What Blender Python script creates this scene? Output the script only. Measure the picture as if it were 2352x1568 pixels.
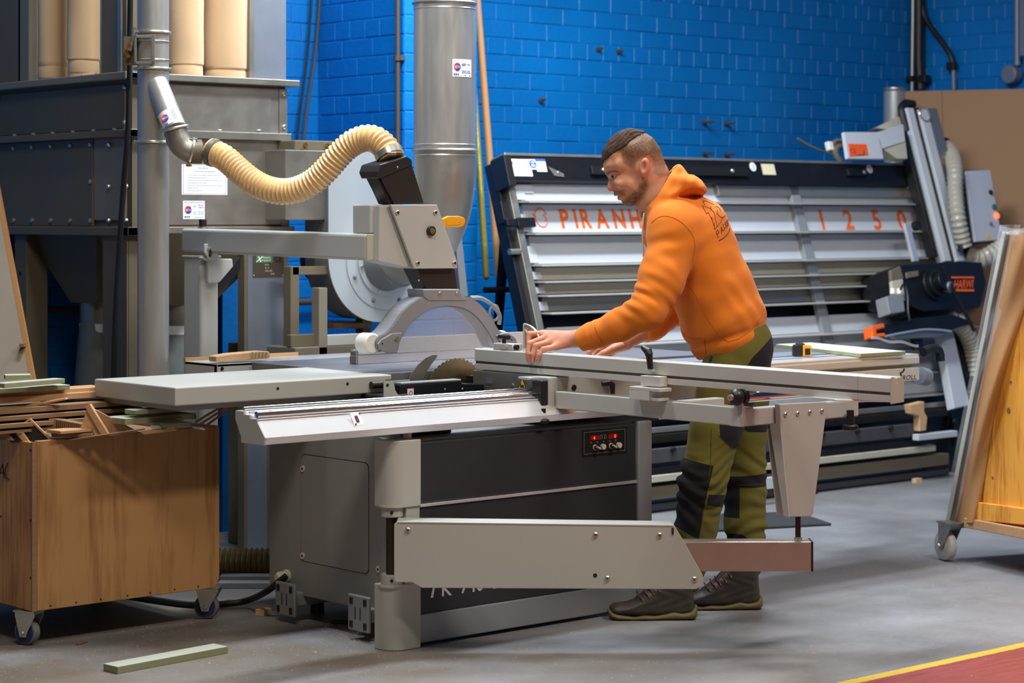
import bpy, bmesh, math, random
import numpy as np
from mathutils import Vector, Matrix, noise
from mathutils.bvhtree import BVHTree
for o in list(bpy.data.objects): bpy.data.objects.remove(o)
scene = bpy.context.scene
COL = scene.collection
rng = random.Random(7)

# ---------------------------------------------------------------- camera
F, CX, HY, H, VP = 5000.0, 1176.0, 500.0, 1.35, 6900.0     # focal length in px, principal column, horizon row, eye height
TH = math.atan2(F, VP - CX); CT, ST = math.cos(TH), math.sin(TH)
cam = bpy.data.cameras.new('camera'); camo = bpy.data.objects.new('camera', cam); COL.objects.link(camo)
camo.location = (0, 0, H); camo.rotation_euler = (math.pi/2, 0, -TH)
cam.sensor_width = 36.0; cam.lens = F/2352*36; cam.shift_y = -(784-HY)/2352
cam.clip_start = .1; cam.clip_end = 100
cam.dof.use_dof = True; cam.dof.focus_distance = 7.25; cam.dof.aperture_fstop = 4.0
scene.camera = camo

# ---------------------------------------------------------------- world, lamps, exposure
w = bpy.data.worlds.new('world'); scene.world = w; w.use_nodes = True
w.node_tree.nodes['Background'].inputs[0].default_value = (1.0, .88, .72, 1)
w.node_tree.nodes['Background'].inputs[1].default_value = .085
def lamp(name, loc, target, sx, sy, power, col):
    l = bpy.data.lights.new(name, 'AREA'); l.shape = 'RECTANGLE'; l.size = sx; l.size_y = sy; l.energy = power; l.color = col
    o = bpy.data.objects.new(name, l); COL.objects.link(o); o.location = loc
    o.rotation_euler = (Vector(target)-Vector(loc)).to_track_quat('-Z', 'Y').to_euler()
    return o
COOL = (.82, .91, 1.0); WARM = (1.0, .92, .80)
lamp('ceiling_lamp', (6.6, 6.25, 3.7), (6.6, 6.3, 0), 1.4, .30, 110, COOL)
lamp('ceiling_lamp', (4.4, 5.9, 4.4), (4.4, 5.95, 0), 1.4, .30, 165, COOL)
lamp('ceiling_lamp', (6.2, 6.75, 3.5), (6.2, 6.85, 0), 1.4, .25, 58, COOL)
lamp('ceiling_lamp', (2.2, 3.4, 4.5), (2.6, 3.9, 0), 1.4, .4, 85, WARM)
lamp('ceiling_lamp', (5.2, 2.2, 4.4), (5.3, 2.9, 0), 1.4, .4, 135, WARM)
lamp('ceiling_lamp', (7.4, 3.7, 3.7), (7.4, 3.75, 0), 1.4, .30, 34, COOL)
scene.view_settings.view_transform = 'Standard'; scene.view_settings.look = 'None'
scene.view_settings.gamma = 1.0; scene.view_settings.use_curve_mapping = False
scene.view_settings.exposure = 0.0

# ---------------------------------------------------------------- geometry helpers
def at(px, py, X=None, Y=None, Z=None, d=None):
    """point of the place seen at photo position (px,py) on the plane X=, Y=, Z= or at depth d"""
    u = (px-CX)/F; r = (ST+u*CT, CT-u*ST, -(py-HY)/F)
    if X is not None: d = X/r[0]
    elif Y is not None: d = Y/r[1]
    elif Z is not None: d = (Z-H)/r[2]
    return Vector((r[0]*d, r[1]*d, H+r[2]*d))
RV = Vector((CT, -ST, 0)); FV = Vector((ST, CT, 0)); ZV = Vector((0, 0, 1)); XV = Vector((1, 0, 0)); YV = Vector((0, 1, 0))
ORI = {}
class MB:
    def __init__(s): s.v = []; s.f = []; s.sm = []
    def add(s, vs, fs, smooth=False):
        n = len(s.v); s.v += [Vector(v) for v in vs]; s.f += [tuple(i+n for i in f) for f in fs]; s.sm += [smooth]*len(fs); return s
    def box(s, x0, x1, y0, y1, z0, z1):
        return s.obox(Vector((x0, y0, z0)), XV*(x1-x0), YV*(y1-y0), ZV*(z1-z0))
    def obox(s, o, a, b, c):            # corner and three edge vectors
        o, a, b, c = Vector(o), Vector(a), Vector(b), Vector(c)
        if a.cross(b).dot(c) < 0: o = o+a; a = -a
        v = [o, o+a, o+a+b, o+b, o+c, o+a+c, o+a+b+c, o+b+c]
        return s.add(v, [(0, 3, 2, 1), (4, 5, 6, 7), (0, 1, 5, 4), (1, 2, 6, 5), (2, 3, 7, 6), (3, 0, 4, 7)])
    def cbox(s, c, a, b, cc):           # centre and three full edge vectors
        c, a, b, cc = Vector(c), Vector(a), Vector(b), Vector(cc)
        return s.obox(c-a/2-b/2-cc/2, a, b, cc)
    def prism(s, poly, ext, smooth=False):   # polygon of 3D points extruded by a vector
        P = [Vector(p) for p in poly]; ext = Vector(ext); n = len(P)
        nn = Vector((0, 0, 0))
        for i in range(n): nn += P[i].cross(P[(i+1) % n])
        if nn.dot(ext) > 0: P.reverse()
        k = len(s.v); s.v += P+[p+ext for p in P]
        s.f.append(tuple(range(k, k+n))); s.f.append(tuple(range(k+2*n-1, k+n-1, -1))); s.sm += [False, False]
        for i in range(n):
            j = (i+1) % n; s.f.append((k+j, k+i, k+n+i, k+n+j)); s.sm.append(smooth)
        return s
    def ring_prism(s, outer, inner, ext):    # same number of points
        n = len(outer); ext = Vector(ext); k = len(s.v)
        s.v += [Vector(p) for p in outer]+[Vector(p) for p in inner]+[Vector(p)+ext for p in outer]+[Vector(p)+ext for p in inner]
        for i in range(n):
            j = (i+1) % n
            s.f += [(k+i, k+j, k+n+j, k+n+i), (k+2*n+j, k+2*n+i, k+3*n+i, k+3*n+j), (k+j, k+i, k+2*n+i, k+2*n+j), (k+n+i, k+n+j, k+3*n+j, k+3*n+i)]
            s.sm += [False]*4
        return s
    def cyl(s, p0, p1, r0, r1=None, n=20, caps=True):
        p0, p1 = Vector(p0), Vector(p1); r1 = r0 if r1 is None else r1
        return s.lathe(p0, p1-p0, [(0, r0), (1, r1)], n, caps)
    def lathe(s, o, ax, prof, n=24, caps=True):   # prof: (t along ax, radius)
        o, ax = Vector(o), Vector(ax); a = ax.normalized()
        e1 = a.orthogonal().normalized(); e2 = a.cross(e1); k = len(s.v)
        for t, r in prof:
            for i in range(n):
                q = 2*math.pi*i/n; s.v.append(o+ax*t+e1*(r*math.cos(q))+e2*(r*math.sin(q)))
        for j in range(len(prof)-1):
            for i in range(n):
                i2 = (i+1) % n; s.f.append((k+j*n+i, k+j*n+i2, k+(j+1)*n+i2, k+(j+1)*n+i)); s.sm.append(True)
        if caps:
            s.f.append(tuple(k+i for i in reversed(range(n)))); m = k+(len(prof)-1)*n
            s.f.append(tuple(m+i for i in range(n))); s.sm += [False, False]
        return s
    def tube(s, pts, r, n=12, caps=True):         # r: radius or a list
        P = [Vector(p) for p in pts]; m = len(P); k = len(s.v); R = r if isinstance(r, (list, tuple)) else [r]*m
        t0 = (P[1]-P[0]).normalized(); e1 = t0.orthogonal().normalized()
        for i in range(m):
            t = (P[min(i+1, m-1)]-P[max(i-1, 0)]).normalized()
            e1 = (e1-t*e1.dot(t)).normalized(); e2 = t.cross(e1)
            for q in range(n):
                a = 2*math.pi*q/n; s.v.append(P[i]+e1*(R[i]*math.cos(a))+e2*(R[i]*math.sin(a)))
        for i in range(m-1):
            for q in range(n):
                q2 = (q+1) % n; s.f.append((k+i*n+q, k+i*n+q2, k+(i+1)*n+q2, k+(i+1)*n+q)); s.sm.append(True)
        if caps:
            s.f.append(tuple(k+q for q in reversed(range(n)))); s.f.append(tuple(k+(m-1)*n+q for q in range(n))); s.sm += [False]*2
        return s
    def sphere(s, c, r, n=16, sc=(1, 1, 1)):
        c = Vector(c); m = n//2; k = len(s.v)
        for j in range(1, m):
            b = math.pi*j/m
            for i in range(n):
                a = 2*math.pi*i/n
                s.v.append(c+Vector((r*sc[0]*math.sin(b)*math.cos(a), r*sc[1]*math.sin(b)*math.sin(a), r*sc[2]*math.cos(b))))
        t = len(s.v); s.v += [c+Vector((0, 0, r*sc[2])), c-Vector((0, 0, r*sc[2]))]
        for j in range(m-2):
            for i in range(n):
                i2 = (i+1) % n; s.f.append((k+j*n+i, k+(j+1)*n+i, k+(j+1)*n+i2, k+j*n+i2)); s.sm.append(True)
        for i in range(n):
            i2 = (i+1) % n; s.f += [(t, k+i, k+i2), (t+1, k+(m-2)*n+i2, k+(m-2)*n+i)]; s.sm += [True, True]
        return s
    def build(s, name, mat, parent=None, bevel=0, seg=2, label=None, kind=None, sharp=35):
        o0 = ORI.get(parent, Vector((0, 0, 0)))
        me = bpy.data.meshes.new(name); me.from_pydata([tuple(v-o0) for v in s.v], [], s.f)
        for p, sm in zip(me.polygons, s.sm): p.use_smooth = sm
        me.update()
        if any(s.sm): me.set_sharp_from_angle(angle=math.radians(sharp))
        ob = bpy.data.objects.new(name, me); COL.objects.link(ob)
        for m in (mat if isinstance(mat, (list, tuple)) else [mat]): me.materials.append(M[m] if isinstance(m, str) else m)
        if parent is not None: ob.parent = parent
        ORI[ob] = o0
        if bevel:
            b = ob.modifiers.new('bevel', 'BEVEL'); b.width = bevel; b.segments = seg; b.limit_method = 'ANGLE'; b.angle_limit = math.radians(35)
            b.harden_normals = False
        if label: ob['label'] = label
        if kind: ob['kind'] = kind
        return ob
def thing(name, label, cat, loc=(0, 0, 0), group=None):
    o = bpy.data.objects.new(name, None); COL.objects.link(o); o.location = loc; o.empty_display_size = .1
    o['label'] = label; o['category'] = cat
    if group: o['group'] = group
    ORI[o] = Vector(loc); return o
def tag(o, label, cat, group=None):
    o['label'] = label; o['category'] = cat
    if group: o['group'] = group
    return o
def struct(o): o['kind'] = 'structure'; return o
def recentre(o):
    """move a single-mesh thing's origin to its base centre"""
    me = o.data; vs = np.empty(len(me.vertices)*3); me.vertices.foreach_get('co', vs); vs = vs.reshape(-1, 3)
    c = Vector(((vs[:, 0].min()+vs[:, 0].max())/2, (vs[:, 1].min()+vs[:, 1].max())/2, vs[:, 2].min()))
    me.transform(Matrix.Translation(-c)); o.location = c; ORI[o] = c; return o
def spline(pts, n):
    """Catmull-Rom through points, n samples evenly spaced by length"""
    P = [Vector(p) for p in pts]; P = [P[0]*2-P[1]]+P+[P[-1]*2-P[-2]]; out = []
    for i in range(1, len(P)-2):
        for k in range(40):
            t = k/40; a, b, c, d = P[i-1], P[i], P[i+1], P[i+2]
            out.append(.5*((2*b)+(c-a)*t+(2*a-5*b+4*c-d)*t*t+(3*b-a-3*c+d)*t**3))
    out.append(P[-2]); L = [0]
    for i in range(1, len(out)): L.append(L[-1]+(out[i]-out[i-1]).length)
    res = []; j = 0
    for k in range(n):
        s = L[-1]*k/(n-1)
        while j < len(L)-2 and L[j+1] < s: j += 1
        t = (s-L[j])/max(1e-9, L[j+1]-L[j]); res.append(out[j].lerp(out[j+1], min(1, t)))
    return res
def corrugated(path, r, pitch, amp, n=18):
    """fine ribbed hose surface along a path"""
    L = sum((path[i+1]-path[i]).length for i in range(len(path)-1)); ribs = max(4, int(L/pitch))
    pts = spline(path[::max(1, len(path)//24)]+[path[-1]], ribs*5+1)
    R = [r+amp*(math.cos(2*math.pi*(i % 5)/5)) for i in range(len(pts))]
    return MB().tube(pts, R, n)
def text(body, name, mat, parent, origin, ux, uy, size, depth=.0006, align='LEFT', width=None, bold=0):
    """lettering as a thin mesh; origin = baseline start, ux/uy unit directions"""
    c = bpy.data.curves.new('lettering', 'FONT'); c.body = body; c.size = 1; c.extrude = 0; c.align_x = align; c.offset = bold; c.resolution_u = 3
    t = bpy.data.objects.new('lettering', c); COL.objects.link(t)
    dg = bpy.context.evaluated_depsgraph_get(); dg.update(); me = bpy.data.meshes.new_from_object(t.evaluated_get(dg))
    bpy.data.objects.remove(t); bpy.data.curves.remove(c)
    co = np.empty(len(me.vertices)*3); me.vertices.foreach_get('co', co); co = co.reshape(-1, 3)
    cap = .73; sx = size/cap; ws = co[:, 0].max()-co[:, 0].min() if len(co) else 1
    kx = (width/ws) if width else sx
    ux, uy = Vector(ux).normalized(), Vector(uy).normalized(); nz = ux.cross(uy); o0 = ORI.get(parent, Vector())
    mb = MB(); mb.v = [Vector(origin)+ux*(p[0]*kx)+uy*(p[1]*sx)+nz*depth for p in co]; mb.f = [tuple(p.vertices) for p in me.polygons]; mb.sm = [False]*len(mb.f)
    bpy.data.meshes.remove(me)
    return mb.build(name, mat, parent)
def rect(o, ux, uy, w_, h_, name, mat, parent, t=.0008, label=None):
    ux, uy = Vector(ux).normalized(), Vector(uy).normalized(); n = ux.cross(uy)
    return MB().obox(Vector(o), ux*w_, uy*h_, n*t).build(name, mat, parent, label=label)
def disc(c, n, r, name, mat, parent, t=.0008, k=20, label=None):
    return MB().cyl(Vector(c), Vector(c)+Vector(n).normalized()*t, r, n=k).build(name, mat, parent, label=label)
def bolt(parent, c, n, r=.007, h=.006, mat='zinc', name='bolt'):
    n = Vector(n).normalized()
    return MB().lathe(Vector(c), n*h, [(0, r), (.6, r), (1, r*.7)], 8).build(name, mat, parent)

# ---------------------------------------------------------------- materials
M = {}
def lin(c):
    return tuple(((x/255)/12.92 if x/255 <= .04045 else ((x/255+.055)/1.055)**2.4) for x in c)+(1,)
def mat(name, col, rough=.5, metal=0, var=.0, vs=8, vcol=None, bump=0, bs=60, spec=.5, stretch=(1, 1, 1), trans=0, alpha=1, emit=0, sss=0, sheen=0, aniso=0, rvar=0, ior=1.45, detail=4, coat=0):
    m = bpy.data.materials.new(name); m.use_nodes = True; nt = m.node_tree; b = nt.nodes['Principled BSDF']
    N, L = nt.nodes, nt.links; c = lin(col)
    b.inputs['Base Color'].default_value = c; b.inputs['Roughness'].default_value = rough; b.inputs['Metallic'].default_value = metal
    b.inputs['Specular IOR Level'].default_value = spec; b.inputs['Transmission Weight'].default_value = trans; b.inputs['Alpha'].default_value = alpha; b.inputs['IOR'].default_value = ior
    if coat: b.inputs['Coat Weight'].default_value = coat; b.inputs['Coat Roughness'].default_value = .2
    if sheen: b.inputs['Sheen Weight'].default_value = sheen; b.inputs['Sheen Roughness'].default_value = .6
    if sss: b.inputs['Subsurface Weight'].default_value = sss; b.inputs['Subsurface Radius'].default_value = (.02, .008, .004); b.inputs['Subsurface Scale'].default_value = .4
    if emit: b.inputs['Emission Color'].default_value = c; b.inputs['Emission Strength'].default_value = emit
    if var or bump or rvar:
        tc = N.new('ShaderNodeTexCoord'); mp = N.new('ShaderNodeMapping'); mp.inputs['Scale'].default_value = stretch
        L.new(tc.outputs['Object'], mp.inputs['Vector'])
    if var or rvar:
        n1 = N.new('ShaderNodeTexNoise'); n1.inputs['Scale'].default_value = vs; n1.inputs['Detail'].default_value = detail; n1.inputs['Roughness'].default_value = .6
        L.new(mp.outputs[0], n1.inputs['Vector'])
        if var:
            r = N.new('ShaderNodeValToRGB'); c2 = lin(vcol) if vcol else tuple(x*(1-var) for x in c[:3])+(1,)
            r.color_ramp.elements[0].position = .5-.5*(.62 if vcol else .5); r.color_ramp.elements[1].position = .5+.5*(.4)
            r.color_ramp.elements[0].color = tuple(c[i]*(1-var)+c2[i]*var for i in range(3))+(1,) if vcol else c2
            r.color_ramp.elements[1].color = c
            L.new(n1.outputs['Fac'], r.inputs[0]); L.new(r.outputs[0], b.inputs['Base Color'])
        if rvar:
            mr = N.new('ShaderNodeMapRange'); mr.inputs[1].default_value = .3; mr.inputs[2].default_value = .7; mr.inputs[3].default_value = max(0, rough-rvar); mr.inputs[4].default_value = min(1, rough+rvar)
            L.new(n1.outputs['Fac'], mr.inputs[0]); L.new(mr.outputs[0], b.inputs['Roughness'])
    if bump:
        n2 = N.new('ShaderNodeTexNoise'); n2.inputs['Scale'].default_value = bs; n2.inputs['Detail'].default_value = 5
        bp = N.new('ShaderNodeBump'); bp.inputs['Strength'].default_value = bump; bp.inputs['Distance'].default_value = .004
        L.new(mp.outputs[0], n2.inputs['Vector']); L.new(n2.outputs['Fac'], bp.inputs['Height']); L.new(bp.outputs[0], b.inputs['Normal'])
    M[name] = m; return m
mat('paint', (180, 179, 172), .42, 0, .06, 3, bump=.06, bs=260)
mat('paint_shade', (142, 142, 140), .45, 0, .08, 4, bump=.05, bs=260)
mat('panel_black', (46, 47, 49), .42, 0, .15, 12, bump=.05, bs=200)
mat('paint_silver', (150, 152, 156), .38, .3, .06, 4, bump=.05, bs=220)
mat('aluminium', (214, 212, 210), .34, .85, .08, 5, stretch=(1, 12, 12))
mat('alu_fence', (202, 198, 190), .42, .25, .05, 4)
mat('alu_bright', (236, 234, 234), .3, .7, .05, 5)
mat('chrome', (226, 224, 222), .12, 1, .05, 6)
mat('steel', (150, 146, 138), .4, .7, .2, 14)
mat('blade_steel', (168, 152, 118), .34, .9, .2, 30)
mat('dark_steel', (72, 66, 56), .4, .8, .25, 14)
mat('zinc', (205, 200, 188), .3, .9)
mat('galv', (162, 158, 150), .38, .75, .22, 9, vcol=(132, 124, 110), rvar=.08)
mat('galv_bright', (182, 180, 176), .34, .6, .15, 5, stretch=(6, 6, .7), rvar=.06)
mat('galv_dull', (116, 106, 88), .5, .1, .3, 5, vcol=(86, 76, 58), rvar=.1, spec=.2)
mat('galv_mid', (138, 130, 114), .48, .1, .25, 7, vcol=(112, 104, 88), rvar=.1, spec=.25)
mat('dusty_rail', (74, 73, 76), .6, .1, .4, 16, vcol=(48, 47, 50))
mat('lip_alu', (186, 184, 180), .45, .2)
mat('galv_blue', (126, 133, 146), .5, .35, .12, 14, bump=.03, bs=150)
mat('cast_iron', (140, 142, 150), .34, .5, .2, 6, stretch=(1, 4, 4))
mat('fan_grey', (176, 184, 190), .42, .15, .12, 4, vcol=(140, 146, 150))
mat('fan_edge', (118, 120, 122), .45, .2, .1, 5)
mat('black_plastic', (26, 25, 26), .42, 0)
mat('black_metal', (30, 31, 36), .38, .2, .2, 20)
mat('navy_metal', (24, 25, 31), .42, .2, .3, 18)
mat('brown_duct', (46, 43, 41), .36, .1, .1, 10)
mat('white_plastic', (226, 224, 214), .4)
mat('white_board', (194, 198, 206), .5, 0, .05, 4)
mat('beige_board', (188, 182, 164), .55, 0, .1, 4)
mat('rubber', (30, 30, 30), .8, 0, .2, 30)
mat('grey_rubber', (112, 110, 104), .7)
mat('blue_plastic', (40, 44, 96), .5)
mat('wheel_white', (196, 194, 188), .55, 0, .12, 14)
mat('yellow_lever', (236, 160, 24), .38)
mat('orange', (240, 92, 30), .5)
mat('orange_bright', (236, 98, 26), .55)
mat('paper', (232, 232, 236), .7)
mat('paper_yellow', (222, 214, 176), .8)
mat('ink', (58, 60, 72), .7)
mat('ink_grey', (110, 112, 120), .7)
mat('ink_red', (206, 40, 52), .6)
mat('ink_blue', (34, 60, 150), .6)
mat('sign_blue', (20, 88, 190), .5)
mat('sign_yellow', (246, 190, 20), .5)
mat('plate_brown', (96, 84, 76), .45, .4)
mat('plate_green', (66, 128, 76), .5)
mat('mdf_brown', (152, 116, 84), .75, 0, .12, 2.5, vcol=(138, 106, 78))
mat('chip_core', (168, 118, 68), .85, 0, .5, 160, vcol=(110, 74, 40))
mat('board_face', (122, 108, 90), .55, 0, .1, 3)
mat('green_mdf', (174, 176, 162), .75, 0, .2, 10, vcol=(158, 160, 142))
mat('green_mdf_edge', (142, 144, 110), .8, 0, .25, 40, vcol=(120, 122, 90))
mat('timber', (190, 148, 106), .65, 0, .5, 5, vcol=(160, 116, 76), stretch=(1, 14, 14))
mat('timber_dark', (138, 106, 76), .7, 0, .5, 6, vcol=(104, 78, 52), stretch=(1, 14, 14))
mat('timber_pale', (216, 178, 134), .65, 0, .5, 4, vcol=(186, 140, 92), stretch=(10, 3, 14))
mat('veneer_dark', (40, 38, 40), .5)
mat('hose_tan', (236, 198, 138), .32, 0, .12, 10, trans=.12, sss=.15, coat=.3)
mat('hose_floor', (120, 104, 62), .4, 0, .15, 10, coat=.2)
mat('hose_clear', (172, 166, 152), .35, 0, .15, 10, coat=.3)
mat('bag', (206, 172, 132), .9, 0, .25, 3, vcol=(186, 148, 106), bump=.25, bs=300, sheen=.2)
mat('sack', (120, 124, 124), .35, 0, .3, 9, bump=.5, bs=14)
mat('cable', (20, 20, 22), .5)
mat('cable_brown', (72, 62, 56), .6)
mat('pole_wood', (176, 128, 82), .6, 0, .3, 6, vcol=(146, 100, 60), stretch=(8, 8, .6))
mat('gold_foil', (226, 196, 84), .25, .6, .8, 70, vcol=(150, 156, 74), bump=.5, bs=90)
mat('hoodie', (218, 118, 32), .92, 0, .10, 26, vcol=(204, 104, 22), bump=.12, bs=420, sheen=.08, spec=.2)
mat('hoodie_rib', (232, 122, 20), .9, 0, .1, 40, bump=.1, bs=420, sheen=.3)
mat('print', (74, 34, 40), .9)
mat('olive', (104, 97, 42), .9, 0, .3, 24, vcol=(86, 80, 32), bump=.15, bs=500, sheen=.04, spec=.2)
mat('trouser_black', (30, 29, 31), .9, 0, .2, 24, bump=.15, bs=500, sheen=.1)
mat('leather', (64, 57, 52), .5, 0, .6, 14, vcol=(46, 40, 37), bump=.2, bs=120)
mat('boot_sole', (108, 96, 58), .6, 0, .3, 30, vcol=(92, 82, 46))
mat('lace', (88, 34, 40), .8)
mat('brass', (226, 178, 88), .25, 1)
mat('sock', (116, 76, 50), .85)
mat('cord', (206, 190, 160), .9)
mat('eye_white', (150, 132, 120), .3)
mat('eye_dark', (40, 30, 24), .2)
mat('hair', (74, 54, 40), .75, 0, .9, 26, vcol=(30, 22, 17), stretch=(1.2, 10, 2), bump=.8, bs=40, spec=.15)
mat('led_red', (255, 40, 20), .4, emit=6)
mat('led_back', (110, 8, 6), .4, emit=.5)
mat('button_lit', (255, 90, 50), .4, emit=3)
mat('button_green', (40, 110, 90), .4)
mat('acrylic', (206, 208, 214), .22, 0, .3, 6, vcol=(180, 184, 196), alpha=.24, spec=.7)
mat('film', (226, 226, 230), .22, 0, alpha=.16, bump=.6, bs=9, spec=.7)
mat('tape', (178, 130, 82), .35, 0, .25, 8, vcol=(150, 104, 62), alpha=.93, bump=.4, bs=12)
mat('knob_white', (206, 196, 176), .4)
mat('sawdust', (196, 160, 106), .95, 0, .3, 90)
mat('mat_rubber', (54, 54, 58), .8, 0, .2, 30)
mat('tube_steel', (172, 160, 150), .32, .6, .3, 5, vcol=(152, 134, 120))
mat('sticker_mark', (110, 16, 60), .6)
mat('concrete_dirty', (120, 112, 96), .8, 0, .3, 8)

def ply(name, base, dark, horizontal=False, scale=1.0):
    """rotary-cut plywood: stretched distorted grain plus broad patches"""
    m = bpy.data.materials.new(name); m.use_nodes = True; nt = m.node_tree; N, L = nt.nodes, nt.links; b = N['Principled BSDF']
    tc = N.new('ShaderNodeTexCoord'); mp = N.new('ShaderNodeMapping'); s = (1.2*scale, 1.2*scale, .12*scale)
    mp.inputs['Scale'].default_value = (s[2]*1.5, s[0], s[0]) if horizontal else s
    L.new(tc.outputs['Object'], mp.inputs['Vector'])
    n = N.new('ShaderNodeTexNoise'); n.inputs['Scale'].default_value = 5; n.inputs['Detail'].default_value = 3; n.inputs['Distortion'].default_value = .6
    L.new(mp.outputs[0], n.inputs['Vector'])
    wv = N.new('ShaderNodeMath'); wv.operation = 'MULTIPLY'; wv.inputs[1].default_value = 26; L.new(n.outputs['Fac'], wv.inputs[0])
    sn = N.new('ShaderNodeMath'); sn.operation = 'SINE'; L.new(wv.outputs[0], sn.inputs[0])
    n2 = N.new('ShaderNodeTexNoise'); n2.inputs['Scale'].default_value = 60; n2.inputs['Detail'].default_value = 3; L.new(mp.outputs[0], n2.inputs['Vector'])
    n3 = N.new('ShaderNodeTexNoise'); n3.inputs['Scale'].default_value = 3.0; n3.inputs['Detail'].default_value = 4; L.new(tc.outputs['Object'], n3.inputs['Vector'])
    a = N.new('ShaderNodeMath'); a.operation = 'MULTIPLY_ADD'; a.inputs[1].default_value = .16; L.new(sn.outputs[0], a.inputs[0]); L.new(n2.outputs['Fac'], a.inputs[2])
    a2 = N.new('ShaderNodeMath'); a2.operation = 'MULTIPLY_ADD'; a2.inputs[1].default_value = .9; L.new(n3.outputs['Fac'], a2.inputs[0]); L.new(a.outputs[0], a2.inputs[2])
    r = N.new('ShaderNodeValToRGB'); r.color_ramp.elements[0].position = .55; r.color_ramp.elements[1].position = 1.25
    r.color_ramp.elements[1].position = 1.0
    r.color_ramp.elements[0].color = lin(dark); r.color_ramp.elements[1].color = lin(base)
    L.new(a2.outputs[0], r.inputs[0]); L.new(r.outputs[0], b.inputs['Base Color']); b.inputs['Roughness'].default_value = .55
    bp = N.new('ShaderNodeBump'); bp.inputs['Strength'].default_value = .1; bp.inputs['Distance'].default_value = .003; L.new(n2.outputs['Fac'], bp.inputs['Height']); L.new(bp.outputs[0], b.inputs['Normal'])
    M[name] = m
ply('ply_bin', (168, 124, 76), (138, 94, 50))
ply('ply_bin_end', (198, 142, 80), (150, 94, 40))
ply('ply_cart', (236, 166, 64), (196, 118, 34), scale=1.4)

def blue_wall():
    m = bpy.data.materials.new('blue_paint'); m.use_nodes = True; nt = m.node_tree; N, L = nt.nodes, nt.links; b = N['Principled BSDF']
    tc = N.new('ShaderNodeNewGeometry')
    n1 = N.new('ShaderNodeTexNoise'); n1.inputs['Scale'].default_value = 1.5; n1.inputs['Detail'].default_value = 5; L.new(tc.outputs['Position'], n1.inputs['Vector'])
    r = N.new('ShaderNodeValToRGB'); r.color_ramp.elements[0].position = .3; r.color_ramp.elements[1].position = .7
    r.color_ramp.elements[0].color = lin((0, 96, 166)); r.color_ramp.elements[1].color = lin((0, 114, 188))
    L.new(n1.outputs['Fac'], r.inputs[0])
    n2 = N.new('ShaderNodeTexNoise'); n2.inputs['Scale'].default_value = 9; n2.inputs['Detail'].default_value = 6; n2.inputs['Roughness'].default_value = .75; L.new(tc.outputs['Position'], n2.inputs['Vector'])
    r2 = N.new('ShaderNodeValToRGB'); r2.color_ramp.elements[0].position = .725; r2.color_ramp.elements[1].position = .745
    L.new(n2.outputs['Fac'], r2.inputs[0])
    mx = N.new('ShaderNodeMixRGB'); mx.inputs[2].default_value = lin((168, 150, 164)); L.new(r2.outputs[0], mx.inputs[0]); L.new(r.outputs[0], mx.inputs[1])
    L.new(mx.outputs[0], b.inputs['Base Color']); b.inputs['Roughness'].default_value = .4
    n3 = N.new('ShaderNodeTexNoise'); n3.inputs['Scale'].default_value = 40; n3.inputs['Detail'].default_value = 6; L.new(tc.outputs['Position'], n3.inputs['Vector'])
    bp = N.new('ShaderNodeBump'); bp.inputs['Strength'].default_value = .35; bp.inputs['Distance'].default_value = .006; L.new(n3.outputs['Fac'], bp.inputs['Height']); L.new(bp.outputs[0], b.inputs['Normal'])
    M['blue'] = m
blue_wall()
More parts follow.
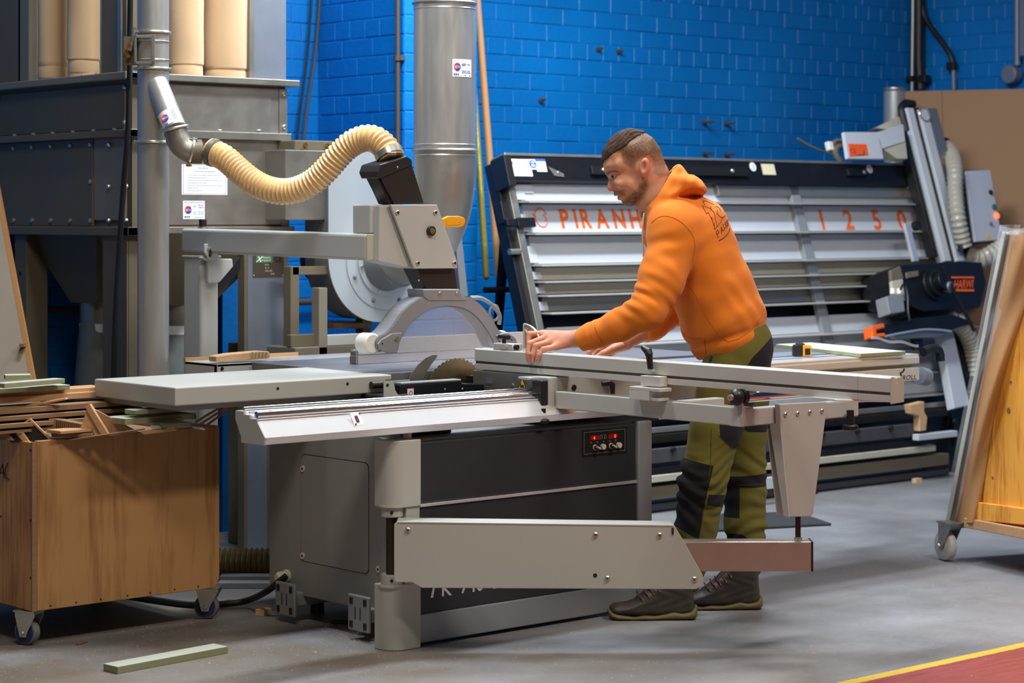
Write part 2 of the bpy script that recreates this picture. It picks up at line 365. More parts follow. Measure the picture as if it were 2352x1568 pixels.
def floor_mat():
    m = bpy.data.materials.new('painted_concrete'); m.use_nodes = True; nt = m.node_tree; N, L = nt.nodes, nt.links; b = N['Principled BSDF']
    g = N.new('ShaderNodeNewGeometry')
    n1 = N.new('ShaderNodeTexNoise'); n1.inputs['Scale'].default_value = 1.6; n1.inputs['Detail'].default_value = 7; n1.inputs['Roughness'].default_value = .62; L.new(g.outputs['Position'], n1.inputs['Vector'])
    r = N.new('ShaderNodeValToRGB'); r.color_ramp.elements[0].position = .28; r.color_ramp.elements[1].position = .72
    r.color_ramp.elements[0].color = lin((108, 107, 108)); r.color_ramp.elements[1].color = lin((146, 146, 151)); L.new(n1.outputs['Fac'], r.inputs[0])
    n2 = N.new('ShaderNodeTexNoise'); n2.inputs['Scale'].default_value = 45; n2.inputs['Detail'].default_value = 6; n2.inputs['Roughness'].default_value = .7; L.new(g.outputs['Position'], n2.inputs['Vector'])
    r2 = N.new('ShaderNodeValToRGB'); r2.color_ramp.elements[0].position = .25; r2.color_ramp.elements[1].position = .6; r2.color_ramp.elements[0].color = (.72, .70, .68, 1); r2.color_ramp.elements[1].color = (1, 1, 1, 1)
    L.new(n2.outputs['Fac'], r2.inputs[0])
    mu = N.new('ShaderNodeMixRGB'); mu.blend_type = 'MULTIPLY'; mu.inputs[0].default_value = .5; L.new(r.outputs[0], mu.inputs[1]); L.new(r2.outputs[0], mu.inputs[2])
    # brown tint over the concrete, stronger towards low X, broken up by noise
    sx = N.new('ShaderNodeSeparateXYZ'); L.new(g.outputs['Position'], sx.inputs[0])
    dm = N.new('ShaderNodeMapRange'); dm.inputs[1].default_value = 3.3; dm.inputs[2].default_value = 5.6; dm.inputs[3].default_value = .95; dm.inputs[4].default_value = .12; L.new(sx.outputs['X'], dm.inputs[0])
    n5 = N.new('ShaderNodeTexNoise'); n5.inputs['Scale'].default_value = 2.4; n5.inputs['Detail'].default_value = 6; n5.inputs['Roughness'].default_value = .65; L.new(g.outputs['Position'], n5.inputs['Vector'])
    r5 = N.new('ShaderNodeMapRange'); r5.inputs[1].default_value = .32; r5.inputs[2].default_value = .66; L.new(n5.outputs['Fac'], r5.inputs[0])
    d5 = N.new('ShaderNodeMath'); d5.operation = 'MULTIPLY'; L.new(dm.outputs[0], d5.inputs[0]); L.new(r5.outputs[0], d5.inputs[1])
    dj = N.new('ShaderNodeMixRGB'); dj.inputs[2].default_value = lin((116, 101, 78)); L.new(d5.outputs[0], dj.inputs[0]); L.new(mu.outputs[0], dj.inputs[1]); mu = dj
    # pale scuff scratches
    mp = N.new('ShaderNodeMapping'); mp.inputs['Rotation'].default_value = (0, 0, .5); mp.inputs['Scale'].default_value = (2.2, 18, 1); L.new(g.outputs['Position'], mp.inputs['Vector'])
    n4 = N.new('ShaderNodeTexNoise'); n4.inputs['Scale'].default_value = 3; n4.inputs['Detail'].default_value = 8; n4.inputs['Roughness'].default_value = .7; L.new(mp.outputs[0], n4.inputs['Vector'])
    r4 = N.new('ShaderNodeValToRGB'); r4.color_ramp.elements[0].position = .62; r4.color_ramp.elements[1].position = .76; L.new(n4.outputs['Fac'], r4.inputs[0])
    sc = N.new('ShaderNodeMixRGB'); sc.inputs[2].default_value = lin((186, 185, 186)); L.new(mu.outputs[0], sc.inputs[1])
    k4 = N.new('ShaderNodeMath'); k4.operation = 'MULTIPLY'; k4.inputs[1].default_value = .45; L.new(r4.outputs[0], k4.inputs[0]); L.new(k4.outputs[0], sc.inputs[0])
    # painted walkway: yellow line and red floor beyond Y
    sp = N.new('ShaderNodeSeparateXYZ'); L.new(g.outputs['Position'], sp.inputs[0])
    wob = N.new('ShaderNodeMath'); wob.operation = 'MULTIPLY_ADD'; wob.inputs[1].default_value = .012; L.new(n2.outputs['Fac'], wob.inputs[0]); L.new(sp.outputs['Y'], wob.inputs[2])
    def step(v):
        s = N.new('ShaderNodeMath'); s.operation = 'LESS_THAN'; s.inputs[1].default_value = v; L.new(wob.outputs[0], s.inputs[0]); return s
    y = N.new('ShaderNodeMixRGB'); y.inputs[2].default_value = lin((206, 172, 62)); L.new(step(4.150).outputs[0], y.inputs[0]); L.new(sc.outputs[0], y.inputs[1])
    rd = N.new('ShaderNodeMixRGB'); L.new(step(4.105).outputs[0], rd.inputs[0]); L.new(y.outputs[0], rd.inputs[1])
    rr = N.new('ShaderNodeValToRGB'); rr.color_ramp.elements[0].position = .3; rr.color_ramp.elements[1].position = .7; rr.color_ramp.elements[0].color = lin((128, 50, 46)); rr.color_ramp.elements[1].color = lin((158, 72, 66)); L.new(n4.outputs['Fac'], rr.inputs[0]); L.new(rr.outputs[0], rd.inputs[2])
    L.new(rd.outputs[0], b.inputs['Base Color'])
    mr = N.new('ShaderNodeMapRange'); mr.inputs[3].default_value = .34; mr.inputs[4].default_value = .62; L.new(n1.outputs['Fac'], mr.inputs[0]); L.new(mr.outputs[0], b.inputs['Roughness'])
    bp = N.new('ShaderNodeBump'); bp.inputs['Strength'].default_value = .12; bp.inputs['Distance'].default_value = .003; L.new(n2.outputs['Fac'], bp.inputs['Height']); L.new(bp.outputs[0], b.inputs['Normal'])
    M['floor'] = m
floor_mat()
# ================================================================= SETTING
WY = 8.50           # back wall face
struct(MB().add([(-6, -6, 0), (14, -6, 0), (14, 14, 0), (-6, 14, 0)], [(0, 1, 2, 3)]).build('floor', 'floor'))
HC, LB = .0876, .233                     # brick course and stretcher (with joint)
bricks_in_view = 0
BM = {}
def brick_mesh(L, face):
    k = (round(L, 3), face)
    if k in BM: return BM[k]
    j, c, dp = .005, .0035, .003; hx, hz = (L-j)/2, (HC-j)/2
    v = [(-hx, 0, -hz), (hx, 0, -hz), (hx, 0, hz), (-hx, 0, hz), (-hx+c, -dp, -hz+c), (hx-c, -dp, -hz+c), (hx-c, -dp, hz-c), (-hx+c, -dp, hz-c)]
    f = [(4, 5, 6, 7), (0, 1, 5, 4), (1, 2, 6, 5), (2, 3, 7, 6), (3, 0, 4, 7)]
    if face == 'X': v = [(p[1], -p[0], p[2]) for p in v]
    me = bpy.data.meshes.new('brick'); me.from_pydata(v, [], f); me.materials.append(M['blue']); BM[k] = me; return me
def brick_wall(wall, face, plane, a0, a1, z1, window):
    """face 'Y': bricks along X on Y=plane; face 'X': bricks along Y on X=plane. window(a,z) -> brick is one of the big visible ones"""
    global bricks_in_view
    far = MB(); n = int(z1/HC)+1; dp = .012
    for i in range(n):
        z = (i+.5)*HC; hdr = i % 4 == 1; L = LB/2 if hdr else LB; off = (L/2 if (i % 2) else 0)
        a = a0-off
        while a < a1-.01:
            s, e = max(a, a0), min(a+L, a1)
            if e-s > .03:
                c = (s+e)/2
                if window(c, z) and bricks_in_view < 300:
                    me = brick_mesh(e-s, face); o = bpy.data.objects.new('brick', me); COL.objects.link(o); o.parent = wall
                    jit = rng.uniform(-.0025, .0015)
                    p = Vector((c, plane+jit, z)) if face == 'Y' else Vector((plane+jit, c, z))
                    o.location = p-ORI[wall]; bricks_in_view += 1
                else:
                    me = brick_mesh(e-s, face); p = Vector((c, plane, z)) if face == 'Y' else Vector((plane, c, z))
                    far.add([Vector(v.co)+p for v in me.vertices], [tuple(q.vertices) for q in me.polygons])
            a += L
    far.build('bricks', 'blue', wall, kind='stuff')
def wallroot(mb, name):
    o = mb.build(name, 'blue'); return struct(o)
PX0, PX1, PY = 6.185, 6.62, 7.83
RX = 10.75
wb = wallroot(MB().box(-1, 12, WY, WY+.25, 0, 4.6), 'wall_back')
def win_back(a, z):
    u = Vector((a, WY, z)); d = u.x*ST+u.y*CT; px = CX+F*(u.x*CT-u.y*ST)/d; py = HY+F*(H-z)/d
    return (1080 < px < 2110 and -25 < py < 372) or (655 < px < 785 and -20 < py < 330)
brick_wall(wb, 'Y', WY, 3.0, RX, 4.3, win_back)
wp = wallroot(MB().box(PX0, PX1, PY, WY+.02, 0, 4.6), 'wall_pier')
def win_pier(a, z):
    return z > 1.45 and z < 2.45
brick_wall(wp, 'X', PX0, PY, WY-.012, 4.3, win_pier)
brick_wall(wp, 'Y', PY, PX0, PX1, 4.3, lambda a, z: False)
wp2 = wallroot(MB().box(5.215, 5.50, 7.86, WY+.02, 0, 4.6), 'wall_pier_near_extractor')
wr = wallroot(MB().box(RX, RX+.25, -2, WY, 0, 4.6), 'wall_right')
brick_wall(wr, 'X', RX, 3.0, WY-.012, 4.3, lambda a, z: False)
# hooks / nails left in the wall
for i, (px, py, L) in enumerate([(1617, 281, .07), (1668, 284, .06), (1618, 353, .07), (1668, 355, .06), (1374, 113, .03), (1421, 118, .03), (1243, 230, .03)]):
    p = at(px, py, Y=WY-.012); t = thing('wall_peg', ['bare peg sticking out of the blue wall, left of the upper pair behind the head', 'bare peg in the blue wall, right of the upper pair', 'bare peg in the blue wall just above the black top beam, left one', 'bare peg in the blue wall just above the black top beam, right one', 'small stub in the blue wall, left of the high pair', 'small stub in the blue wall, right of the high pair', 'tiny stub in the blue wall right of the wooden pole'][i], 'peg', p, 'pegs in the blue wall')
    MB().cyl(p+Vector((0, .01, 0)), p+Vector((.006, -L, .004)), .009, .007, 10).build('shaft', 'cable_brown', t)
    MB().cyl(p+Vector((0, .004, 0)), p+Vector((0, -.004, 0)), .014, n=10).build('collar', 'cable_brown', t)
# pipe on the pier's shaded side, with its bracket
p0 = at(913, 0, X=PX0-.03); p1 = at(913, 330, X=PX0-.03)
t = thing('wall_pipe', 'thin dark pipe running down the shaded side of the blue brick pier', 'pipe', (p0.x, p0.y, .6))
MB().cyl((p0.x, p0.y, .6), (p0.x, p0.y, 4.0), .011, n=12).build('pipe', 'cable_brown', t)
for z in (2.08, 1.2): MB().cyl((p0.x-.002, p0.y, z-.012), (p0.x-.002, p0.y, z+.012), .017, n=12).box(p0.x, PX0, p0.y-.02, p0.y+.02, z-.01, z+.01).build('bracket', 'cable_brown', t)
# two cables hanging on the far wall left of the pier
for i, (pa, pb, l) in enumerate([((715, 0), (683, 345), 'black cable hanging on the far blue wall, left of the pair'), ((734, 0), (700, 320), 'brown cable hanging on the far blue wall, right of the pair')]):
    q = [at(pa[0]+(pb[0]-pa[0])*t_+3*math.sin(t_*5), pa[1]+(pb[1]-pa[1])*t_, Y=WY-.03) for t_ in [k/8 for k in range(-3, 9)]]
    tag(recentre(MB().tube(q, .007 if i else .006, 8).build('wall_cable', 'cable_brown' if i else 'cable')), l, 'cable', 'cables on the far wall')
# horizontal black pipe low on the wall
zz = at(800, 690, Y=WY-.06).z
MBp = MB().cyl((4.6, WY-.06, zz), (6.15, WY-.06, zz), .016, n=12)
tag(recentre(MBp.build('wall_conduit', 'cable_brown')), 'horizontal dark pipe along the blue wall behind the blower stand', 'pipe')
# upper right corner: conduits
t = thing('wall_conduit', 'pale thin rod with clip running up the blue corner at top right', 'pipe', at(2096, 210, Y=WY-.05))
a, b = at(2098, -60, Y=WY-.04), at(2095, 215, Y=WY-.04)
MB().cyl(a, b, .012, n=10).build('rod', 'galv', t); c = at(2095, 180, Y=WY-.04); MB().cbox(c, XV*.07, YV*.05, ZV*.03).build('clip', 'black_plastic', t, .004)
t = thing('cable_bundle', 'thick black cable bundle running down beside the pale rod at top right', 'cable', at(2115, 210, Y=WY-.06))
MB().tube([at(2112, y, X=RX-.06) for y in (-60, 60, 140)]+[at(2116, 205, X=RX-.06)], .03, 10).build('bundle', 'black_plastic', t)
MB().cbox(at(2117, 182, X=RX-.06), XV*.06, YV*.1, ZV*.05).build('clip', 'black_plastic', t, .006)
t = thing('cable_loop', 'black cable curving down the dark blue wall into a thin conduit', 'cable', at(2190, 205, X=RX-.05))
MB().tube(spline([at(x, y, X=RX-.05) for x, y in ((2117, -20), (2122, 30), (2140, 65), (2168, 102), (2185, 130), (2190, 152))], 24), .018, 10).build('cable', 'black_plastic', t)
MB().cyl(at(2190, 150, X=RX-.05), at(2191, 206, X=RX-.05), .014, n=10).build('conduit', 'galv_blue', t)
MB().cbox(at(2186, 152, X=RX-.05), XV*.04, YV*.06, ZV*.05).build('clip', 'black_plastic', t, .005)
t = thing('junction_box', 'round grey junction box under a conduit at the top right edge', 'electrical box', at(2335, 200, X=RX-.04))
c = at(2332, 172, X=RX-.02); MB().cyl(c-XV*.002, c-XV*.07, .055, n=20).build('body', 'galv_blue', t, .006)
MB().cyl(at(2337, -40, X=RX-.04), at(2337, 150, X=RX-.04), .02, n=10).build('conduit', 'galv_blue', t)
c = at(2347, 100, X=RX-.05); MB().box(RX-.10, RX-.014, c.y-.3, c.y-.02, 2.3, 4).build('casing', 'galv_blue', t)
# ================================================================= PANEL SAW
T = .82; Y0 = 5.349; BL = 5.86
saw = thing('panel_saw', 'grey sliding table panel saw with black front panels, red displays and exposed blade', 'saw', (4.75, 5.8, 0))
# -- base
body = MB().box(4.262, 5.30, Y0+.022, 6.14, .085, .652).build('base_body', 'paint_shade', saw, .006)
MB().box(4.262, 4.50, Y0+.10, 6.11, .652, .70).box(4.5, 5.30, 5.55, 6.14, .652, .70).build('base_top_ledge', 'black_metal', saw, .004)
def col_poly(x0, x1, y0, y1, r, z):
    P = [(x1, y0, z), (x1, y1, z), (x0, y1, z)]
    for k in range(9):
        a = math.pi-0+math.pi/2*k/8; P.append((x0+r+r*math.cos(a), y0+r+r*math.sin(a), z))
    return P
for n, z0, z1 in (('corner_post', .445, .655), ('corner_post', .0, .205)):
    MB().prism(col_poly(4.165, 4.283, Y0-.012, 5.425, .055, z0), ZV*(z1-z0), True).build(n, 'paint', saw, .003)
MB().box(4.228, 4.283, Y0-.006, 5.42, .2, .45).build('corner_post_web', 'paint', saw, .003)
pv = Vector((4.205, Y0+.035, 0))
for z0, z1, r in ((.415, .447, .036), (.203, .235, .036)): MB().cyl(pv+ZV*z0, pv+ZV*z1, r, n=28).build('hinge_collar', 'paint', saw, .002)
for z0, z1 in ((.447, .453), (.197, .203)): MB().cyl(pv+ZV*z0, pv+ZV*z1, .046, n=28).build('hinge_flange', 'paint', saw)
MB().cyl(pv+ZV*.2, pv+ZV*.45, .02, n=20).build('pivot_shaft', 'dark_steel', saw)
for z in (.431, .219): disc(pv+ZV*z-FV*.037, -FV, .005, 'set_screw', 'black_plastic', saw, .002, 10)
# black front panels
MB().box(4.285, 5.238, Y0, Y0+.025, .450, .645).build('front_panel', 'panel_black', saw, .006, label='upper black front panel with controls')
MB().box(4.285, 5.238, Y0, Y0+.025, .102, .440).build('front_panel', 'panel_black', saw, .004, label='lower black front panel')
MB().box(4.285, 5.238, Y0-.006, Y0+.02, .440, .450).build('trim_strip', 'alu_bright', saw, .002)
MB().box(4.285, 5.238, Y0-.004, Y0+.03, .012, .102).build('plinth', 'paint_silver', saw, .004)
MB().box(5.238, 5.305, Y0-.012, Y0+.10, .012, .652).build('end_post', 'paint_silver', saw, .006)
t1 = text('K  740  EL', 'model_lettering', 'alu_bright', saw, (4.372, Y0-.001, .150), XV, ZV, .048, bold=.015)
# little feather mark left of the lettering
pm = [(4.330, .150), (4.338, .178), (4.333, .196), (4.345, .206), (4.349, .186), (4.344, .168), (4.340, .150)]
MB().prism([(x, Y0-.001, z) for x, z in pm], YV*-.0006).build('emblem', 'alu_bright', saw)
# control panel
cp0, cp1 = at(1340, 1040, Y=Y0), at(1434, 1040, Y=Y0); cz0, cz1 = .555, .628
cw = cp1.x-cp0.x
pan = MB().box(cp0.x-.006, cp1.x+.012, Y0-.0016, Y0+.002, cz0-.008, cz1+.008).build('control_panel', 'black_plastic', saw)
fr = [((cp0.x, cz0), (cp1.x, cz0+.0016)), ((cp0.x, cz1), (cp1.x, cz1+.0016)), ((cp0.x, cz0), (cp0.x+.0016, cz1)), ((cp1.x, cz0), (cp1.x+.0016, cz1+.0016))]
mb = MB()
for (x0, z0), (x1, z1) in fr: mb.box(x0, x1, Y0-.0026, Y0-.0016, z0, z1)
for q in range(2):
    xo = cp0.x+cw*(.40 if q == 0 else .49)
    mb.ring_prism([(xo, Y0-.0026, cz1-.012), (xo+.010, Y0-.0026, cz1-.012), (xo+.010, Y0-.0026, cz1-.026), (xo, Y0-.0026, cz1-.026)], [(xo+.002, Y0-.0026, cz1-.014), (xo+.008, Y0-.0026, cz1-.014), (xo+.008, Y0-.0026, cz1-.024), (xo+.002, Y0-.0026, cz1-.024)], YV*.001)
for k in range(5): mb.box(cp0.x+cw*(.16+.15*k), cp0.x+cw*(.16+.15*k)+.006, Y0-.0026, Y0-.0016, cz0+.036, cz0+.040)
mb.build('printed_lines', 'ink_grey', pan)
for k, (fx, ch, off) in enumerate(((.16, '4', .30), (.60, '0', .62))):
    x0 = cp0.x+cw*fx; w_ = cw*.22
    rect((x0, Y0-.0018, cz1-.027), XV, ZV, w_, .0145, 'display', 'led_back', pan)
    text(ch, 'display_digit', 'led_red', pan, (x0+w_*off, Y0-.0030, cz1-.0255), XV, ZV, .0115, bold=.03)
for k, fx in enumerate((.26, .44, .65, .83)):
    c = Vector((cp0.x+cw*fx, Y0-.0016, cz0+.021)); dial = k % 2 == 0
    kn = MB().cyl(c, c-YV*(.006 if dial else .012), .0098, n=20).build('knob', 'knob_white', pan, .001)
    if dial:
        MB().cyl(c-YV*.006, c-YV*.016, .0075, n=16).build('dial', 'black_plastic', kn)
        MB().cbox(c-YV*.020, Vector((.016, 0, -.008)).normalized()*.019, YV*.010, Vector((.008, 0, .016)).normalized()*.006).build('dial_grip', 'knob_white', kn, .0015)
# left side panel (faces the scrap bin)
SX = 4.258
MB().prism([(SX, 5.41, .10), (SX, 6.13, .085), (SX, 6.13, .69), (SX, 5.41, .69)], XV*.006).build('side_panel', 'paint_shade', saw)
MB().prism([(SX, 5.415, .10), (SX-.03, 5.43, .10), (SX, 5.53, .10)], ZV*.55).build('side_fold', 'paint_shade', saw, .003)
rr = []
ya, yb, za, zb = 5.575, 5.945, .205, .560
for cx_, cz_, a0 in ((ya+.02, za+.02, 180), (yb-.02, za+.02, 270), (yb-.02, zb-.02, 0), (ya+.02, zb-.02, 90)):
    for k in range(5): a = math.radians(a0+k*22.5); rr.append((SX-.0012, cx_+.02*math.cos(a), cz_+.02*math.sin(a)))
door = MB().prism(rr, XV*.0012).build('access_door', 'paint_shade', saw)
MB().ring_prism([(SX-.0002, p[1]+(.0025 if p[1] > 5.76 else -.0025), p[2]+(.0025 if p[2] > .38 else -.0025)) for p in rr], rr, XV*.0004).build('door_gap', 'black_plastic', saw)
for px, py in ((696, 1076), (870, 1101), (696, 1276), (870, 1307)):
    c = at(px, py, X=SX-.001); MB().cyl(c, c-XV*.004, .011, n=16).build('panel_button', 'knob_white', door); disc(c-XV*.004, -XV, .004, 'button_socket', 'black_plastic', door)
# feet bars and lifting plates
for i, (Yc, za, zb) in enumerate(((5.96, .025, .135), (5.555, .03, .145))):
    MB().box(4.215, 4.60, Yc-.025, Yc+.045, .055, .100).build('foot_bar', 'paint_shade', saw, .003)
    pl = MB().prism([(4.2, Yc-.055, za), (4.2, Yc+.055, za), (4.2, Yc+.055, zb), (4.2, Yc-.055, zb)], XV*.012).build('lifting_plate', 'paint_silver', saw, .004)
    for dy in (-.036, .036):
        for z in (za+.02, zb-.02): MB().cbox((4.199, Yc+dy, z), XV*.003, YV*.016, ZV*.022).build('slot', 'dark_steel', pl, .004)
    for dy in (-.012, .014): MB().cbox((4.199, Yc+dy, (za+zb)/2), XV*.002, YV*.002, ZV*.04).build('slit', 'black_plastic', pl)
for x, y in ((4.40, 5.60), (4.40, 6.05), (5.2, 5.6), (5.2, 6.05)):
    MB().cyl((x, y, 0), (x, y, .085), .025, .02, 14).build('foot', 'black_metal', saw)
# cable gland
g = at(660, 1322, X=SX); MB().lathe(g, -XV*.045, [(0, .022), (.25, .022), (.25, .018), (.8, .018), (1, .011)], 12).build('cable_gland', 'knob_white', saw)
# -- fixed slide rail
def rail_prof(x):
    return [(x, 5.476, .771), (x, 5.476, .745), (x, 5.445, .694), (x, 5.445, .677), (x, 5.328, .678), (x, 5.321, .700), (x, 5.362, .745), (x, 5.362, .752), (x, 5.40, .752), (x, 5.40, .762), (x, 5.43, .762), (x, 5.43, .771)]
rl = MB().prism(rail_prof(3.685), XV*(5.30-3.685)).build('slide_rail', 'alu_bright', saw, .0015)
MB().prism([(3.679,)+p[1:] for p in rail_prof(0)], XV*.006).build('rail_end_cap', 'paint', rl)
for y, z, r in ((5.381, .763, .011), (5.448, .777, .006), (5.418, .768, .004)):
    MB().cyl((3.69, y, z), (5.28, y, z), r, n=14).build('guide_rod', 'chrome', rl)
c = at(820, 963, Y=5.345)
MB().prism([c+Vector((dx, dy, dz)) for dx, dy, dz in ((-.018, -.010, -.017), (.018, -.010, -.017), (.018, .012, .019), (-.018, .012, .019))], Vector((0, -.7, .6)).normalized()*.0012).build('rail_sticker', 'paper', rl)
MB().prism([c+Vector((dx, dy, dz)) for dx, dy, dz in ((-.006, -.0065, -.008), (.005, -.0065, -.008), (.003, .004, .011), (-.007, .004, .011))], Vector((0, -.7, .6)).normalized()*.0018).build('sticker_mark', 'sticker_mark', rl)
for dx, dz in ((-.012, -.014), (.016, .016)): MB().cyl(c+Vector((dx, dz*.63, dz)), c+Vector((dx, dz*.63, dz))+Vector((0, -.7, .6)).normalized()*.003, .003, n=8).build('screw', 'dark_steel', rl)
for px in (935, 1248): MB().cyl(at(px, 985, Y=5.40)*1, at(px, 985, Y=5.40)-ZV*.03, .016, n=12).build('rail_mount', 'zinc', saw)
# -- tables
ext = MB().prism([(4.51, 5.81, .762), (4.51, 5.81, T-.018), (4.535, 5.81, T-.018), (4.535, 5.81, T), (3.678, 5.81, T), (3.678, 5.81, .762)], YV*.49).build('outfeed_table', 'paint', saw, .004)
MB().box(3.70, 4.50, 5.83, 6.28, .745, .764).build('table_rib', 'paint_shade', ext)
for px, py in ((638, 892), (798, 881)): disc(at(px, py, Y=5.8095), -YV, .005, 'screw_hole', 'dark_steel', ext, .0012, 10)
mt = MB().box(4.54, 6.22, BL+.025, 6.66, T-.035, T).build('main_table', 'cast_iron', saw, .003)
MB().box(4.54, 6.22, 6.662, 6.86, T-.03, T).build('table_extension', 'alu_bright', saw, .003, label='bright aluminium rip extension table')
MB().box(4.385, 4.54, 6.645, 6.665, T-.05, T).box(4.385, 4.54, 6.645, 6.86, T-.012, T).box(4.385, 4.39, 6.645, 6.86, T-.05, T).build('rip_extension', 'paint', saw, .003)
disc(at(510, 846, Y=6.644), -YV, .007, 'screw_hole', 'dark_steel', saw, .002, 10)
MB().box(4.39, 4.9, 6.862, 6.875, T-.012, T+.012).build('edge_strip', 'timber', saw, label='thin timber strip along the back edge of the table')
MB().box(4.54, 4.70, BL+.02, BL+.10, T-.10, T-.035).build('table_bracket', 'paint', saw, .004)
MB().box(4.60, 6.1, 6.1, 6.6, .55, T-.035).build('table_frame', 'black_metal', saw)
# -- blade, riving knife, scoring unit
bc = at(1047, 822, Y=BL); bc.z -= .150
nt_ = 48; pb = []
for i in range(nt_):
    for fr_, r in ((0, .150), (.45, .1485), (.55, .1455), (.9, .1455)):
        a = 2*math.pi*(i+fr_)/nt_; pb.append((bc.x+r*math.cos(a), BL-.0016, bc.z+r*math.sin(a)))
bl = MB().prism(pb, YV*.0032).build('saw_blade', 'blade_steel', saw)
MB().cyl((bc.x, BL-.012, bc.z), (bc.x, BL+.02, bc.z), .045, n=24).build('arbor_flange', 'dark_steel', bl)
kn = [at(x, y, Y=BL) for x, y in ((1005, 815), (1003, 821), (990, 838), (975, 862), (968, 880), (960, 905), (928, 905), (935, 880), (945, 858), (960, 838), (978, 822), (994, 815))]
MB().prism(kn, YV*.003).build('riving_knife', 'steel', saw)
# blade housing behind / around
pg = []
cc = at(1052, 895, Y=BL+.03)
for k in range(17):
    a = math.radians(-20+k*220/16); pg.append((cc.x+.155*math.cos(a), BL+.012, cc.z-.04+.13*math.sin(a)))
MB().prism([(p[0], p[1], min(p[2], T-.006)) for p in pg], YV*.02).build('blade_housing', 'black_plastic', saw)
MB().prism([at(x, y, Y=5.80) for x, y in ((1082, 862), (1100, 862), (1114, 870), (1124, 884), (1130, 902), (1130, 918), (1082, 918))], YV*.03).build('blade_cover', 'black_plastic', saw, .003)
MB().box(4.535, 4.98, 5.60, BL-.04, .62, .70).build('blade_well', 'black_metal', saw)
a_, b_ = at(918, 880, Y=5.72), at(1112, 876, Y=5.72)
su = MB().prism([(a_.x, 5.72, .715), (b_.x+.05, 5.72, .715), (b_.x+.05, 5.72, .772), (4.77, 5.72, .784), (4.765, 5.72, .792), (a_.x, 5.72, .792)], YV*.045).build('scoring_guard', 'navy_metal', saw, .004)
MB().box(a_.x+.005, 4.765, 5.718, 5.76, .792, .799).build('guard_top_edge', 'paint_silver', su, .002)
c = at(942, 905, Y=5.718); st = rect((c.x-.014, 5.7185, c.z-.014), XV, ZV, .03, .034, 'warning_sticker', 'ink_red', su)
rect((c.x-.012, 5.7175, c.z-.012), XV, ZV, .026, .030, 'sticker_field', 'paper', su)
MB().ring_prism([(c.x+.002+.008*math.cos(q*.785), 5.7165, c.z+.003+.009*math.sin(q*.785)) for q in range(8)], [(c.x+.002+.005*math.cos(q*.785), 5.7165, c.z+.003+.006*math.sin(q*.785)) for q in range(8)], YV*.0005).build('sticker_mark', 'ink', su)
for px, py in ((1022, 894), (1062, 893)): bolt(su, at(px, py, Y=5.72), -YV, .004, .002)
br = MB().prism([at(x, y, Y=5.68) for x, y in ((882, 875), (904, 875), (908, 896), (919, 914), (916, 925), (882, 925))], YV*.004).build('guard_bracket', 'paint', saw)
disc(at(890, 884, Y=5.679), -YV, .005, 'hole', 'black_plastic', br, .001, 12)
MB().box(4.42, 4.53, 5.70, 5.85, .70, .762).box(4.45, 4.52, 5.66, 5.8, .66, .70).build('motor_casing', 'black_metal', saw, .01)
MB().cyl((4.44, 5.80, .79), (4.60, 5.80, .79), .012, n=12).build('tie_rod', 'dark_steel', saw)

# ================================================================= SLIDING CARRIAGE
CYF = 5.385; CXR = 6.83
car = thing('sliding_carriage', 'long aluminium sliding table of the saw running out behind the man', 'sliding table', (5.85, 5.6, .70))
ct = MB().box(4.94, CXR, CYF+.004, 5.80, .800, .816).build('top_plate', 'alu_bright', car, .002)
for y in (5.52, 5.60, 5.68): MB().box(4.91, CXR-.002, y-.006, y+.006, .8155, .8168).build('groove', 'dark_steel', ct)
MB().box(5.1, CXR, 5.62, 5.795, .816, .8180).build('anodised_strip', 'galv_blue', ct)
MB().box(4.905, CXR-.012, CYF+.03, 5.78, .700, .800).build('beam', 'paint', car, .003)
MB().box(5.02, CXR, CYF, CYF+.045, .778, .806).build('front_lip', 'alu_fence', car, .004)
MB().box(5.02, CXR, CYF, CYF+.04, .712, .764).build('front_skirt', 'alu_fence', car, .004)
text('ROLL', 'lettering', 'black_plastic', car, at(2072, 873, Y=CYF-.0005), (1, 0, 0), (.22, 0, 1), .020, width=.085)
e0 = at(2066, 874, Y=CYF-.001)
for dx, w_ in ((0, .0045), (.004, .003)):
    MB().tube([e0+Vector((dx-.006, 0, -.002)), e0+Vector((dx+.010, 0, .018)), e0+Vector((dx+.004, 0, .030)), e0+Vector((dx+.022, 0, .034)), e0+Vector((dx+.028, 0, .046))], w_*.6, 6).build('emblem', 'black_plastic', car)
ep = MB().box(4.868, 4.94, 5.43, 5.78, .706, .822).build('end_plate', 'galv', car, .003)
rect((4.8675, at(1125, 868, X=4.867).y+.02, .780), -YV, ZV, .035, .018, 'slot', 'galv_blue', ep)
bolt(ep, at(1178, 884, X=4.868), -XV, .006, .004)
c = at(1200, 882, X=4.867)
MB().prism([c+Vector((0, .022, -.017)), c+Vector((0, -.020, -.017)), c+Vector((0, 0, .022))], XV*-.0008).build('warning_triangle', 'black_plastic', ep)
MB().prism([c+Vector((-.0008, .018, -.0148)), c+Vector((-.0008, -.0165, -.0148)), c+Vector((-.0008, 0, .0175))], XV*-.0006).build('triangle_field', 'sign_yellow', ep)
MB().cbox(c+Vector((-.0018, -.002, -.007)), XV*.0008, YV*.016, ZV*.009).cbox(c+Vector((-.0018, .008, -.004)), XV*.0008, YV*.004, ZV*.014).build('triangle_pictogram', 'ink', ep)
MB().box(4.875, 5.02, 5.44, 5.75, .698, .703).build('dark_gap', 'black_metal', car)
cb = MB().box(4.80, 4.83, 5.348, 5.394, .716, .812).build('end_bumper', 'black_plastic', car, .003)
ob = MB().box(4.831, 5.30, 5.346, 5.428, .704, .8215).build('clamp_housing', 'paint', car, .004)
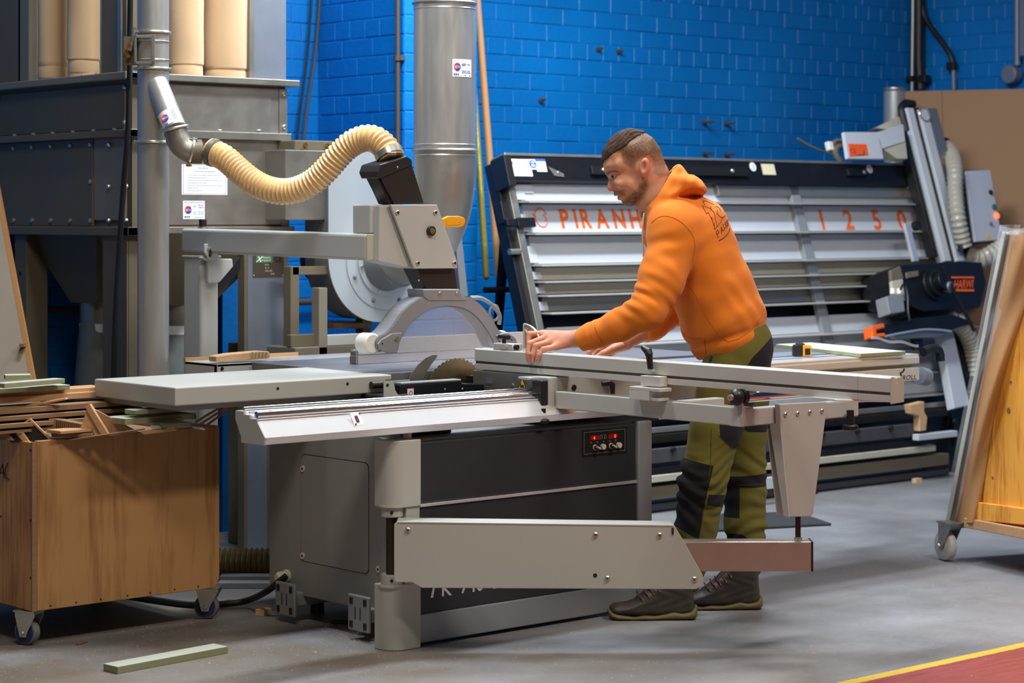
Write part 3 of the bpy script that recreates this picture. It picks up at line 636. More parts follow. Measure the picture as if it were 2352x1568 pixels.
disc(at(1318, 890, Y=5.345), -YV, .010, 'socket', 'black_plastic', ob, .003, 16)
c = at(1393, 884, Y=5.338); MB().tube([c+Vector((-.02, 0, .005)), c+Vector((.004, -.01, .008)), c+Vector((.016, -.012, .002)), c+Vector((.018, -.012, -.03))], [.008, .010, .010, .007], 10).build('clamp_lever', 'black_plastic', ob)
MB().box(4.795, 4.87, 5.40, 5.46, .812, .820).build('clamp_lip', 'alu_bright', car, .002)
c = at(1248, 938, Y=5.335); MB().cyl(c, c-ZV*.035, .008, n=12).build('stop_screw', 'black_metal', car); MB().cyl(c-ZV*.035, c-ZV*.050, .020, n=16).build('stop_knob', 'black_plastic', car, .004)
# corner fittings at its far right end
c = at(2120, 808, Y=5.5); MB().tube(spline([c, c+Vector((.05, 0, .01)), c+Vector((.10, 0, .0)), c+Vector((.11, 0, -.04))], 12), .02, 10).build('end_handle', 'black_metal', car)
MB().cyl(at(2112, 862, Y=5.42), at(2128, 866, Y=5.42), .035, n=14).build('end_roller', 'galv_blue', car)

# ================================================================= OUTRIGGER
XO = 4.857; zb, zt = .718, .775
out = thing('outrigger_frame', 'grey steel outrigger table frame with roller and tapered drop leg', 'outrigger', (5.05, 4.47, .30))
YN = 4.50
MB().box(XO, XO+.05, YN, 5.344, zb, zt).build('side_rail', 'paint', out, .003)
MB().box(XO+.0505, 5.40, YN+.001, YN+.05, zb, zt-.006).build('end_rail', 'paint', out, .003)
MB().box(XO+.05, 5.16, 4.86, 4.90, zb+.01, zt-.008).build('cross_rail', 'paint', out, .003)
MB().prism([(XO-.002, YN-.001, zb), (XO-.002, YN+.05, zb), (XO-.002, YN+.03, zt+.012), (XO-.002, YN-.001, zt+.022)], XV*.006).build('roller_bracket', 'paint', out)
rc = at(1702, 911, Y=YN+.01)
MB().cyl(rc+XV*.012, (5.38, rc.y, rc.z-.0), .019, n=20).build('roller', 'chrome', out)
bk = MB().sphere(rc-XV*.02, .026, 20, (.9, 1, 1)).build('ball_knob', 'black_plastic', out)
MB().cyl(rc-XV*.042, rc-XV*.050, .010, n=14).build('knob_washer', 'zinc', bk); MB().cyl(rc-XV*.050, rc-XV*.052, .004, n=8).build('knob_socket', 'ink_red', bk)
MB().cyl(rc-XV*.002, rc+XV*.014, .024, n=18).build('roller_boss', 'black_plastic', out)
q = [at(x, y, Y=YN-.025) for x, y in ((1791, 928), (1899, 922), (1899, 940), (1868, 1180), (1862, 1186), (1812, 1187), (1795, 1010))]
lg = MB().prism(q, YV*.022).build('leg_plate', 'paint', out, .0025)
q2 = [at(x, y, X=5.0) for x, y in ((1791, 968), (1768, 975), (1800, 1184), (1812, 1187))]
MB().prism(q2, XV*.004).build('leg_side', 'paint', out)
q3 = [(5.0, YN+.028, .70), (5.19, YN+.028, .70), (5.145, YN+.028, .43), (5.045, YN+.028, .43)]
MB().prism(q3, YV*.004).build('leg_back', 'paint', out)
for px, py in ((1803, 951), (1831, 949), (1859, 946), (1887, 943)): bolt(lg, at(px, py, Y=YN-.025), -YV, .007, .005)
ax = at(1833, 1186, Y=YN+.005)
MB().cyl((ax.x, ax.y, .36), (ax.x, ax.y, .46), .0085, n=12).build('threaded_rod', 'dark_steel', out)
ARMD = ax.x*ST+ax.y*CT
zr = H-(1243-HY)/F*ARMD
MB().cyl((ax.x, ax.y, zr), (ax.x, ax.y, zr+.014), .014, n=6).build('lock_nut', 'zinc', out)
c = at(1953, 938, Y=YN-.02)
kp = MB().cyl(c-ZV*.005, c-ZV*.05, .012, n=14).build('clamp_stem', 'black_plastic', out); MB().cyl(c-ZV*.05, c-ZV*.068, .025, n=18).build('clamp_knob', 'black_plastic', kp, .005)
# ================================================================= SWING ARM (carries the outrigger)
arm = thing('swing_arm', 'wide grey swing arm plate with telescoping tube hinged on the saw corner', 'support arm', (pv.x, pv.y, .2))
D = ARMD-.055
pp = [at(x, y, d=D) for x, y in ((905, 1204), (912, 1197), (1548, 1205), (1552, 1212), (1575, 1250), (1613, 1318), (1617, 1334), (1612, 1347), (1598, 1353), (970, 1350), (946, 1337), (908, 1337), (905, 1332))]
ap = MB().prism(pp, FV*.014).build('arm_plate', 'paint', arm, .002)
tp = [at(x, y, d=D) for x, y in ((910, 1197), (1548, 1205))]
MB().obox(tp[0], tp[1]-tp[0], FV*.09, ZV*-.012).build('arm_top_flange', 'paint', arm, .004)
bp_ = [at(x, y, d=D+.014) for x, y in ((930, 1330), (1590, 1338))]
MB().obox(bp_[0], bp_[1]-bp_[0], FV*.07, ZV*-.012).build('arm_bottom_flange', 'paint', arm, .002)
for px, py in ((1368, 1228), (1515, 1229), (1395, 1328), (1595, 1330), (937, 1217)):
    c = at(px, py, d=D); bo = bolt(ap, c, -FV, .0085, .005); disc(c-FV*.005, -FV, .004, 'bolt_socket', 'plate_brown', bo, .0008, 8)
disc(at(1367, 1321, d=D), -FV, .007, 'hole', 'dark_steel', ap, .001, 6)
MB().cbox(at(1545, 1219, d=D-.002), RV*.006, FV*.003, ZV*.02).build('slot', 'dark_steel', ap)
t0, t1_ = at(1500, 1244, d=D+.02), at(1866, 1244, d=D+.02)
hh = (1312-1244)/F*(D+.02)
tb = MB().obox(t0, t1_-t0, FV*.07, ZV*-hh).build('telescopic_tube', 'tube_steel', arm, .003)
e = at(1863, 1244, d=D+.018); MB().obox(e+ZV*.001, RV*.007, FV*.074, ZV*-(hh+.002)).build('tube_cap', 'black_plastic', arm, .002)

# ================================================================= CROSSCUT FENCE
XF = 4.868; FYN, FYF = at(2045, 868, X=XF).y, at(1090, 800, X=XF).y
fz1 = .898; fz0 = .8265
def fence_prof(y):
    x = XF
    return [(x, y, fz0), (x, y, .8455), (x+.012, y, .8455), (x+.012, y, .8545), (x, y, .8545), (x, y, fz1-.004), (x+.004, y, fz1), (x+.018, y, fz1), (x+.018, y, fz1-.004), (x+.034, y, fz1-.004), (x+.034, y, fz1), (x+.046, y, fz1), (x+.055, y, fz1-.014), (x+.055, y, fz0)]
fen = thing('crosscut_fence', 'long beige aluminium crosscut fence the man leans over', 'fence', (XF+.027, (FYN+FYF)/2, fz0))
ysp = at(1970, 860, X=XF).y
fb = MB().prism(fence_prof(ysp), YV*(FYF-ysp)).build('fence_bar', 'alu_fence', fen, .0008)
MB().prism(fence_prof(FYN), YV*(ysp-.001-FYN)).build('fence_extension', 'alu_fence', fen, .0008)
ec = [(XF, FYN-.004, fz0-.004), (XF+.056, FYN-.004, fz0-.001), (XF+.056, FYN-.004, fz1-.014), (XF+.046, FYN-.004, fz1), (XF+.034, FYN-.004, fz1-.002), (XF+.034, FYN-.004, fz1-.018), (XF+.018, FYN-.004, fz1-.018), (XF+.018, FYN-.004, fz1-.003), (XF, FYN-.004, fz1)]
MB().prism(ec, YV*.004).build('end_cap', 'beige_board', fen)
MB().box(XF+.004, XF+.008, FYN+.002, FYF-.002, .8455, .8545).build('t_slot_shadow', 'plate_brown', fen)
MB().prism([(XF-.03, 4.12, fz0-.006), (XF+.06, 4.0, fz0-.006), (XF+.06, 4.25, fz0-.006), (XF-.02, 4.22, fz0-.006)], ZV*.006).build('slide_shoe', 'alu_bright', fen, .003)
# clamp block with black lever
cy = at(1494, 860, X=XF-.03).y
cl = MB().box(XF-.035, XF+.0, cy-.045, cy+.04, .820, .852).build('clamp_block', 'alu_fence', fen, .0015, label='aluminium clamp block under the fence')
MB().box(XF-.055, XF+.0, cy-.065, cy+.07, .806, .817).box(XF-.055, XF+.0, cy-.02, cy+.07, .776, .806).box(XF-.05, XF+.0, cy-.055, cy-.02, .776, .786).build('clamp_bracket', 'alu_fence', cl, .0015)
hp = at(1494, 852, X=XF-.018); up = at(1491, 812, X=XF-.018); tp_ = at(1476, 797, X=XF-.018)
hv = MB().cyl(hp, up, .0085, .0115, 14).build('lever_stem', 'black_plastic', cl)
MB().tube([up-ZV*.004, up+ZV*.006+YV*.004, tp_], [.013, .0135, .008], 12).build('lever_handle', 'black_plastic', cl)
MB().cyl(hp-ZV*.0, hp+ZV*.006, .014, n=16).build('lever_washer', 'alu_bright', cl)
# flip stop on the far end of the fence
ys = at(1165, 795, X=XF+.02).y
fs = MB().box(XF+.003, XF+.05, ys-.045, ys+.055, fz1, fz1+.022).build('stop_body', 'alu_fence', fen, .002, label='small aluminium flip stop on the fence')
c = at(1158, 782, X=XF+.02); MB().cyl(c-ZV*.012, c+ZV*.008, .007, n=12).build('stop_screw', 'black_plastic', fs)
MB().cyl(c+ZV*.012-YV*.026-XV*.002, c+ZV*.012+YV*.026, .0085, n=12).build('stop_wing', 'black_plastic', fs)
c = at(1178, 797, X=XF+.015); MB().cyl(c+YV*.02, c-YV*.012, .0115, n=16).build('eccentric_ring', 'white_plastic', fs); MB().cyl(c-YV*.012, c-YV*.024, .009, n=14).build('eccentric_knob', 'black_plastic', fs)
c = at(1157, 797, X=XF+.002); MB().prism([c+Vector((0, .022*math.cos(q*1.047), .008*math.sin(q*1.047))) for q in range(6)], XV*-.001).build('stop_label', 'beige_board', fs)
# quarter-round flap of the stop
yq = at(1206, 790, X=XF+.05)
fl = []
q0 = at(1206, 800, X=XF+.05); q1 = at(1206, 744, X=XF+.05); Rq = q1.z-q0.z
fl = [q0]+[q0+Vector((0, -Rq*1.05*math.sin(k*math.pi/20), Rq*math.cos(k*math.pi/20))) for k in range(11)]
flap = MB().prism(fl, XV*.004).build('stop_flap', 'alu_fence', fs)
fo = [q0+Vector((-.004, -Rq*1.05*math.sin(k*math.pi/20), Rq*math.cos(k*math.pi/20))) for k in range(11)]
MB().tube(fo, .0035, 6).tube([q0+XV*-.004, fo[0]], .005, 6).tube([q0+Vector((-.004, -.018, 0)), q0+Vector((-.004, -.018, Rq*.9))], .002, 6).build('flap_rim', 'alu_fence', flap)

# ================================================================= RIP FENCE
RFY = 6.29; rx0 = at(822, 800, Y=RFY).x
rf = thing('rip_fence', 'silver aluminium rip fence standing across the cast iron table behind the blade', 'fence', (5.2, RFY+.02, T))
MB().prism([(rx0, RFY, T+.001), (rx0, RFY, .911), (rx0, RFY+.012, .911), (rx0, RFY+.012, .872), (rx0, RFY+.04, .872), (rx0, RFY+.04, T+.001)], XV*.93).build('fence_face', 'alu_bright', rf, .001)
MB().box(rx0+.004, rx0+.92, RFY+.04, RFY+.056, T+.001, .85).build('fence_foot', 'alu_fence', rf, .002)
for i, (dy, z0, z1) in enumerate(((.046, .834, .848), (.046, .824, .832), (.043, .852, .866))): MB().box(rx0-.002, rx0+.01, RFY+.012, RFY+dy, z0-.002, z1).build('profile_rib', 'steel', rf, .001)
MB().prism([(rx0-.002, RFY-.0, T+.002), (rx0-.002, RFY-.0, .86), (rx0-.002, RFY+.0, .88), (rx0-.002, RFY-.0, .905)], XV*.002).build('profile_edge', 'alu_bright', rf)
MB().box(rx0+.001, rx0+.93, RFY-.0012, RFY, .8525, .8555).build('face_line', 'steel', rf)

# ================================================================= OVERHEAD BLADE GUARD
GX0, GX1 = 4.566, 4.648
og = thing('overhead_guard', 'grey overhead saw guard with post, long arm, dark extraction duct and clear hood', 'blade guard', (4.607, 7.09, 0))
MB().box(GX0, GX1, 7.03, 7.156, 0, 1.205).build('post', 'paint', og, .012, 3)
MB().box(GX0-.004, GX1+.004, 7.02, 7.16, 1.196, 1.206).build('post_cap', 'paint', og, .003)
zl0, zl1 = 1.217, 1.309
MB().obox((GX0, 7.17, zl0), XV*.082, Vector((0, -1.175, -.015)), ZV*.092).build('arm', 'paint', og, .010, 3)
MB().box(GX0+.002, GX1-.002, 5.987, 5.995, 1.203, 1.294).build('arm_end_cap', 'beige_board', og, .003)
c = at(459, 520, X=4.607); MB().cyl((4.607, 7.08, 1.305), (4.607, 7.08, 1.315), .02, n=16).build('cap_washer', 'zinc', og); MB().cyl((4.607, 7.08, 1.315), (4.607, 7.08, 1.345), .015, n=16).build('cap_nut', 'black_plastic', og, .003)
bkp = [at(x, y, Y=7.0) for x, y in ((461, 592), (466, 590), (490, 590), (507, 594), (534, 594), (536, 612), (505, 648), (478, 650), (478, 600))]
bkt = MB().prism(bkp, YV*.02).build('pivot_bracket', 'paint', og, .004)
bk2 = [at(x, y, Y=6.98) for x, y in ((470, 560), (500, 558), (502, 594), (480, 597), (470, 580))]
MB().prism(bk2, YV*.01).build('clamp_ear', 'paint', og, .004)
c = at(482, 571, Y=6.975); MB().cyl(c+YV*.01, c-YV*.02, .009, n=12).build('clamp_bolt', 'zinc', og); MB().tube([c-YV*.012, c-YV*.014+Vector((-.01, 0, -.03))], [.008, .005], 8).build('clamp_pin', 'dark_steel', og)
# black strut behind the post
s0, s1 = at(500, 660, Y=7.12), at(552, 590, Y=7.12)
MB().prism([s0, s1, s1-ZV*.05+XV*.0, s0-ZV*.03], YV*.03).build('strut', 'black_metal', og)
# head box
BY = 5.94
hb = [at(x, y, Y=BY) for x, y in ((897, 470), (1004, 470), (1050, 600), (1050, 616), (952, 617))]
box_ = MB().prism(hb, YV*.012).build('head_plate', 'paint', og, .002)
hs = [at(x, y, Y=BY+.012) for x, y in ((897, 470), (1000, 470), (1046, 614), (952, 615))]
MB().prism(hs, YV*.075).build('head_box', 'paint_shade', og, .003)
h2 = [at(x, y, Y=BY+.02) for x, y in ((872, 472), (899, 470), (953, 617), (925, 612), (870, 600))]
MB().prism(h2, YV*.09).build('head_side', 'paint', og, .003)
h3 = [at(x, y, Y=BY+.05) for x, y in ((850, 470), (875, 470), (875, 536), (850, 536))]
MB().prism(h3, YV*.10).build('head_mount', 'paint', og, .004)
for px, py in ((912, 488), (999, 488), (959, 604), (1043, 604)):
    c = at(px, py, Y=BY); bo = bolt(box_, c, -YV, .009, .006); disc(c-YV*.006, -YV, .0045, 'bolt_socket', 'black_plastic', bo, .001, 8)
c = at(988, 530, Y=BY); lk = MB().cyl(c, c-YV*.012, .018, n=20).build('lock_button', 'black_plastic', box_, .002); disc(c-YV*.012, -YV, .011, 'button_face', 'olive', lk, .002)
lv = [at(x, y, Y=BY+.05) for x, y in ((1017, 502), (1030, 496), (1055, 496), (1067, 500), (1070, 509), (1065, 519), (1055, 522), (1022, 522))]
le = MB().prism(lv, YV*.012).build('release_lever', 'yellow_lever', og, .003)
lv2 = [at(x, y, Y=BY+.049) for x, y in ((1024, 504), (1055, 501), (1062, 509), (1054, 516), (1026, 517))]
MB().prism(lv2, YV*-.001).build('lever_recess', 'yellow_lever', le); bolt(le, at(1055, 509, Y=BY+.048), -YV, .003, .002)
# slanted extraction duct
def slab(pts, y0, dy, name, m, bev=.003): return MB().prism([at(x, y, Y=y0) for x, y in pts], YV*dy).build(name, m, og, bev)
slab(((868, 392), (945, 372), (975, 468), (906, 468)), BY+.02, .09, 'duct_upper', 'brown_duct', .004)
slab(((866, 395), (872, 378), (935, 358), (946, 366), (948, 378), (872, 410)), BY+.012, .105, 'duct_collar', 'brown_duct', .004)
slab(((862, 400), (872, 408), (905, 470), (893, 468)), BY+.03, .06, 'duct_rail', 'black_plastic', .002)
slab(((955, 612), (1044, 612), (1052, 668), (982, 668)), BY+.025, .08, 'duct_lower', 'brown_duct', .003)
for px, py, y in ((913, 384, BY+.012), (879, 417, BY+.03), (962, 644, BY+.025)): bolt(og, at(px, py, Y=y), -YV, .004, .003)
# hood: arch with acrylic window
HYY = 5.90
def arc(pts): return spline([at(x, y, Y=HYY) for x, y in pts], 19)
OP = ((866, 800), (864, 785), (872, 772), (890, 762), (908, 740), (928, 712), (955, 690), (985, 678), (1030, 674), (1075, 682), (1103, 698), (1128, 728), (1148, 760), (1168, 766), (1184, 778), (1188, 796))
IP = ((890, 810), (905, 810), (914, 806), (918, 788), (928, 766), (945, 742), (965, 724), (990, 709), (1027, 702), (1064, 707), (1090, 722), (1112, 746), (1128, 772), (1140, 796), (1150, 799), (1160, 800))
def dens(P_): return spline([at(x, y, Y=HYY) for x, y in P_], 46)
outer, inner = [], []
for P_, L_ in ((OP, outer), (IP, inner)):
    q_ = [at(x, y, Y=HYY) for x, y in P_]; q_ = [q_[0]*2-q_[1]]+q_+[q_[-1]*2-q_[-2]]
    for i in range(1, len(q_)-2):
        for k in range(3):
            t = k/3; a, b, c, d = q_[i-1], q_[i], q_[i+1], q_[i+2]; L_.append(.5*((2*b)+(c-a)*t+(2*a-5*b+4*c-d)*t*t+(3*b-a-3*c+d)*t**3))
    L_.append(q_[-2])
def band_prism(o_, i_, ext):
    mb = MB(); n = len(o_); ext = Vector(ext); k = 0
    mb.v = list(o_)+list(i_)+[p+ext for p in o_]+[p+ext for p in i_]
    for i in range(n-1):
        mb.f += [(i, n+i, n+i+1, i+1), (2*n+i+1, 3*n+i+1, 3*n+i, 2*n+i), (i+1, 2*n+i+1, 2*n+i, i), (n+i, 3*n+i, 3*n+i+1, n+i+1)]
    mb.f += [(0, 2*n, 3*n, n), (n-1, 2*n-1, 4*n-1, 3*n-1)]; mb.sm = [False]*len(mb.f); return mb
band_prism(outer, inner, YV*.010).build('hood_front', 'paint_silver', og, .002)
ob2 = [p+YV*.075 for p in outer]; ib2 = [p+YV*.075 for p in inner]
band_prism(ob2, ib2, YV*.008).build('hood_back', 'paint_silver', og, .002)
sk = MB()
for i in range(len(outer)-1):
    sk.add([outer[i], outer[i+1], outer[i+1]+YV*.08, outer[i]+YV*.08], [(0, 1, 2, 3)], True)
sk.build('hood_top_skin', 'paint_silver', og)
slab(((972, 664), (1056, 664), (1062, 680), (1074, 690), (985, 690), (974, 682)), HYY-.004, .092, 'hood_collar', 'paint_silver', .003)
for px in (1010, 1050): bolt(og, at(px, 674, Y=HYY-.004), -YV, .007, .004)
win = [p+YV*.004 for p in inner[6:40]]+[at(1142, 806, Y=HYY+.004), at(914, 809, Y=HYY+.004)]
MB().prism(win, YV*.003).build('window', 'acrylic', og)
MB().prism([p+YV*.07 for p in win], YV*.003).build('window', 'acrylic', og)
for (px, py, ya, yb, r) in ((866, 789, HYY-.004, HYY+.05, .036), (1170, 778, HYY+.012, HYY+.06, .03)):
    c = at(px, py, Y=HYY); rw = MB().cyl((c.x-.01, ya+.012, c.z), (c.x-.01, yb+.02, c.z), r, n=28).build('guide_roller', 'white_plastic', og, .006)
ft = MB().prism([at(x, y, Y=HYY-.006) for x, y in ((876, 780), (900, 766), (924, 764), (916, 784), (913, 810), (890, 811), (872, 803), (868, 790))], YV*.006).build('roller_arm', 'paint_silver', og, .002)
disc(at(911, 779, Y=HYY-.006), -YV, .009, 'socket', 'steel', ft, .002); disc(at(878, 789, Y=HYY-.006), -YV, .003, 'hole', 'black_plastic', ft, .001, 10)
fr2 = MB().prism([at(x, y, Y=HYY-.006) for x, y in ((1140, 770), (1160, 764), (1180, 772), (1187, 788), (1184, 800), (1160, 800))], YV*.006).build('roller_arm', 'paint_silver', og, .002)
disc(at(1175, 780, Y=HYY-.006), -YV, .003, 'hole', 'black_plastic', fr2, .001, 10)
# loop handle on the right shoulder of the hood
hp_ = spline([at(x, y, Y=HYY+.05) for x, y in ((1080, 684), (1105, 685), (1130, 700), (1147, 722), (1146, 745))], 14)
MB().tube(hp_, .008, 8).build('hood_handle', 'paint_silver', og)
cq = at(1135, 718, Y=HYY+.05); MB().tube([cq+Vector((.022*math.cos(q*.5236), 0, .028*math.sin(q*.5236))) for q in range(13)], .005, 8).build('handle_eye', 'paint_silver', og)

# ================================================================= HOSE from guard to branch
hpts = [((899, 366), 7.60), ((884, 337), 7.62), ((852, 317), 7.65), ((812, 327), 7.68), ((778, 357), 7.70), ((748, 392), 7.72), ((712, 422), 7.74), ((668, 439), 7.77), ((622, 436), 7.80), ((582, 418), 7.83), ((548, 391), 7.86), ((515, 362), 7.89), ((482, 347), 7.92)]
path = spline([at(p[0], p[1], d=d) for p, d in hpts], 200)
hose = thing('extraction_hose', 'tan ribbed flexible hose sagging between the steel branch and the saw guard', 'hose', path[100])
corrugated(path, .0450, .0165, .0036, 22).build('tube', 'hose_tan', hose)
def band(path, k0, k1, r, name, m, par):
    MB().tube(path[k0:k1], r, 22).build(name, m, par)
band(path, 2, 8, .0515, 'clamp_band', 'zinc', hose); band(path, 193, 198, .052, 'clamp_band', 'steel', hose)
c = path[5]; MB().cbox(c-FV*.05+RV*.012, RV*.03, FV*.012, ZV*.012).build('clamp_screw', 'zinc', hose, .002)
# ================================================================= DUST EXTRACTOR (left)
EX0, EX1, EY0, EY1 = 4.42, 5.165, 7.30, 8.42
de = thing('dust_extractor', 'large galvanised dust extractor cabinet with cloth filter bags behind the saw', 'dust extractor', ((EX0+EX1)/2, 7.7, 0))
z1, z2, z3, z4 = 1.885, 1.675, 1.31, 2.75
# corner posts
for x, y in ((EX1-.20, EY0), (EX0, EY0+.02), (EX0, 8.12), (EX1-.12, EY1-.1)):
    wide = (x == EX1-.20)
    MB().box(x, x+(.20 if wide else .10), y, y+(.05 if wide else .10), 0, z3-.03).build('post', 'galv_blue' if wide else 'galv_dull', de, .003)
MB().box(EX1-.215, EX1-.2, EY0+.004, EY0+.05, 0, z3-.03).build('post_flange', 'galv_dull', de)
MB().box(EX0-.004, EX0+.005, EY0+.02, EY0+.20, .0, z3-.03).build('post_web', 'galv_dull', de)
for z in (.95, 1.12): disc((EX0-.001, 8.17, z), -XV, .008, 'bolt_hole', 'black_plastic', de, .002, 10)
# bottom ring beam
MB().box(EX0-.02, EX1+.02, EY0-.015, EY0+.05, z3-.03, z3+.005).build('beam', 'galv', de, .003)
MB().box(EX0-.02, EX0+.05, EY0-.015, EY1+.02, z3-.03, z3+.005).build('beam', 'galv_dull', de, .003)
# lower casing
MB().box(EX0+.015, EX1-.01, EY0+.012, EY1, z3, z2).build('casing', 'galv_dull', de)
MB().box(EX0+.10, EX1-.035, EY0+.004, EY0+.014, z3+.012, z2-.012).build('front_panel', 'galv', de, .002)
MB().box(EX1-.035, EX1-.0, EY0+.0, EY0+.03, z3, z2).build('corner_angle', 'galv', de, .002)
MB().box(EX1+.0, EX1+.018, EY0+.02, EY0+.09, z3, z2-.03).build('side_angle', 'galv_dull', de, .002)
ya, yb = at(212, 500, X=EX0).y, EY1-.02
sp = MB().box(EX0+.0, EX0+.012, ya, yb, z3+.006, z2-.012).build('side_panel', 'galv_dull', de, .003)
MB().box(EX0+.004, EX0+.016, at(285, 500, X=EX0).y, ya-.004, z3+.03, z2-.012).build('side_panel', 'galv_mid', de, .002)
for i in range(5):
    y = ya+.012+i*(yb-ya-.03)/5
    for z in (z2-.035, z3+.028): bolt(sp, (EX0, y, z), -XV, .010, .008)
for z in (z2-.04, (z2+z3)/2-.02, z3+.03):
    for px in (252, 292): bolt(de, Vector((EX0-.001, at(px, 500, X=EX0).y, z)), -XV, .010, .010)
bolt(sp, (EX0, ya+.012, (z2+z3)/2), -XV, .010, .008)
for z in (z2-.03, (z2+z3)/2+.0, z3+.04): bolt(de, (EX1-.018, EY0, z), -YV, .009, .008)
# flange 2
MB().box(EX0-.02, EX1+.0, EY0-.02, EY0+.03, z2-.012, z2+.018).build('flange', 'galv', de, .002)
MB().box(EX0-.03, EX0+.03, EY0-.02, EY1+.03, z2-.012, z2+.016).build('flange', 'galv_dull', de, .002)
MB().box(EX1+.0, EX1+.03, EY0+.02, EY0+.06, z2-.005, z2+.012).build('flange_stub', 'dark_steel', de)
for i in range(7): bolt(de, (EX0-.01, EY0+.10+i*.16, z2+.016), ZV, .010, .008)
for px in (505, 595): bolt(de, at(px, 302, Y=EY0), ZV, .009, .008)
# upper casing
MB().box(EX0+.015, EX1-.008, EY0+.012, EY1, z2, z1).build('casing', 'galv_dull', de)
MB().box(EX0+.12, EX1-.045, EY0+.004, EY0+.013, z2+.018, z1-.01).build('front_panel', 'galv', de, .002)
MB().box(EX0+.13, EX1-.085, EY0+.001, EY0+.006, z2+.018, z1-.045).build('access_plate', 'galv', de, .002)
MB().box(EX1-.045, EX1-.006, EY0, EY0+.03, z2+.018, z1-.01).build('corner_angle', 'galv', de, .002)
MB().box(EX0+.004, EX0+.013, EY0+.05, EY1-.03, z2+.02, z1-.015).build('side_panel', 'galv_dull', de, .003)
for z in (z2+.045, z1-.03):
    bolt(de, (EX1-.022, EY0, z), -YV, .010, .008); bolt(de, (EX0+.003, EY0+.045, z), -XV, .009, .008); bolt(de, (EX0+.003, EY1-.06, z), -XV, .009, .008)
# top flange
MB().box(EX0-.02, EX1+.035, EY0-.03, EY0+.05, z1, z1+.026).build('top_flange', 'galv', de, .003)
MB().box(EX0-.04, EX0+.04, EY0-.03, EY1+.05, z1, z1+.028).build('top_flange', 'galv_mid', de, .003)
MB().box(EX0+.04, EX1+.02, EY0+.05, EY1, z1+.004, z1+.02).build('tube_plate', 'galv_dull', de)
for i in range(5): bolt(de, (EX0-.0, EY0+.25+i*.11, z1+.028), ZV, .009, .008)
for px in (427, 513): bolt(de, at(px, 182, Y=EY0+.0), ZV, .009, .008)
# uprights
for x0, x1, y0, y1, m in ((EX1-.165, EX1-.005, EY0+.01, EY0+.05, 'galv_blue'), (EX0+.0, EX0+.045, EY0+.03, EY0+.22, 'galv_dull'), (EX0, EX0+.04, 8.10, 8.19, 'galv_mid'), (EX0, EX0+.1, 8.17, 8.42, 'galv_dull')):
    MB().box(x0, x1, y0, y1, z1+.026, z4).build('upright', m, de, .003)
MB().box(EX1-.185, EX1-.165, EY0+.01, EY0+.05, z1+.026, z4).build('upright_flange', 'galv', de)
MB().box(EX0+.06, EX1-.06, EY1-.03, EY1, z1+.03, z4).build('back_sheet', 'galv_dull', de)
# filter bags
def bagm(cx, cy, r, zfold):
    prof = []
    H_ = z4-(z1+.02)
    for k in range(30):
        z = z1+.02+H_*k/29; t = z-zfold
        rr_ = r*(.92 if t < -.004 else 1.0+.03*math.sin(z*9)) if t < .0 else r*(1.0+.012*math.sin(z*7+cx*9))
        prof.append(((z-z1-.02)/H_, rr_))
    prof = sorted(set(prof+[((zfold-.012-z1-.02)/H_, r*.93), ((zfold-.004-z1-.02)/H_, r*.90), ((zfold+.006-z1-.02)/H_, r*1.0)]))
    mb = MB().lathe((cx, cy, z1+.02), ZV*H_, prof, 26)
    for v in mb.v:
        n_ = noise.noise(Vector((v.x*14, v.y*14, v.z*5)))*.006; d = Vector((v.x-cx, v.y-cy, 0)); v += d.normalized()*n_
    return mb
for px, d, r, zf, lb in ((428, 8.68, .069, 1.955, None), (518, 8.80, .089, 1.945, None), (192, 8.75, .066, 1.98, None), (121, 8.93, .063, 1.97, None), (340, 8.95, .07, 1.96, None)):
    c = at(px, 500, d=d); b = bagm(c.x, c.y, r, zf).build('filter_bag', 'bag', de)
    MB().lathe((c.x, c.y, zf-.05), ZV*.05, [(0, r*.95), (.1, r*.97), (.9, r*.95), (1, r*.93)], 26).build('bag_collar', 'bag', b)
# hopper and collection sacks
for (cx, cy) in ((4.80, 7.56), (4.66, 7.90)):
    mb = MB(); a, b = (4.45, 7.33, 1.29), (5.14, 8.2, 1.29)
    top = [(4.46, cy-.28, 1.29), (5.13, cy-.28, 1.29), (5.13, cy+.30, 1.29), (4.46, cy+.30, 1.29)]; r = .10
    bot = [(cx-r, cy-r, 1.0), (cx+r, cy-r, 1.0), (cx+r, cy+r, 1.0), (cx-r, cy+r, 1.0)]
    mb.add(top+bot, [(0, 1, 5, 4), (1, 2, 6, 5), (2, 3, 7, 6), (3, 0, 4, 7)]); mb.build('hopper', 'galv_dull', de)
    MB().cyl((cx, cy, .90), (cx, cy, 1.01), r, n=20).build('spout', 'galv', de)
    MB().cyl((cx, cy, .88), (cx, cy, .915), r*1.03, n=20).build('sack_band', 'paper', de)
for (cx, cy), nm in (((4.66, 7.90), 'left of the galvanised pipe'), ((4.80, 7.56), 'behind the guard post')):
    mb = MB().lathe((cx, cy, .0), ZV*.92, [(0, .09), (.03, .125), (.4, .125), (.75, .12), (.92, .108), (1, .1)], 28)
    for v in mb.v:
        n_ = noise.noise(Vector((v.x*9, v.y*9, v.z*7)))*.018; dd = Vector((v.x-cx, v.y-cy, 0)); v += dd.normalized()*n_ if dd.length > 0 else Vector()
    tag(recentre(mb.build('dust_sack', 'sack')), 'grey plastic dust sack strapped under the extractor hopper '+nm, 'sack', 'dust sacks')
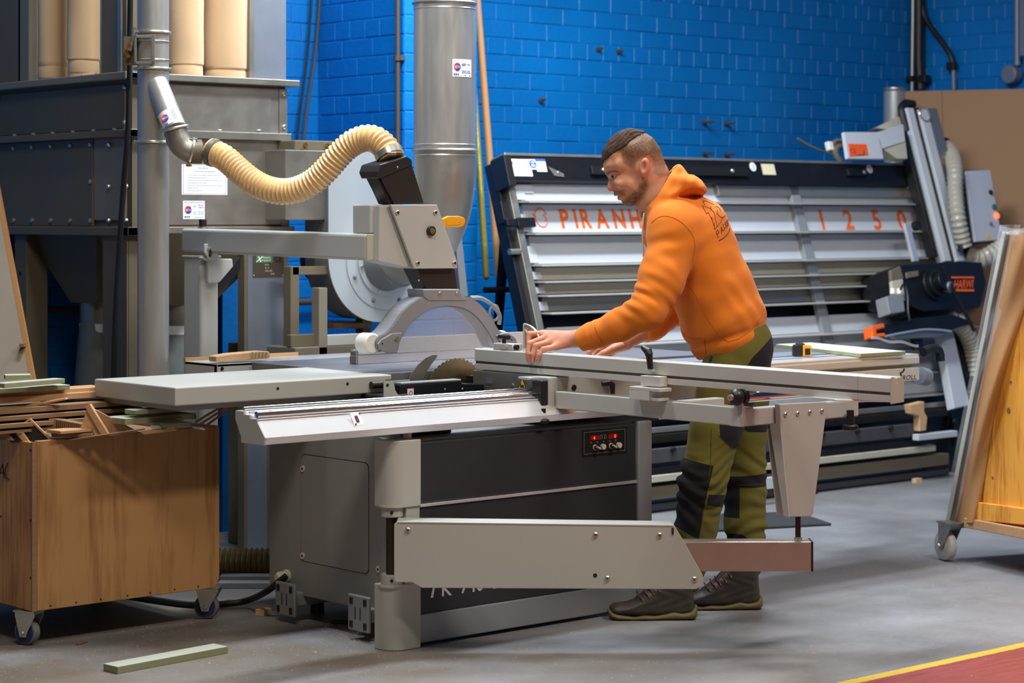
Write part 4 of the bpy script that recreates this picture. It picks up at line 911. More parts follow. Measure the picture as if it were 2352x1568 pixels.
# nameplate on the wide post
np0 = at(581, 636, Y=EY0-.002); npw = at(652, 636, Y=EY0-.002).x-np0.x; nph = (636-585)/F*8.85
nm = rect((np0.x, EY0-.0015, np0.z), XV, ZV, npw, nph, 'nameplate', 'plate_brown', de, .0012, 'brown riveted maker plate')
rect((np0.x+npw*.09, EY0-.0030, np0.z+nph*.62), XV, ZV, npw*.54, nph*.36, 'green_field', 'plate_green', nm)
text('X', 'plate_lettering', 'paper', nm, (np0.x+npw*.10, EY0-.0042, np0.z+nph*.68), (1, 0, 0), (.4, 0, 1), nph*.26, bold=.04)
text('Veneta', 'plate_lettering', 'paper', nm, (np0.x+npw*.26, EY0-.0042, np0.z+nph*.82), XV, ZV, nph*.11, width=npw*.3)
text('Impianti', 'plate_lettering', 'paper', nm, (np0.x+npw*.26, EY0-.0042, np0.z+nph*.70), XV, ZV, nph*.11, width=npw*.3)
text('CE', 'plate_lettering', 'black_plastic', nm, (np0.x+npw*.69, EY0-.0032, np0.z+nph*.66), XV, ZV, nph*.28, width=npw*.23)
for k, (s_, fx) in enumerate((('FM-4', .38), ('SL  9', .38), ('106.1226', .38), ('2018', .56))):
    text(s_, 'plate_lettering', 'paper_yellow', nm, (np0.x+npw*fx, EY0-.0032, np0.z+nph*(.50-.135*k)), XV, ZV, nph*.075)
for fx in (.03, .97):
    for fz in (.05, .96): bolt(nm, (np0.x+npw*fx, EY0-.0015, np0.z+nph*fz), -YV, .004, .003)
# notice sheet and test sticker on the front panel
PYP = EY0+.0035
a, b = at(417, 447, Y=PYP), at(522, 379, Y=PYP)
sh = rect((a.x, PYP, a.z), XV, ZV, b.x-a.x, b.z-a.z, 'notice_sheet', 'paper', None, .0008); tag(recentre(sh), 'white printed notice sheet taped to the galvanised extractor panel', 'notice')
sw, shh = b.x-a.x, b.z-a.z
text('Cable - Belt Saw', 'notice_heading', 'ink', sh, (a.x+sw*.36, PYP-.001, a.z+shh*.87), XV, ZV, .005)
text('This extractor belongs to Big Kitchen', 'notice_text', 'ink', sh, (a.x+sw*.27, PYP-.001, a.z+shh*.76), XV, ZV, .0042, width=sw*.45)
for k, s_ in enumerate(('This is your cable. If you see damage or fraying on the cable report it', 'Check the settings on the extract before use', 'Use the dust extraction with ALL the machines. Open the extraction valves', 'Check the bags and sacks for the weight', 'When you leave the machine, turn it off. Make sure the extraction is disconnected', 'When you sweep the floor', 'When you leave the day as well')):
    text(s_, 'notice_text', 'ink_grey', sh, (a.x+sw*.12, PYP-.001, a.z+shh*(.64-.085*k)), XV, ZV, .0036, width=sw*min(.78, .0105*len(s_)))
for (x0, z0, w_, h_) in ((.03, .03, .94, .006), (.03, .965, .94, .006), (.03, .03, .006, .94), (.965, .03, .006, .94)):
    rect((a.x+sw*x0, PYP-.0008, a.z+shh*z0), XV, ZV, sw*w_, shh*h_, 'sheet_border', 'sign_blue', sh, .0003)
def eds(o, ux, uy, w_, h_, par, label, name='test_sticker'):
    """inspection sticker: white card, two-colour disc with letters, small print, marks"""
    ux, uy = Vector(ux).normalized(), Vector(uy).normalized(); n = ux.cross(uy); o = Vector(o)
    s_ = rect(o, ux, uy, w_, h_, name, 'paper', None, .0006); tag(recentre(s_), label, 'sticker', 'extraction test stickers')
    c = o+ux*(w_*.24)+uy*(h_*.5)+n*.0008; R = h_*.215
    for q, m_ in ((0, 'ink_red'), (1, 'ink_blue')):
        pts = [c+ux*(R*math.cos(math.radians(60+180*q+k*12)))+uy*(R*math.sin(math.radians(60+180*q+k*12))) for k in range(16)]
        MB().prism(pts, n*.0003).build('logo_half', m_, s_)
    text('EDS', 'logo_lettering', 'paper', s_, c-ux*(R*.82)-uy*(R*.30)+n*.0005, ux, uy, R*.62, width=R*1.62, depth=.0004)
    text('LOCAL EXHAUST VENTILATION', 'sticker_lettering', 'ink_blue', s_, o+ux*(w_*.06)+uy*(h_*.88)+n*.0006, ux, uy, h_*.055, width=w_*.88, depth=.0004)
    for k, (tx, ty, m_) in enumerate((('Plant No.', .70, 'ink_blue'), ('Test', .62, 'ink_blue'), ('Tested', .36, 'ink_blue'), ('Retest', .25, 'ink_blue'))):
        text(tx, 'sticker_lettering', m_, s_, o+ux*(w_*.48)+uy*(h_*ty)+n*.0006, ux, uy, h_*.05, depth=.0004)
    for k, (tx, ty) in enumerate((('EL04', .72), ('305', .60), ('28 9 22', .36), ('29 9 23', .24))):
        text(tx, 'sticker_handwriting', 'ink', s_, o+ux*(w_*.70)+uy*(h_*ty)+n*.0006, ux, (uy+ux*.15), h_*.065, width=w_*.22, depth=.0004)
    for k in range(3):
        p = o+ux*(w_*(.08+.085*k))+uy*(h_*.08)+n*.0006; MB().obox(p, ux*w_*.06, uy*h_*.075, n*.0003).build('social_mark', 'ink_blue' if k == 0 else 'sign_blue', s_)
    text('www.eds.co.uk', 'sticker_lettering', 'ink_blue', s_, o+ux*(w_*.55)+uy*(h_*.08)+n*.0006, ux, uy, h_*.045, width=w_*.38, depth=.0004)
    return s_
a, b = at(420, 503, Y=PYP), at(470, 461, Y=PYP)
eds((a.x, PYP, a.z), XV, ZV, b.x-a.x, b.z-a.z, None, 'inspection sticker with red and blue disc on the flat extractor panel below the notice')

# ================================================================= VERTICAL GALVANISED PIPE with branch
pc = at(352, 500, d=8.0); PR = .0575
dp = thing('extraction_pipe', 'vertical galvanised extraction pipe with gate and branch left of the saw guard', 'pipe', (pc.x, pc.y, .0))
MB().cyl((pc.x, pc.y, 0), (pc.x, pc.y, 2.8), PR, n=32).build('pipe', 'galv_bright', dp)
def zat(py, d=8.0): return H-(py-HY)/F*d
for py in (75, 158, 326):
    z = zat(py); rg = MB().lathe((pc.x, pc.y, z-.006), ZV*.012, [(0, PR), (.1, PR+.007), (.5, PR+.009), (.9, PR+.007), (1, PR)], 32).build('clamp_ring', 'zinc', dp)
    MB().cbox(Vector((pc.x, pc.y, z))-RV*(PR+.008), RV*.014, FV*.02, ZV*.012).build('clamp_bolt', 'zinc', rg, .003)
for py in (96, 138):
    z = zat(py); MB().lathe((pc.x, pc.y, z-.003), ZV*.006, [(0, PR), (.5, PR+.004), (1, PR)], 32).build('swage_bead', 'galv_bright', dp)
# blast gate
g0 = Vector((pc.x, pc.y, 0))
bx = MB(); zA, zB = zat(150), zat(84)
o = g0-RV*.060-FV*(PR+.012)+ZV*zA; hgt = zB-zA
bx.obox(o, RV*.006, FV*.05, ZV*hgt); bx.obox(o, RV*.075, FV*.006, ZV*.010); bx.obox(o+ZV*(hgt-.010), RV*.075, FV*.006, ZV*.010); bx.obox(o+RV*.065, RV*.012, FV*.006, ZV*hgt)
bx.obox(o, RV*.010, FV*.006, ZV*hgt)
ga = bx.build('gate_frame', 'galv', dp, .001)
MB().obox(g0-RV*.106-FV*(.012)+ZV*zA, RV*.052, FV*.006, ZV*hgt).build('gate_plate', 'galv_dull', ga)
c = g0-RV*.085-FV*.02+ZV*zat(118)
MB().tube([c-FV*.01+RV*.005, c+ZV*.04+RV*.018-FV*.012, c+ZV*.085+RV*.020-FV*.012], [.009, .006, .008], 10).build('gate_lever', 'zinc', ga)
for dz, dx in ((-.02, 0), (.02, .004), (0, -.016)): MB().cyl(c+ZV*dz+RV*dx, c+ZV*dz+RV*dx-FV*.02, .008, n=8).build('gate_bolt', 'brass', ga)
# branch pipe
b0, b1 = at(364, 205, d=7.97), at(402, 296, d=7.90); BR = .043
MB().cyl(b0-(b1-b0)*.15, b1, BR, n=28).build('branch', 'galv_bright', dp)
sd = [at(x, y, d=7.945) for x, y in ((348, 225), (343, 250), (345, 280), (352, 275), (350, 250), (354, 222))]
MB().tube(spline([at(x, y, d=7.95) for x, y in ((356, 212), (347, 228), (345, 250), (350, 276))], 14), .004, 6).build('weld_seam', 'galv', dp)
e = spline([b1, at(408, 318, d=7.90), at(420, 337, d=7.905), at(440, 347, d=7.91), at(462, 348, d=7.92)], 24)
MB().tube(e[:19], BR, 26).build('elbow', 'galv', dp); MB().tube(e[17:], BR+.001, 26).build('sleeve', 'galv_dull', dp)
for (i, r) in ((0, BR+.010), (17, BR+.009)):
    ax_ = (e[i+1]-e[i]).normalized(); MB().lathe(e[i]-ax_*.006, ax_*.012, [(0, BR), (.1, r-.002), (.5, r), (.9, r-.002), (1, BR)], 26).build('clamp_ring', 'zinc', dp)
MB().cbox(at(444, 320, d=7.89), RV*.03, FV*.012, ZV*.01).build('clamp_buckle', 'zinc', dp, .003); MB().cbox(at(434, 379, d=7.89), RV*.02, FV*.012, ZV*.012).build('clamp_buckle', 'brass', dp, .003)
bax = (b1-b0).normalized(); ux = (bax.cross(-FV)).normalized(); ux = ux if ux.dot(RV) > 0 else -ux
oo = at(375, 297, d=7.97)-FV*(BR+.045)
# sticker wrapped round the branch
stk = MB(); nn = 10; e1 = (-FV+bax*bax.dot(FV)).normalized(); e2 = bax.cross(e1); e2 = e2 if e2.dot(RV) > 0 else -e2
vs = []
for j in (0, 1):
    for k in range(nn+1):
        an = math.radians(-58+116*k/nn); vs.append(b0+(b1-b0)*(.64+.33*j)+(e1*math.cos(an)+e2*math.sin(an))*(BR+.0008))
stk.add(vs, [(k, k+1, nn+2+k, nn+1+k) for k in range(nn)], True)
st_ = stk.build('test_sticker', 'paper'); tag(recentre(st_), 'inspection sticker with red and blue disc wrapped round the sloping steel branch', 'sticker', 'extraction test stickers')
cc_ = b0+(b1-b0)*.81+e1*(BR+.0018)-e2*.012
for q, m_ in ((0, 'ink_red'), (1, 'ink_blue')):
    MB().prism([cc_+e2*(.0135*math.cos(math.radians(60+180*q+k*12)))-bax*(.0135*math.sin(math.radians(60+180*q+k*12)))-e1*(.0012) for k in range(16)], e1*.0012).build('logo_half', m_, st_)
text('EDS', 'logo_lettering', 'paper', st_, cc_-e2*.011+bax*.004+e1*.0006, e2, -bax, .008, width=.022, depth=.0)
for k in range(5): MB().obox(b0+(b1-b0)*(.70+.05*k)+e1*(BR*.93+.0016)+e2*.017, e2*.014, bax*.0018, e1*.0006).build('sticker_lettering', 'ink_blue', st_)
MB().obox(b0+(b1-b0)*(.93)+e1*(BR*.93+.0016)-e2*.022, e2*.022, bax*.006, e1*.0008).build('social_mark', 'sign_blue', st_)

# ================================================================= BIG DUCT to the fan
DD = 8.72; dc = at(1021, 500, d=DD); DR = .124
bd = thing('main_duct', 'big vertical galvanised duct elbowing down into the blower', 'duct', (dc.x, dc.y, 1.05))
def zd(py): return H-(py-HY)/F*DD
zE = zd(352)
MB().cyl((dc.x, dc.y, zE), (dc.x, dc.y, 2.8), DR, n=48).build('pipe', 'galv_bright', bd)
for py in (8, 345):
    MB().lathe((dc.x, dc.y, zd(py)-.006), ZV*.012, [(0, DR), (.2, DR+.005), (.5, DR+.008), (.8, DR+.005), (1, DR)], 48).build('joint_ring', 'galv', bd)
for py in (22, 357, 333): MB().lathe((dc.x, dc.y, zd(py)-.003), ZV*.006, [(0, DR), (.5, DR+.002), (1, DR)], 48).build('bead', 'galv_bright', bd)
FE = at(905, 598, X=dc.x); FE.x = dc.x
FYF_ = FE.y+.06           # fan front face
el = spline([Vector((dc.x, dc.y, zE)), Vector((dc.x, dc.y, zE-.13)), Vector((dc.x, dc.y+.045, zE-.27)), Vector((dc.x, dc.y+.16, FE.z+.045)), Vector((dc.x, FYF_, FE.z))], 30)
MB().tube(el, [DR-.012*i/29 for i in range(30)], 40).build('elbow', 'galv', bd)
o = Vector((dc.x, dc.y, 0))
a, b = at(1041, 180, d=DD-DR), at(1083, 140, d=DD-DR)
# sticker bent round the duct
stk = MB(); vs = []; nn = 8
z0_, z1_ = zd(180), zd(140)
for zz_ in (z0_, z1_):
    for k in range(nn+1):
        an = math.asin(max(-1, min(1, ((1041+42*k/nn)-1021)/F*(DD-.05)/DR))); vs.append(o+ZV*zz_+(RV*math.sin(an)-FV*math.cos(an))*(DR+.0008))
stk.add(vs, [(k, k+1, nn+2+k, nn+1+k) for k in range(nn)], True)
st_ = stk.build('test_sticker', 'paper'); tag(recentre(st_), 'inspection sticker with red and blue disc high on the big vertical duct', 'sticker', 'extraction test stickers')
def onduct(px, py, off=.0018):
    an = math.asin(max(-1, min(1, (px-1021)/F*(DD-.05)/DR))); return o+ZV*zd(py)+(RV*math.sin(an)-FV*math.cos(an))*(DR+off)
for q, m_ in ((0, 'ink_red'), (1, 'ink_blue')):
    MB().prism([onduct(1052+7.6*math.cos(math.radians(60+180*q+k*12)), 158-9.5*math.sin(math.radians(60+180*q+k*12)), .0012) for k in range(16)], -FV*.0004).build('logo_half', m_, st_)
text('EDS', 'logo_lettering', 'paper', st_, onduct(1046, 161, .003), (onduct(1060, 161)-onduct(1046, 161)), ZV, .011, width=.022, depth=.0)
for k, (x0, x1_, y) in enumerate(((1044, 1081, 143), (1062, 1072, 150), (1062, 1070, 153), (1074, 1080, 151), (1062, 1072, 166), (1062, 1073, 170), (1074, 1081, 166), (1074, 1081, 170), (1068, 1081, 176))):
    p_, q_ = onduct(x0, y, .0014), onduct(x1_, y, .0014); MB().obox(p_, q_-p_, ZV*-.0025, -FV*.0004).build('sticker_lettering', 'ink_blue', st_)
for k in range(3):
    p_, q_ = onduct(1044+4.2*k, 173, .0014), onduct(1047.2+4.2*k, 173, .0014); MB().obox(p_, q_-p_, ZV*-.006, -FV*.0004).build('social_mark', 'ink_blue' if k == 0 else 'sign_blue', st_)

# ================================================================= BLOWER
fn = thing('blower_fan', 'grey centrifugal blower with spiral housing on a steel stand behind the saw', 'fan', (dc.x, FYF_+.15, .0))
fc = Vector((dc.x-.02, FYF_, FE.z)); FW = .17
def scroll(y, s=1.0):
    P = []
    for k in range(40):
        a = math.radians(100+k*260/39); r = (.215+.085*k/39*1.0)*s*(1 if k < 39 else 1)
        P.append((a, r))
    pts = []
    for k in range(41):
        th = 180-k*(230/40); pass
    return P
R0 = .245
def fan_outline(y, grow=0):
    pts = []
    # outlet rises on the left side; spiral opens clockwise from the bottom right up the left
    for k in range(37):
        a = math.radians(60-k*240/36)          # from upper right, round the bottom, to the left (180 deg)
        r = R0+grow-.03+.05*k/36
        pts.append((fc.x+r*math.cos(a), y, fc.z+r*math.sin(a)))
    xl = fc.x-(R0+grow+.02)
    pts += [(xl, y, fc.z+.45), (xl+.26, y, fc.z+.45), (fc.x+.02, y, fc.z+R0+.01)]
    return pts
MB().prism(fan_outline(FYF_), YV*FW).build('housing', 'fan_edge', fn, .002)
face = MB().prism(fan_outline(FYF_-.006, .008), YV*.006).build('front_plate', 'fan_grey', fn, .0015)
for r, y0, m_ in ((.205, .010, 'fan_grey'), (.150, .018, 'fan_grey')):
    MB().cyl((fc.x+.02, FYF_-.006, fc.z), (fc.x+.02, FYF_-y0, fc.z), r, n=48).build('inlet_ring', m_, fn, .002)
MB().lathe((fc.x+.02, FYF_-.016, fc.z), YV*-.10, [(0, .128), (.3, .118), (1, .108)], 40).build('inlet_spigot', 'fan_edge', fn)
for k in range(8):
    a = math.radians(22+45*k); bolt(face, (fc.x+.02+.178*math.cos(a), FYF_-.010, fc.z+.178*math.sin(a)), -YV, .009, .010, 'galv_blue')
for k in range(6):
    a = math.radians(10+60*k); bolt(face, (fc.x+.02+.138*math.cos(a), FYF_-.018, fc.z+.138*math.sin(a)), -YV, .008, .008)
# rectangular transition from the extractor
tz0, tz1 = at(700, 505, Y=FYF_+.05).z, at(700, 345, Y=FYF_+.05).z
x0_, x1_ = at(655, 400, Y=FYF_+.06).x, at(779, 400, Y=FYF_+.06).x
MB().box(x0_-.02, x1_, FYF_+.03, FYF_+.30, tz0, tz1).build('transition_duct', 'galv', fn, .003)
MB().box(x1_-.012, x1_+.006, FYF_+.02, FYF_+.28, tz0-.04, tz1+.02).build('duct_flange', 'galv', fn)
MB().box(x0_+.04, x1_-.03, FYF_+.05, FYF_+.25, tz1, tz1+.04).build('inspection_cover', 'galv_dull', fn, .004)
for k in range(2): bolt(fn, (x0_+.09+.11*k, FYF_+.05, tz1+.022), -YV, .010, .012, 'brass')
for z in (tz1-.06, (tz0+tz1)/2, tz0+.03): bolt(fn, (x1_-.02, FYF_+.03, z), -YV, .010, .012, 'brass')
MB().cyl((x1_-.035, FYF_+.026, tz0+.02), (x1_-.035, FYF_+.026, tz1-.05), .006, n=8).build('hinge_pin', 'galv', fn)
# stand
for px, w_, y0 in ((677, .05, .02), (742, .05, -.03), (842, .05, .10)):
    p = at(px, 700, Y=FYF_+y0); z1s = {677: at(677, 612, Y=FYF_).z, 742: at(742, 660, Y=FYF_).z, 842: at(842, 720, Y=FYF_).z}[px]
    MB().box(p.x-.02, p.x+.022, FYF_+y0, FYF_+y0+.05, .62, z1s).build('stand_leg', 'galv_dull' if px != 742 else 'galv_mid', fn, .002)
p0, p1 = at(672, 625, Y=FYF_+.02), at(760, 625, Y=FYF_+.02)
MB().box(p0.x, p1.x, FYF_+.02, FYF_+.06, p0.z-.012, p0.z+.022).build('stand_rail', 'galv_dull', fn, .002)
pz = at(720, 795, Y=FYF_).z
MB().box(at(668, 790, Y=FYF_).x, at(900, 790, Y=FYF_).x, FYF_-.03, FYF_+.45, .0, pz).build('plinth', 'concrete_dirty', fn, .004)
MB().box(at(742, 780, Y=FYF_).x, at(880, 780, Y=FYF_).x, FYF_-.03, FYF_+.0, pz, pz+.045).build('stand_base', 'paint', fn, .003)
MB().box(at(668, 780, Y=FYF_).x, at(742, 780, Y=FYF_).x, FYF_+.0, FYF_+.03, pz, pz+.05).build('stand_base', 'galv_dull', fn, .003)
MB().cyl(at(790, 740, Y=FYF_+.2)-ZV*.02, at(790, 740, Y=FYF_+.2)+ZV*.002, .12, n=30).build('motor_plate', 'timber_dark', fn)
MB().cyl((fc.x+.02, FYF_+FW, fc.z), (fc.x+.02, FYF_+FW+.28, fc.z), .11, n=28).build('motor', 'black_metal', fn)
s = at(1058, 545, Y=FYF_+.05); MB().prism([at(x, y, Y=FYF_+.05) for x, y in ((1045, 540), (1060, 540), (1075, 680), (1058, 680))], YV*.03).build('brace', 'paint_silver', fn)

# ================================================================= POLES against the wall
def pole(name, label, a, b, r, m, d0, d1):
    P0, P1 = at(a[0], a[1], d=d0), at(b[0], b[1], d=d1); t = thing(name, label, 'pole', P1)
    MB().tube([P0+(P1-P0)*(k/10) for k in range(10)]+[P1], r, 16).build('shaft', m, t)
    MB().sphere(P1, r*.98, 14).build('end', m if m != 'gold_foil' else 'timber_dark', t); return t
pole('wooden_pole', 'long plain wooden pole leaning beside the big duct, right of the gold one', (1093, -40), (1146, 638), .0175, 'pole_wood', 10.6, 10.45)
pole('gold_pole', 'pole wrapped in glittering gold foil leaning right beside the big duct', (1086, 160), (1117, 636), .0150, 'gold_foil', 10.55, 10.45)

# ================================================================= CHIPBOARD leaning at the far left
a, b = at(-4, 470, d=8.35), at(68, 868, d=8.05)
ch = thing('chipboard_sheet', 'brown chipboard sheet leaning at the left edge of the picture', 'board', at(30, 1100, d=8.0))
ax_ = (b-a); top = a-ax_*.25; bot = a+ax_*1.75
wv = (RV*-.95-FV*.25).normalized(); nv = -FV
MB().prism([top, bot, bot+wv*.9, top+wv*.9], (FV*.95-RV*.25).normalized()*.03).build('face', 'board_face', ch)
MB().prism([top-FV*.001, bot-FV*.001, bot+RV*.020-FV*.001, top+RV*.013-FV*.001], FV*.03).build('core_edge', 'chip_core', ch)
c = at(52, 792, d=8.08); MB().cbox(c, RV*.016, FV*.05, ZV*.012).build('edge_notch', 'timber_dark', ch)
# hanging thick black cable in front of the extractor
q = spline([at(x, y, d=d) for x, y, d in ((300, -40, 8.15), (298, 100, 8.15), (297, 230, 8.12), (292, 330, 8.1), (283, 440, 8.1), (275, 560, 8.1), (268, 680, 8.1), (263, 800, 8.1), (260, 960, 8.1), (258, 1120, 8.1))], 50)
tag(recentre(MB().tube(q, .011, 10).build('hanging_cable', 'cable')), 'thick black cable hanging down just left of the galvanised pipe', 'cable')
p0 = at(284, 0, d=8.45)
MB().box(p0.x-.012, p0.x+.03, p0.y, p0.y+.03, 1.915, 2.7).build('upright', 'galv', de, .003)
# ================================================================= VERTICAL PANEL SAW (leaning against the wall)
LE = .31; EN = Vector((0, -1, LE)).normalized(); ET = Vector((0, LE, 1)).normalized(); PP = Vector((0, 7.12, 0))
def pl(px, py, off=0):
    u = (px-CX)/F; r = Vector((ST+u*CT, CT-u*ST, -(py-HY)/F)); o = Vector((0, 0, H))
    return o+r*(((PP+EN*off-o).dot(EN))/r.dot(EN))
def tco(p): return (p-PP).dot(ET)
def PB(x0, x1, t0, t1, n0, n1): return MB().obox(PP+XV*x0+ET*t0+EN*n0, XV*(x1-x0), ET*(t1-t0), EN*(n1-n0))
XL, XR = pl(1192, 470).x, pl(2075, 470).x
vs_ = thing('vertical_panel_saw', 'long vertical panel saw with white slats and black top beam leaning by the blue wall', 'saw', ((XL+XR)/2, 7.2, 0))
def tl(py, px=1240): return tco(pl(px, py))
tt = tl(362); tb_ = tl(423)
# slats: rows (top, bottom) measured at the left end
rows = [(421, 461), (468, 534), (541, 606), (612, 644), (650, 676), (680, 716)]
low = []
step = tl(541)-tl(606)
rws = [(tl(a), tl(b)) for a, b in rows]
b_ = rws[-1][1]
more = [(b_-.075, b_-.165), (b_-.18, b_-.28), (b_-.295, b_-.40), (b_-.42, b_-.52)]
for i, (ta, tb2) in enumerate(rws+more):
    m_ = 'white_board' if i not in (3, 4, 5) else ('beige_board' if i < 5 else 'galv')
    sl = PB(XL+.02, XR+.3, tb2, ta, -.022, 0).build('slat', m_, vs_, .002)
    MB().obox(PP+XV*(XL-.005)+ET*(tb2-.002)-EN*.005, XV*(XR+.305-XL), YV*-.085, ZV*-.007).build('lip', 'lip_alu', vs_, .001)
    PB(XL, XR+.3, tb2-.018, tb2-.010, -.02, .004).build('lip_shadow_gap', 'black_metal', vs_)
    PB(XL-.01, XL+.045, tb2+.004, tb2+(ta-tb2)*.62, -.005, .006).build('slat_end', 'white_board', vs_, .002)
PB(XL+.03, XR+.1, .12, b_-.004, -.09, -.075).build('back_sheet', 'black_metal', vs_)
MB().box(XL+.05, XR+.2, 7.22, 7.24, .05, .42).build('base_back', 'black_metal', vs_)
# frame left
PB(XL-.055, XL-.012, .30, tt-.01, -.05, .012).build('frame_post', 'galv', vs_, .003)
PB(XL-.085, XL-.055, .30, tt-.02, -.09, -.02).build('frame_post', 'black_metal', vs_, .003)
# black support legs behind
for a, b in (((1165, 520), (1142, 760)), ((1196, 560), (1232, 1000))):
    P0, P1 = pl(a[0], a[1], -.10), pl(b[0], b[1], -.10)
    if a[0] == 1165: P1 = at(1137, 830, Y=7.95); P0 = pl(1166, 470, -.12)
    else: P0, P1 = pl(1185, 520, -.06), pl(1262, 1010, -.06)
    MB().tube([P0, P1], .024, 4).build('support_leg', 'black_metal', vs_)
hp_ = at(1150, 665, Y=7.8); MB().cyl(hp_-XV*.1, hp_+XV*.6, .015, n=10).build('leg_brace', 'black_metal', vs_)
for a, sz in (((1158, 490), (.06, .05, .10)), ((1168, 383), (.03, .05, .12))):
    c = pl(a[0], a[1], -.03); MB().cbox(c, XV*sz[0], EN*sz[1], ET*sz[2]).build('hinge_block', 'black_plastic', vs_, .004)
c = pl(1207, 511, .03); MB().cbox(c, XV*.11, EN*.02, ET*.045).cbox(c-XV*.09, XV*.06, EN*.02, ET*.035).build('side_stop', 'navy_metal', vs_, .004)
c = pl(1185, 578, .0); MB().cyl(c-XV*.04, c+XV*.03, .014, n=10).build('stop_knob', 'galv', vs_)
# top beam
XB = pl(1150, 392).x
tbm = PB(XB, XR+.1, tb_, tt-.012, -.03, .055).build('top_beam', 'navy_metal', vs_, .004)
PB(XB-.01, XR+.1, tt-.014, tt, -.04, .06).build('beam_top_rail', 'galv', vs_, .003)
PB(XB-.02, XB+.025, tb_-.03, tt-.01, -.04, .062).build('beam_end', 'black_plastic', vs_, .004)
def onb(px, py, o=.0565): return pl(px, py, o)
for (a, b, m_, nm_) in (((1172, 404), (1216, 366), 'paper', 'safety_card'), ((1215, 389), (1232, 366), 'paper', 'mandatory_sign'), ((1234, 394), (1251, 366), 'paper', 'small_card')):
    p, q_ = onb(*a), onb(*b); w_ = q_.x-p.x; h_ = tco(q_)-tco(p)
    rect(p, XV, ET, w_, h_, nm_, m_, tbm, .001)
    if nm_ == 'safety_card':
        disc(p+XV*w_*.14+ET*h_*.78+EN*.0012, EN, .012, 'red_mark', 'ink_red', tbm, .0006)
        for k in range(4): rect(p+XV*w_*.3+ET*h_*(.52-.11*k)+EN*.0012, XV, ET, w_*.5, h_*.028, 'card_lines', 'ink_grey', tbm, .0004)
    elif nm_ == 'mandatory_sign':
        c = p+XV*w_*.5+ET*h_*.52+EN*.0012; disc(c, EN, .020, 'blue_disc', 'sign_blue', tbm, .0005)
        disc(c+EN*.0006, EN, .0125, 'head_pictogram', 'paper', tbm, .0004); rect(c+EN*.0012-XV*.0125-ET*.002, XV, ET, .025, .007, 'goggle_pictogram', 'sign_blue', tbm, .0004)
    else: rect(p+ET*h_*.83+EN*.0012, XV, ET, w_, h_*.16, 'blue_band', 'sign_blue', tbm, .0004); [rect(p+XV*w_*.15+ET*h_*(.3+.2*k)+EN*.0012, XV, ET, w_*.7, h_*.03, 'card_lines', 'ink_grey', tbm, .0004) for k in range(2)]
for px, py in ((1729, 383), (1997, 388)):
    c = onb(px, py); disc(c, EN, .024, 'number_disc', 'paper', tbm, .001); text('1' if px < 1900 else '3', 'disc_number', 'ink', tbm, c-XV*.006-ET*.012+EN*.0016, XV, ET, .024)
p, q_ = onb(1753, 401), onb(1777, 377); rect(p, XV, ET, q_.x-p.x, tco(q_)-tco(p), 'tape_note', 'paper_yellow', tbm, .001)
for a, b in (((1356, 402), (1386, 384)), ((1530, 403), (1710, 386)), ((1945, 405), (1985, 390))):
    p, q_ = onb(*a), onb(*b); blk = PB(p.x, q_.x, tco(p), tco(q_), .055, .075).build('guide_block', 'black_plastic', tbm, .003); bolt(blk, PP+XV*((p.x+q_.x)/2+(q_.x-p.x)*.3)+ET*((tco(p)+tco(q_))/2)+EN*.075, EN, .012, .008)
p = onb(1282, 397); MB().prism([p+XV*-.06+ET*.03, p+XV*.03+ET*-.004, p+XV*.03+ET*-.02, p+XV*-.03+ET*-.016], EN*.004).build('scuff_plate', 'galv', tbm); bolt(tbm, p, EN, .009, .008)
PB(XL-.02, XL+.10, tb_-.045, tb_-.004, -.005, .008).build('corner_plate', 'white_board', vs_)
# galvanised rail under the beam (right half) and middle mullion
PB(pl(1640, 440).x, XR+.1, tl(452, 1700), tl(423, 1700), -.02, .03).build('upper_rail', 'galv', vs_, .003)
mx0 = pl(1808, 470).x
PB(mx0, mx0+.07, .32, tl(420, 1820), -.03, -.0225).build('mullion_back', 'black_metal', vs_)
PB(mx0+.015, mx0+.085, .32, tl(420, 1820), .0, .03).build('mullion', 'paint_silver', vs_, .003)
# lettering
base_t = tl(525)
for ch_, xa, xb in (('P', 1289, 1309), ('I', 1321, 1327), ('R', 1336, 1359), ('A', 1373, 1402), ('N', 1410, 1437), ('H', 1448, 1473), ('A', 1484, 1512)):
    text(ch_, 'lettering', 'orange_bright', vs_, PP+XV*pl(xa, 520).x+ET*tl(523, xa)+EN*.0005, XV, ET, tl(479, xa)-tl(523, xa), width=pl(xb, 520).x-pl(xa, 520).x, bold=.03)
for ch_, px in (('1', 1882), ('2', 1943), ('5', 2008), ('0', 2066)):
    p = pl(px, 526); text(ch_, 'lettering', 'orange_bright', vs_, PP+XV*p.x+ET*tl(526, px)+EN*.0005, XV, ET, tl(481, px)-tl(526, px), bold=.025)
c = pl(1243, 500)
fish = [c+XV*(.030*math.cos(a)*1.25)+ET*(.046*math.sin(a)) for a in [math.radians(20+k*15) for k in range(22)]]
MB().tube([p+EN*.0005 for p in fish], .0032, 5).tube([c+XV*.036+ET*.018, c+XV*.012+ET*.012, c+XV*.034+ET*-.002, c+XV*.018+ET*-.012, c+XV*.036+ET*-.016], .003, 5).tube([c-XV*.037+ET*.006, c-XV*.052+ET*.02], .004, 5).build('fish_emblem', 'orange_bright', vs_)
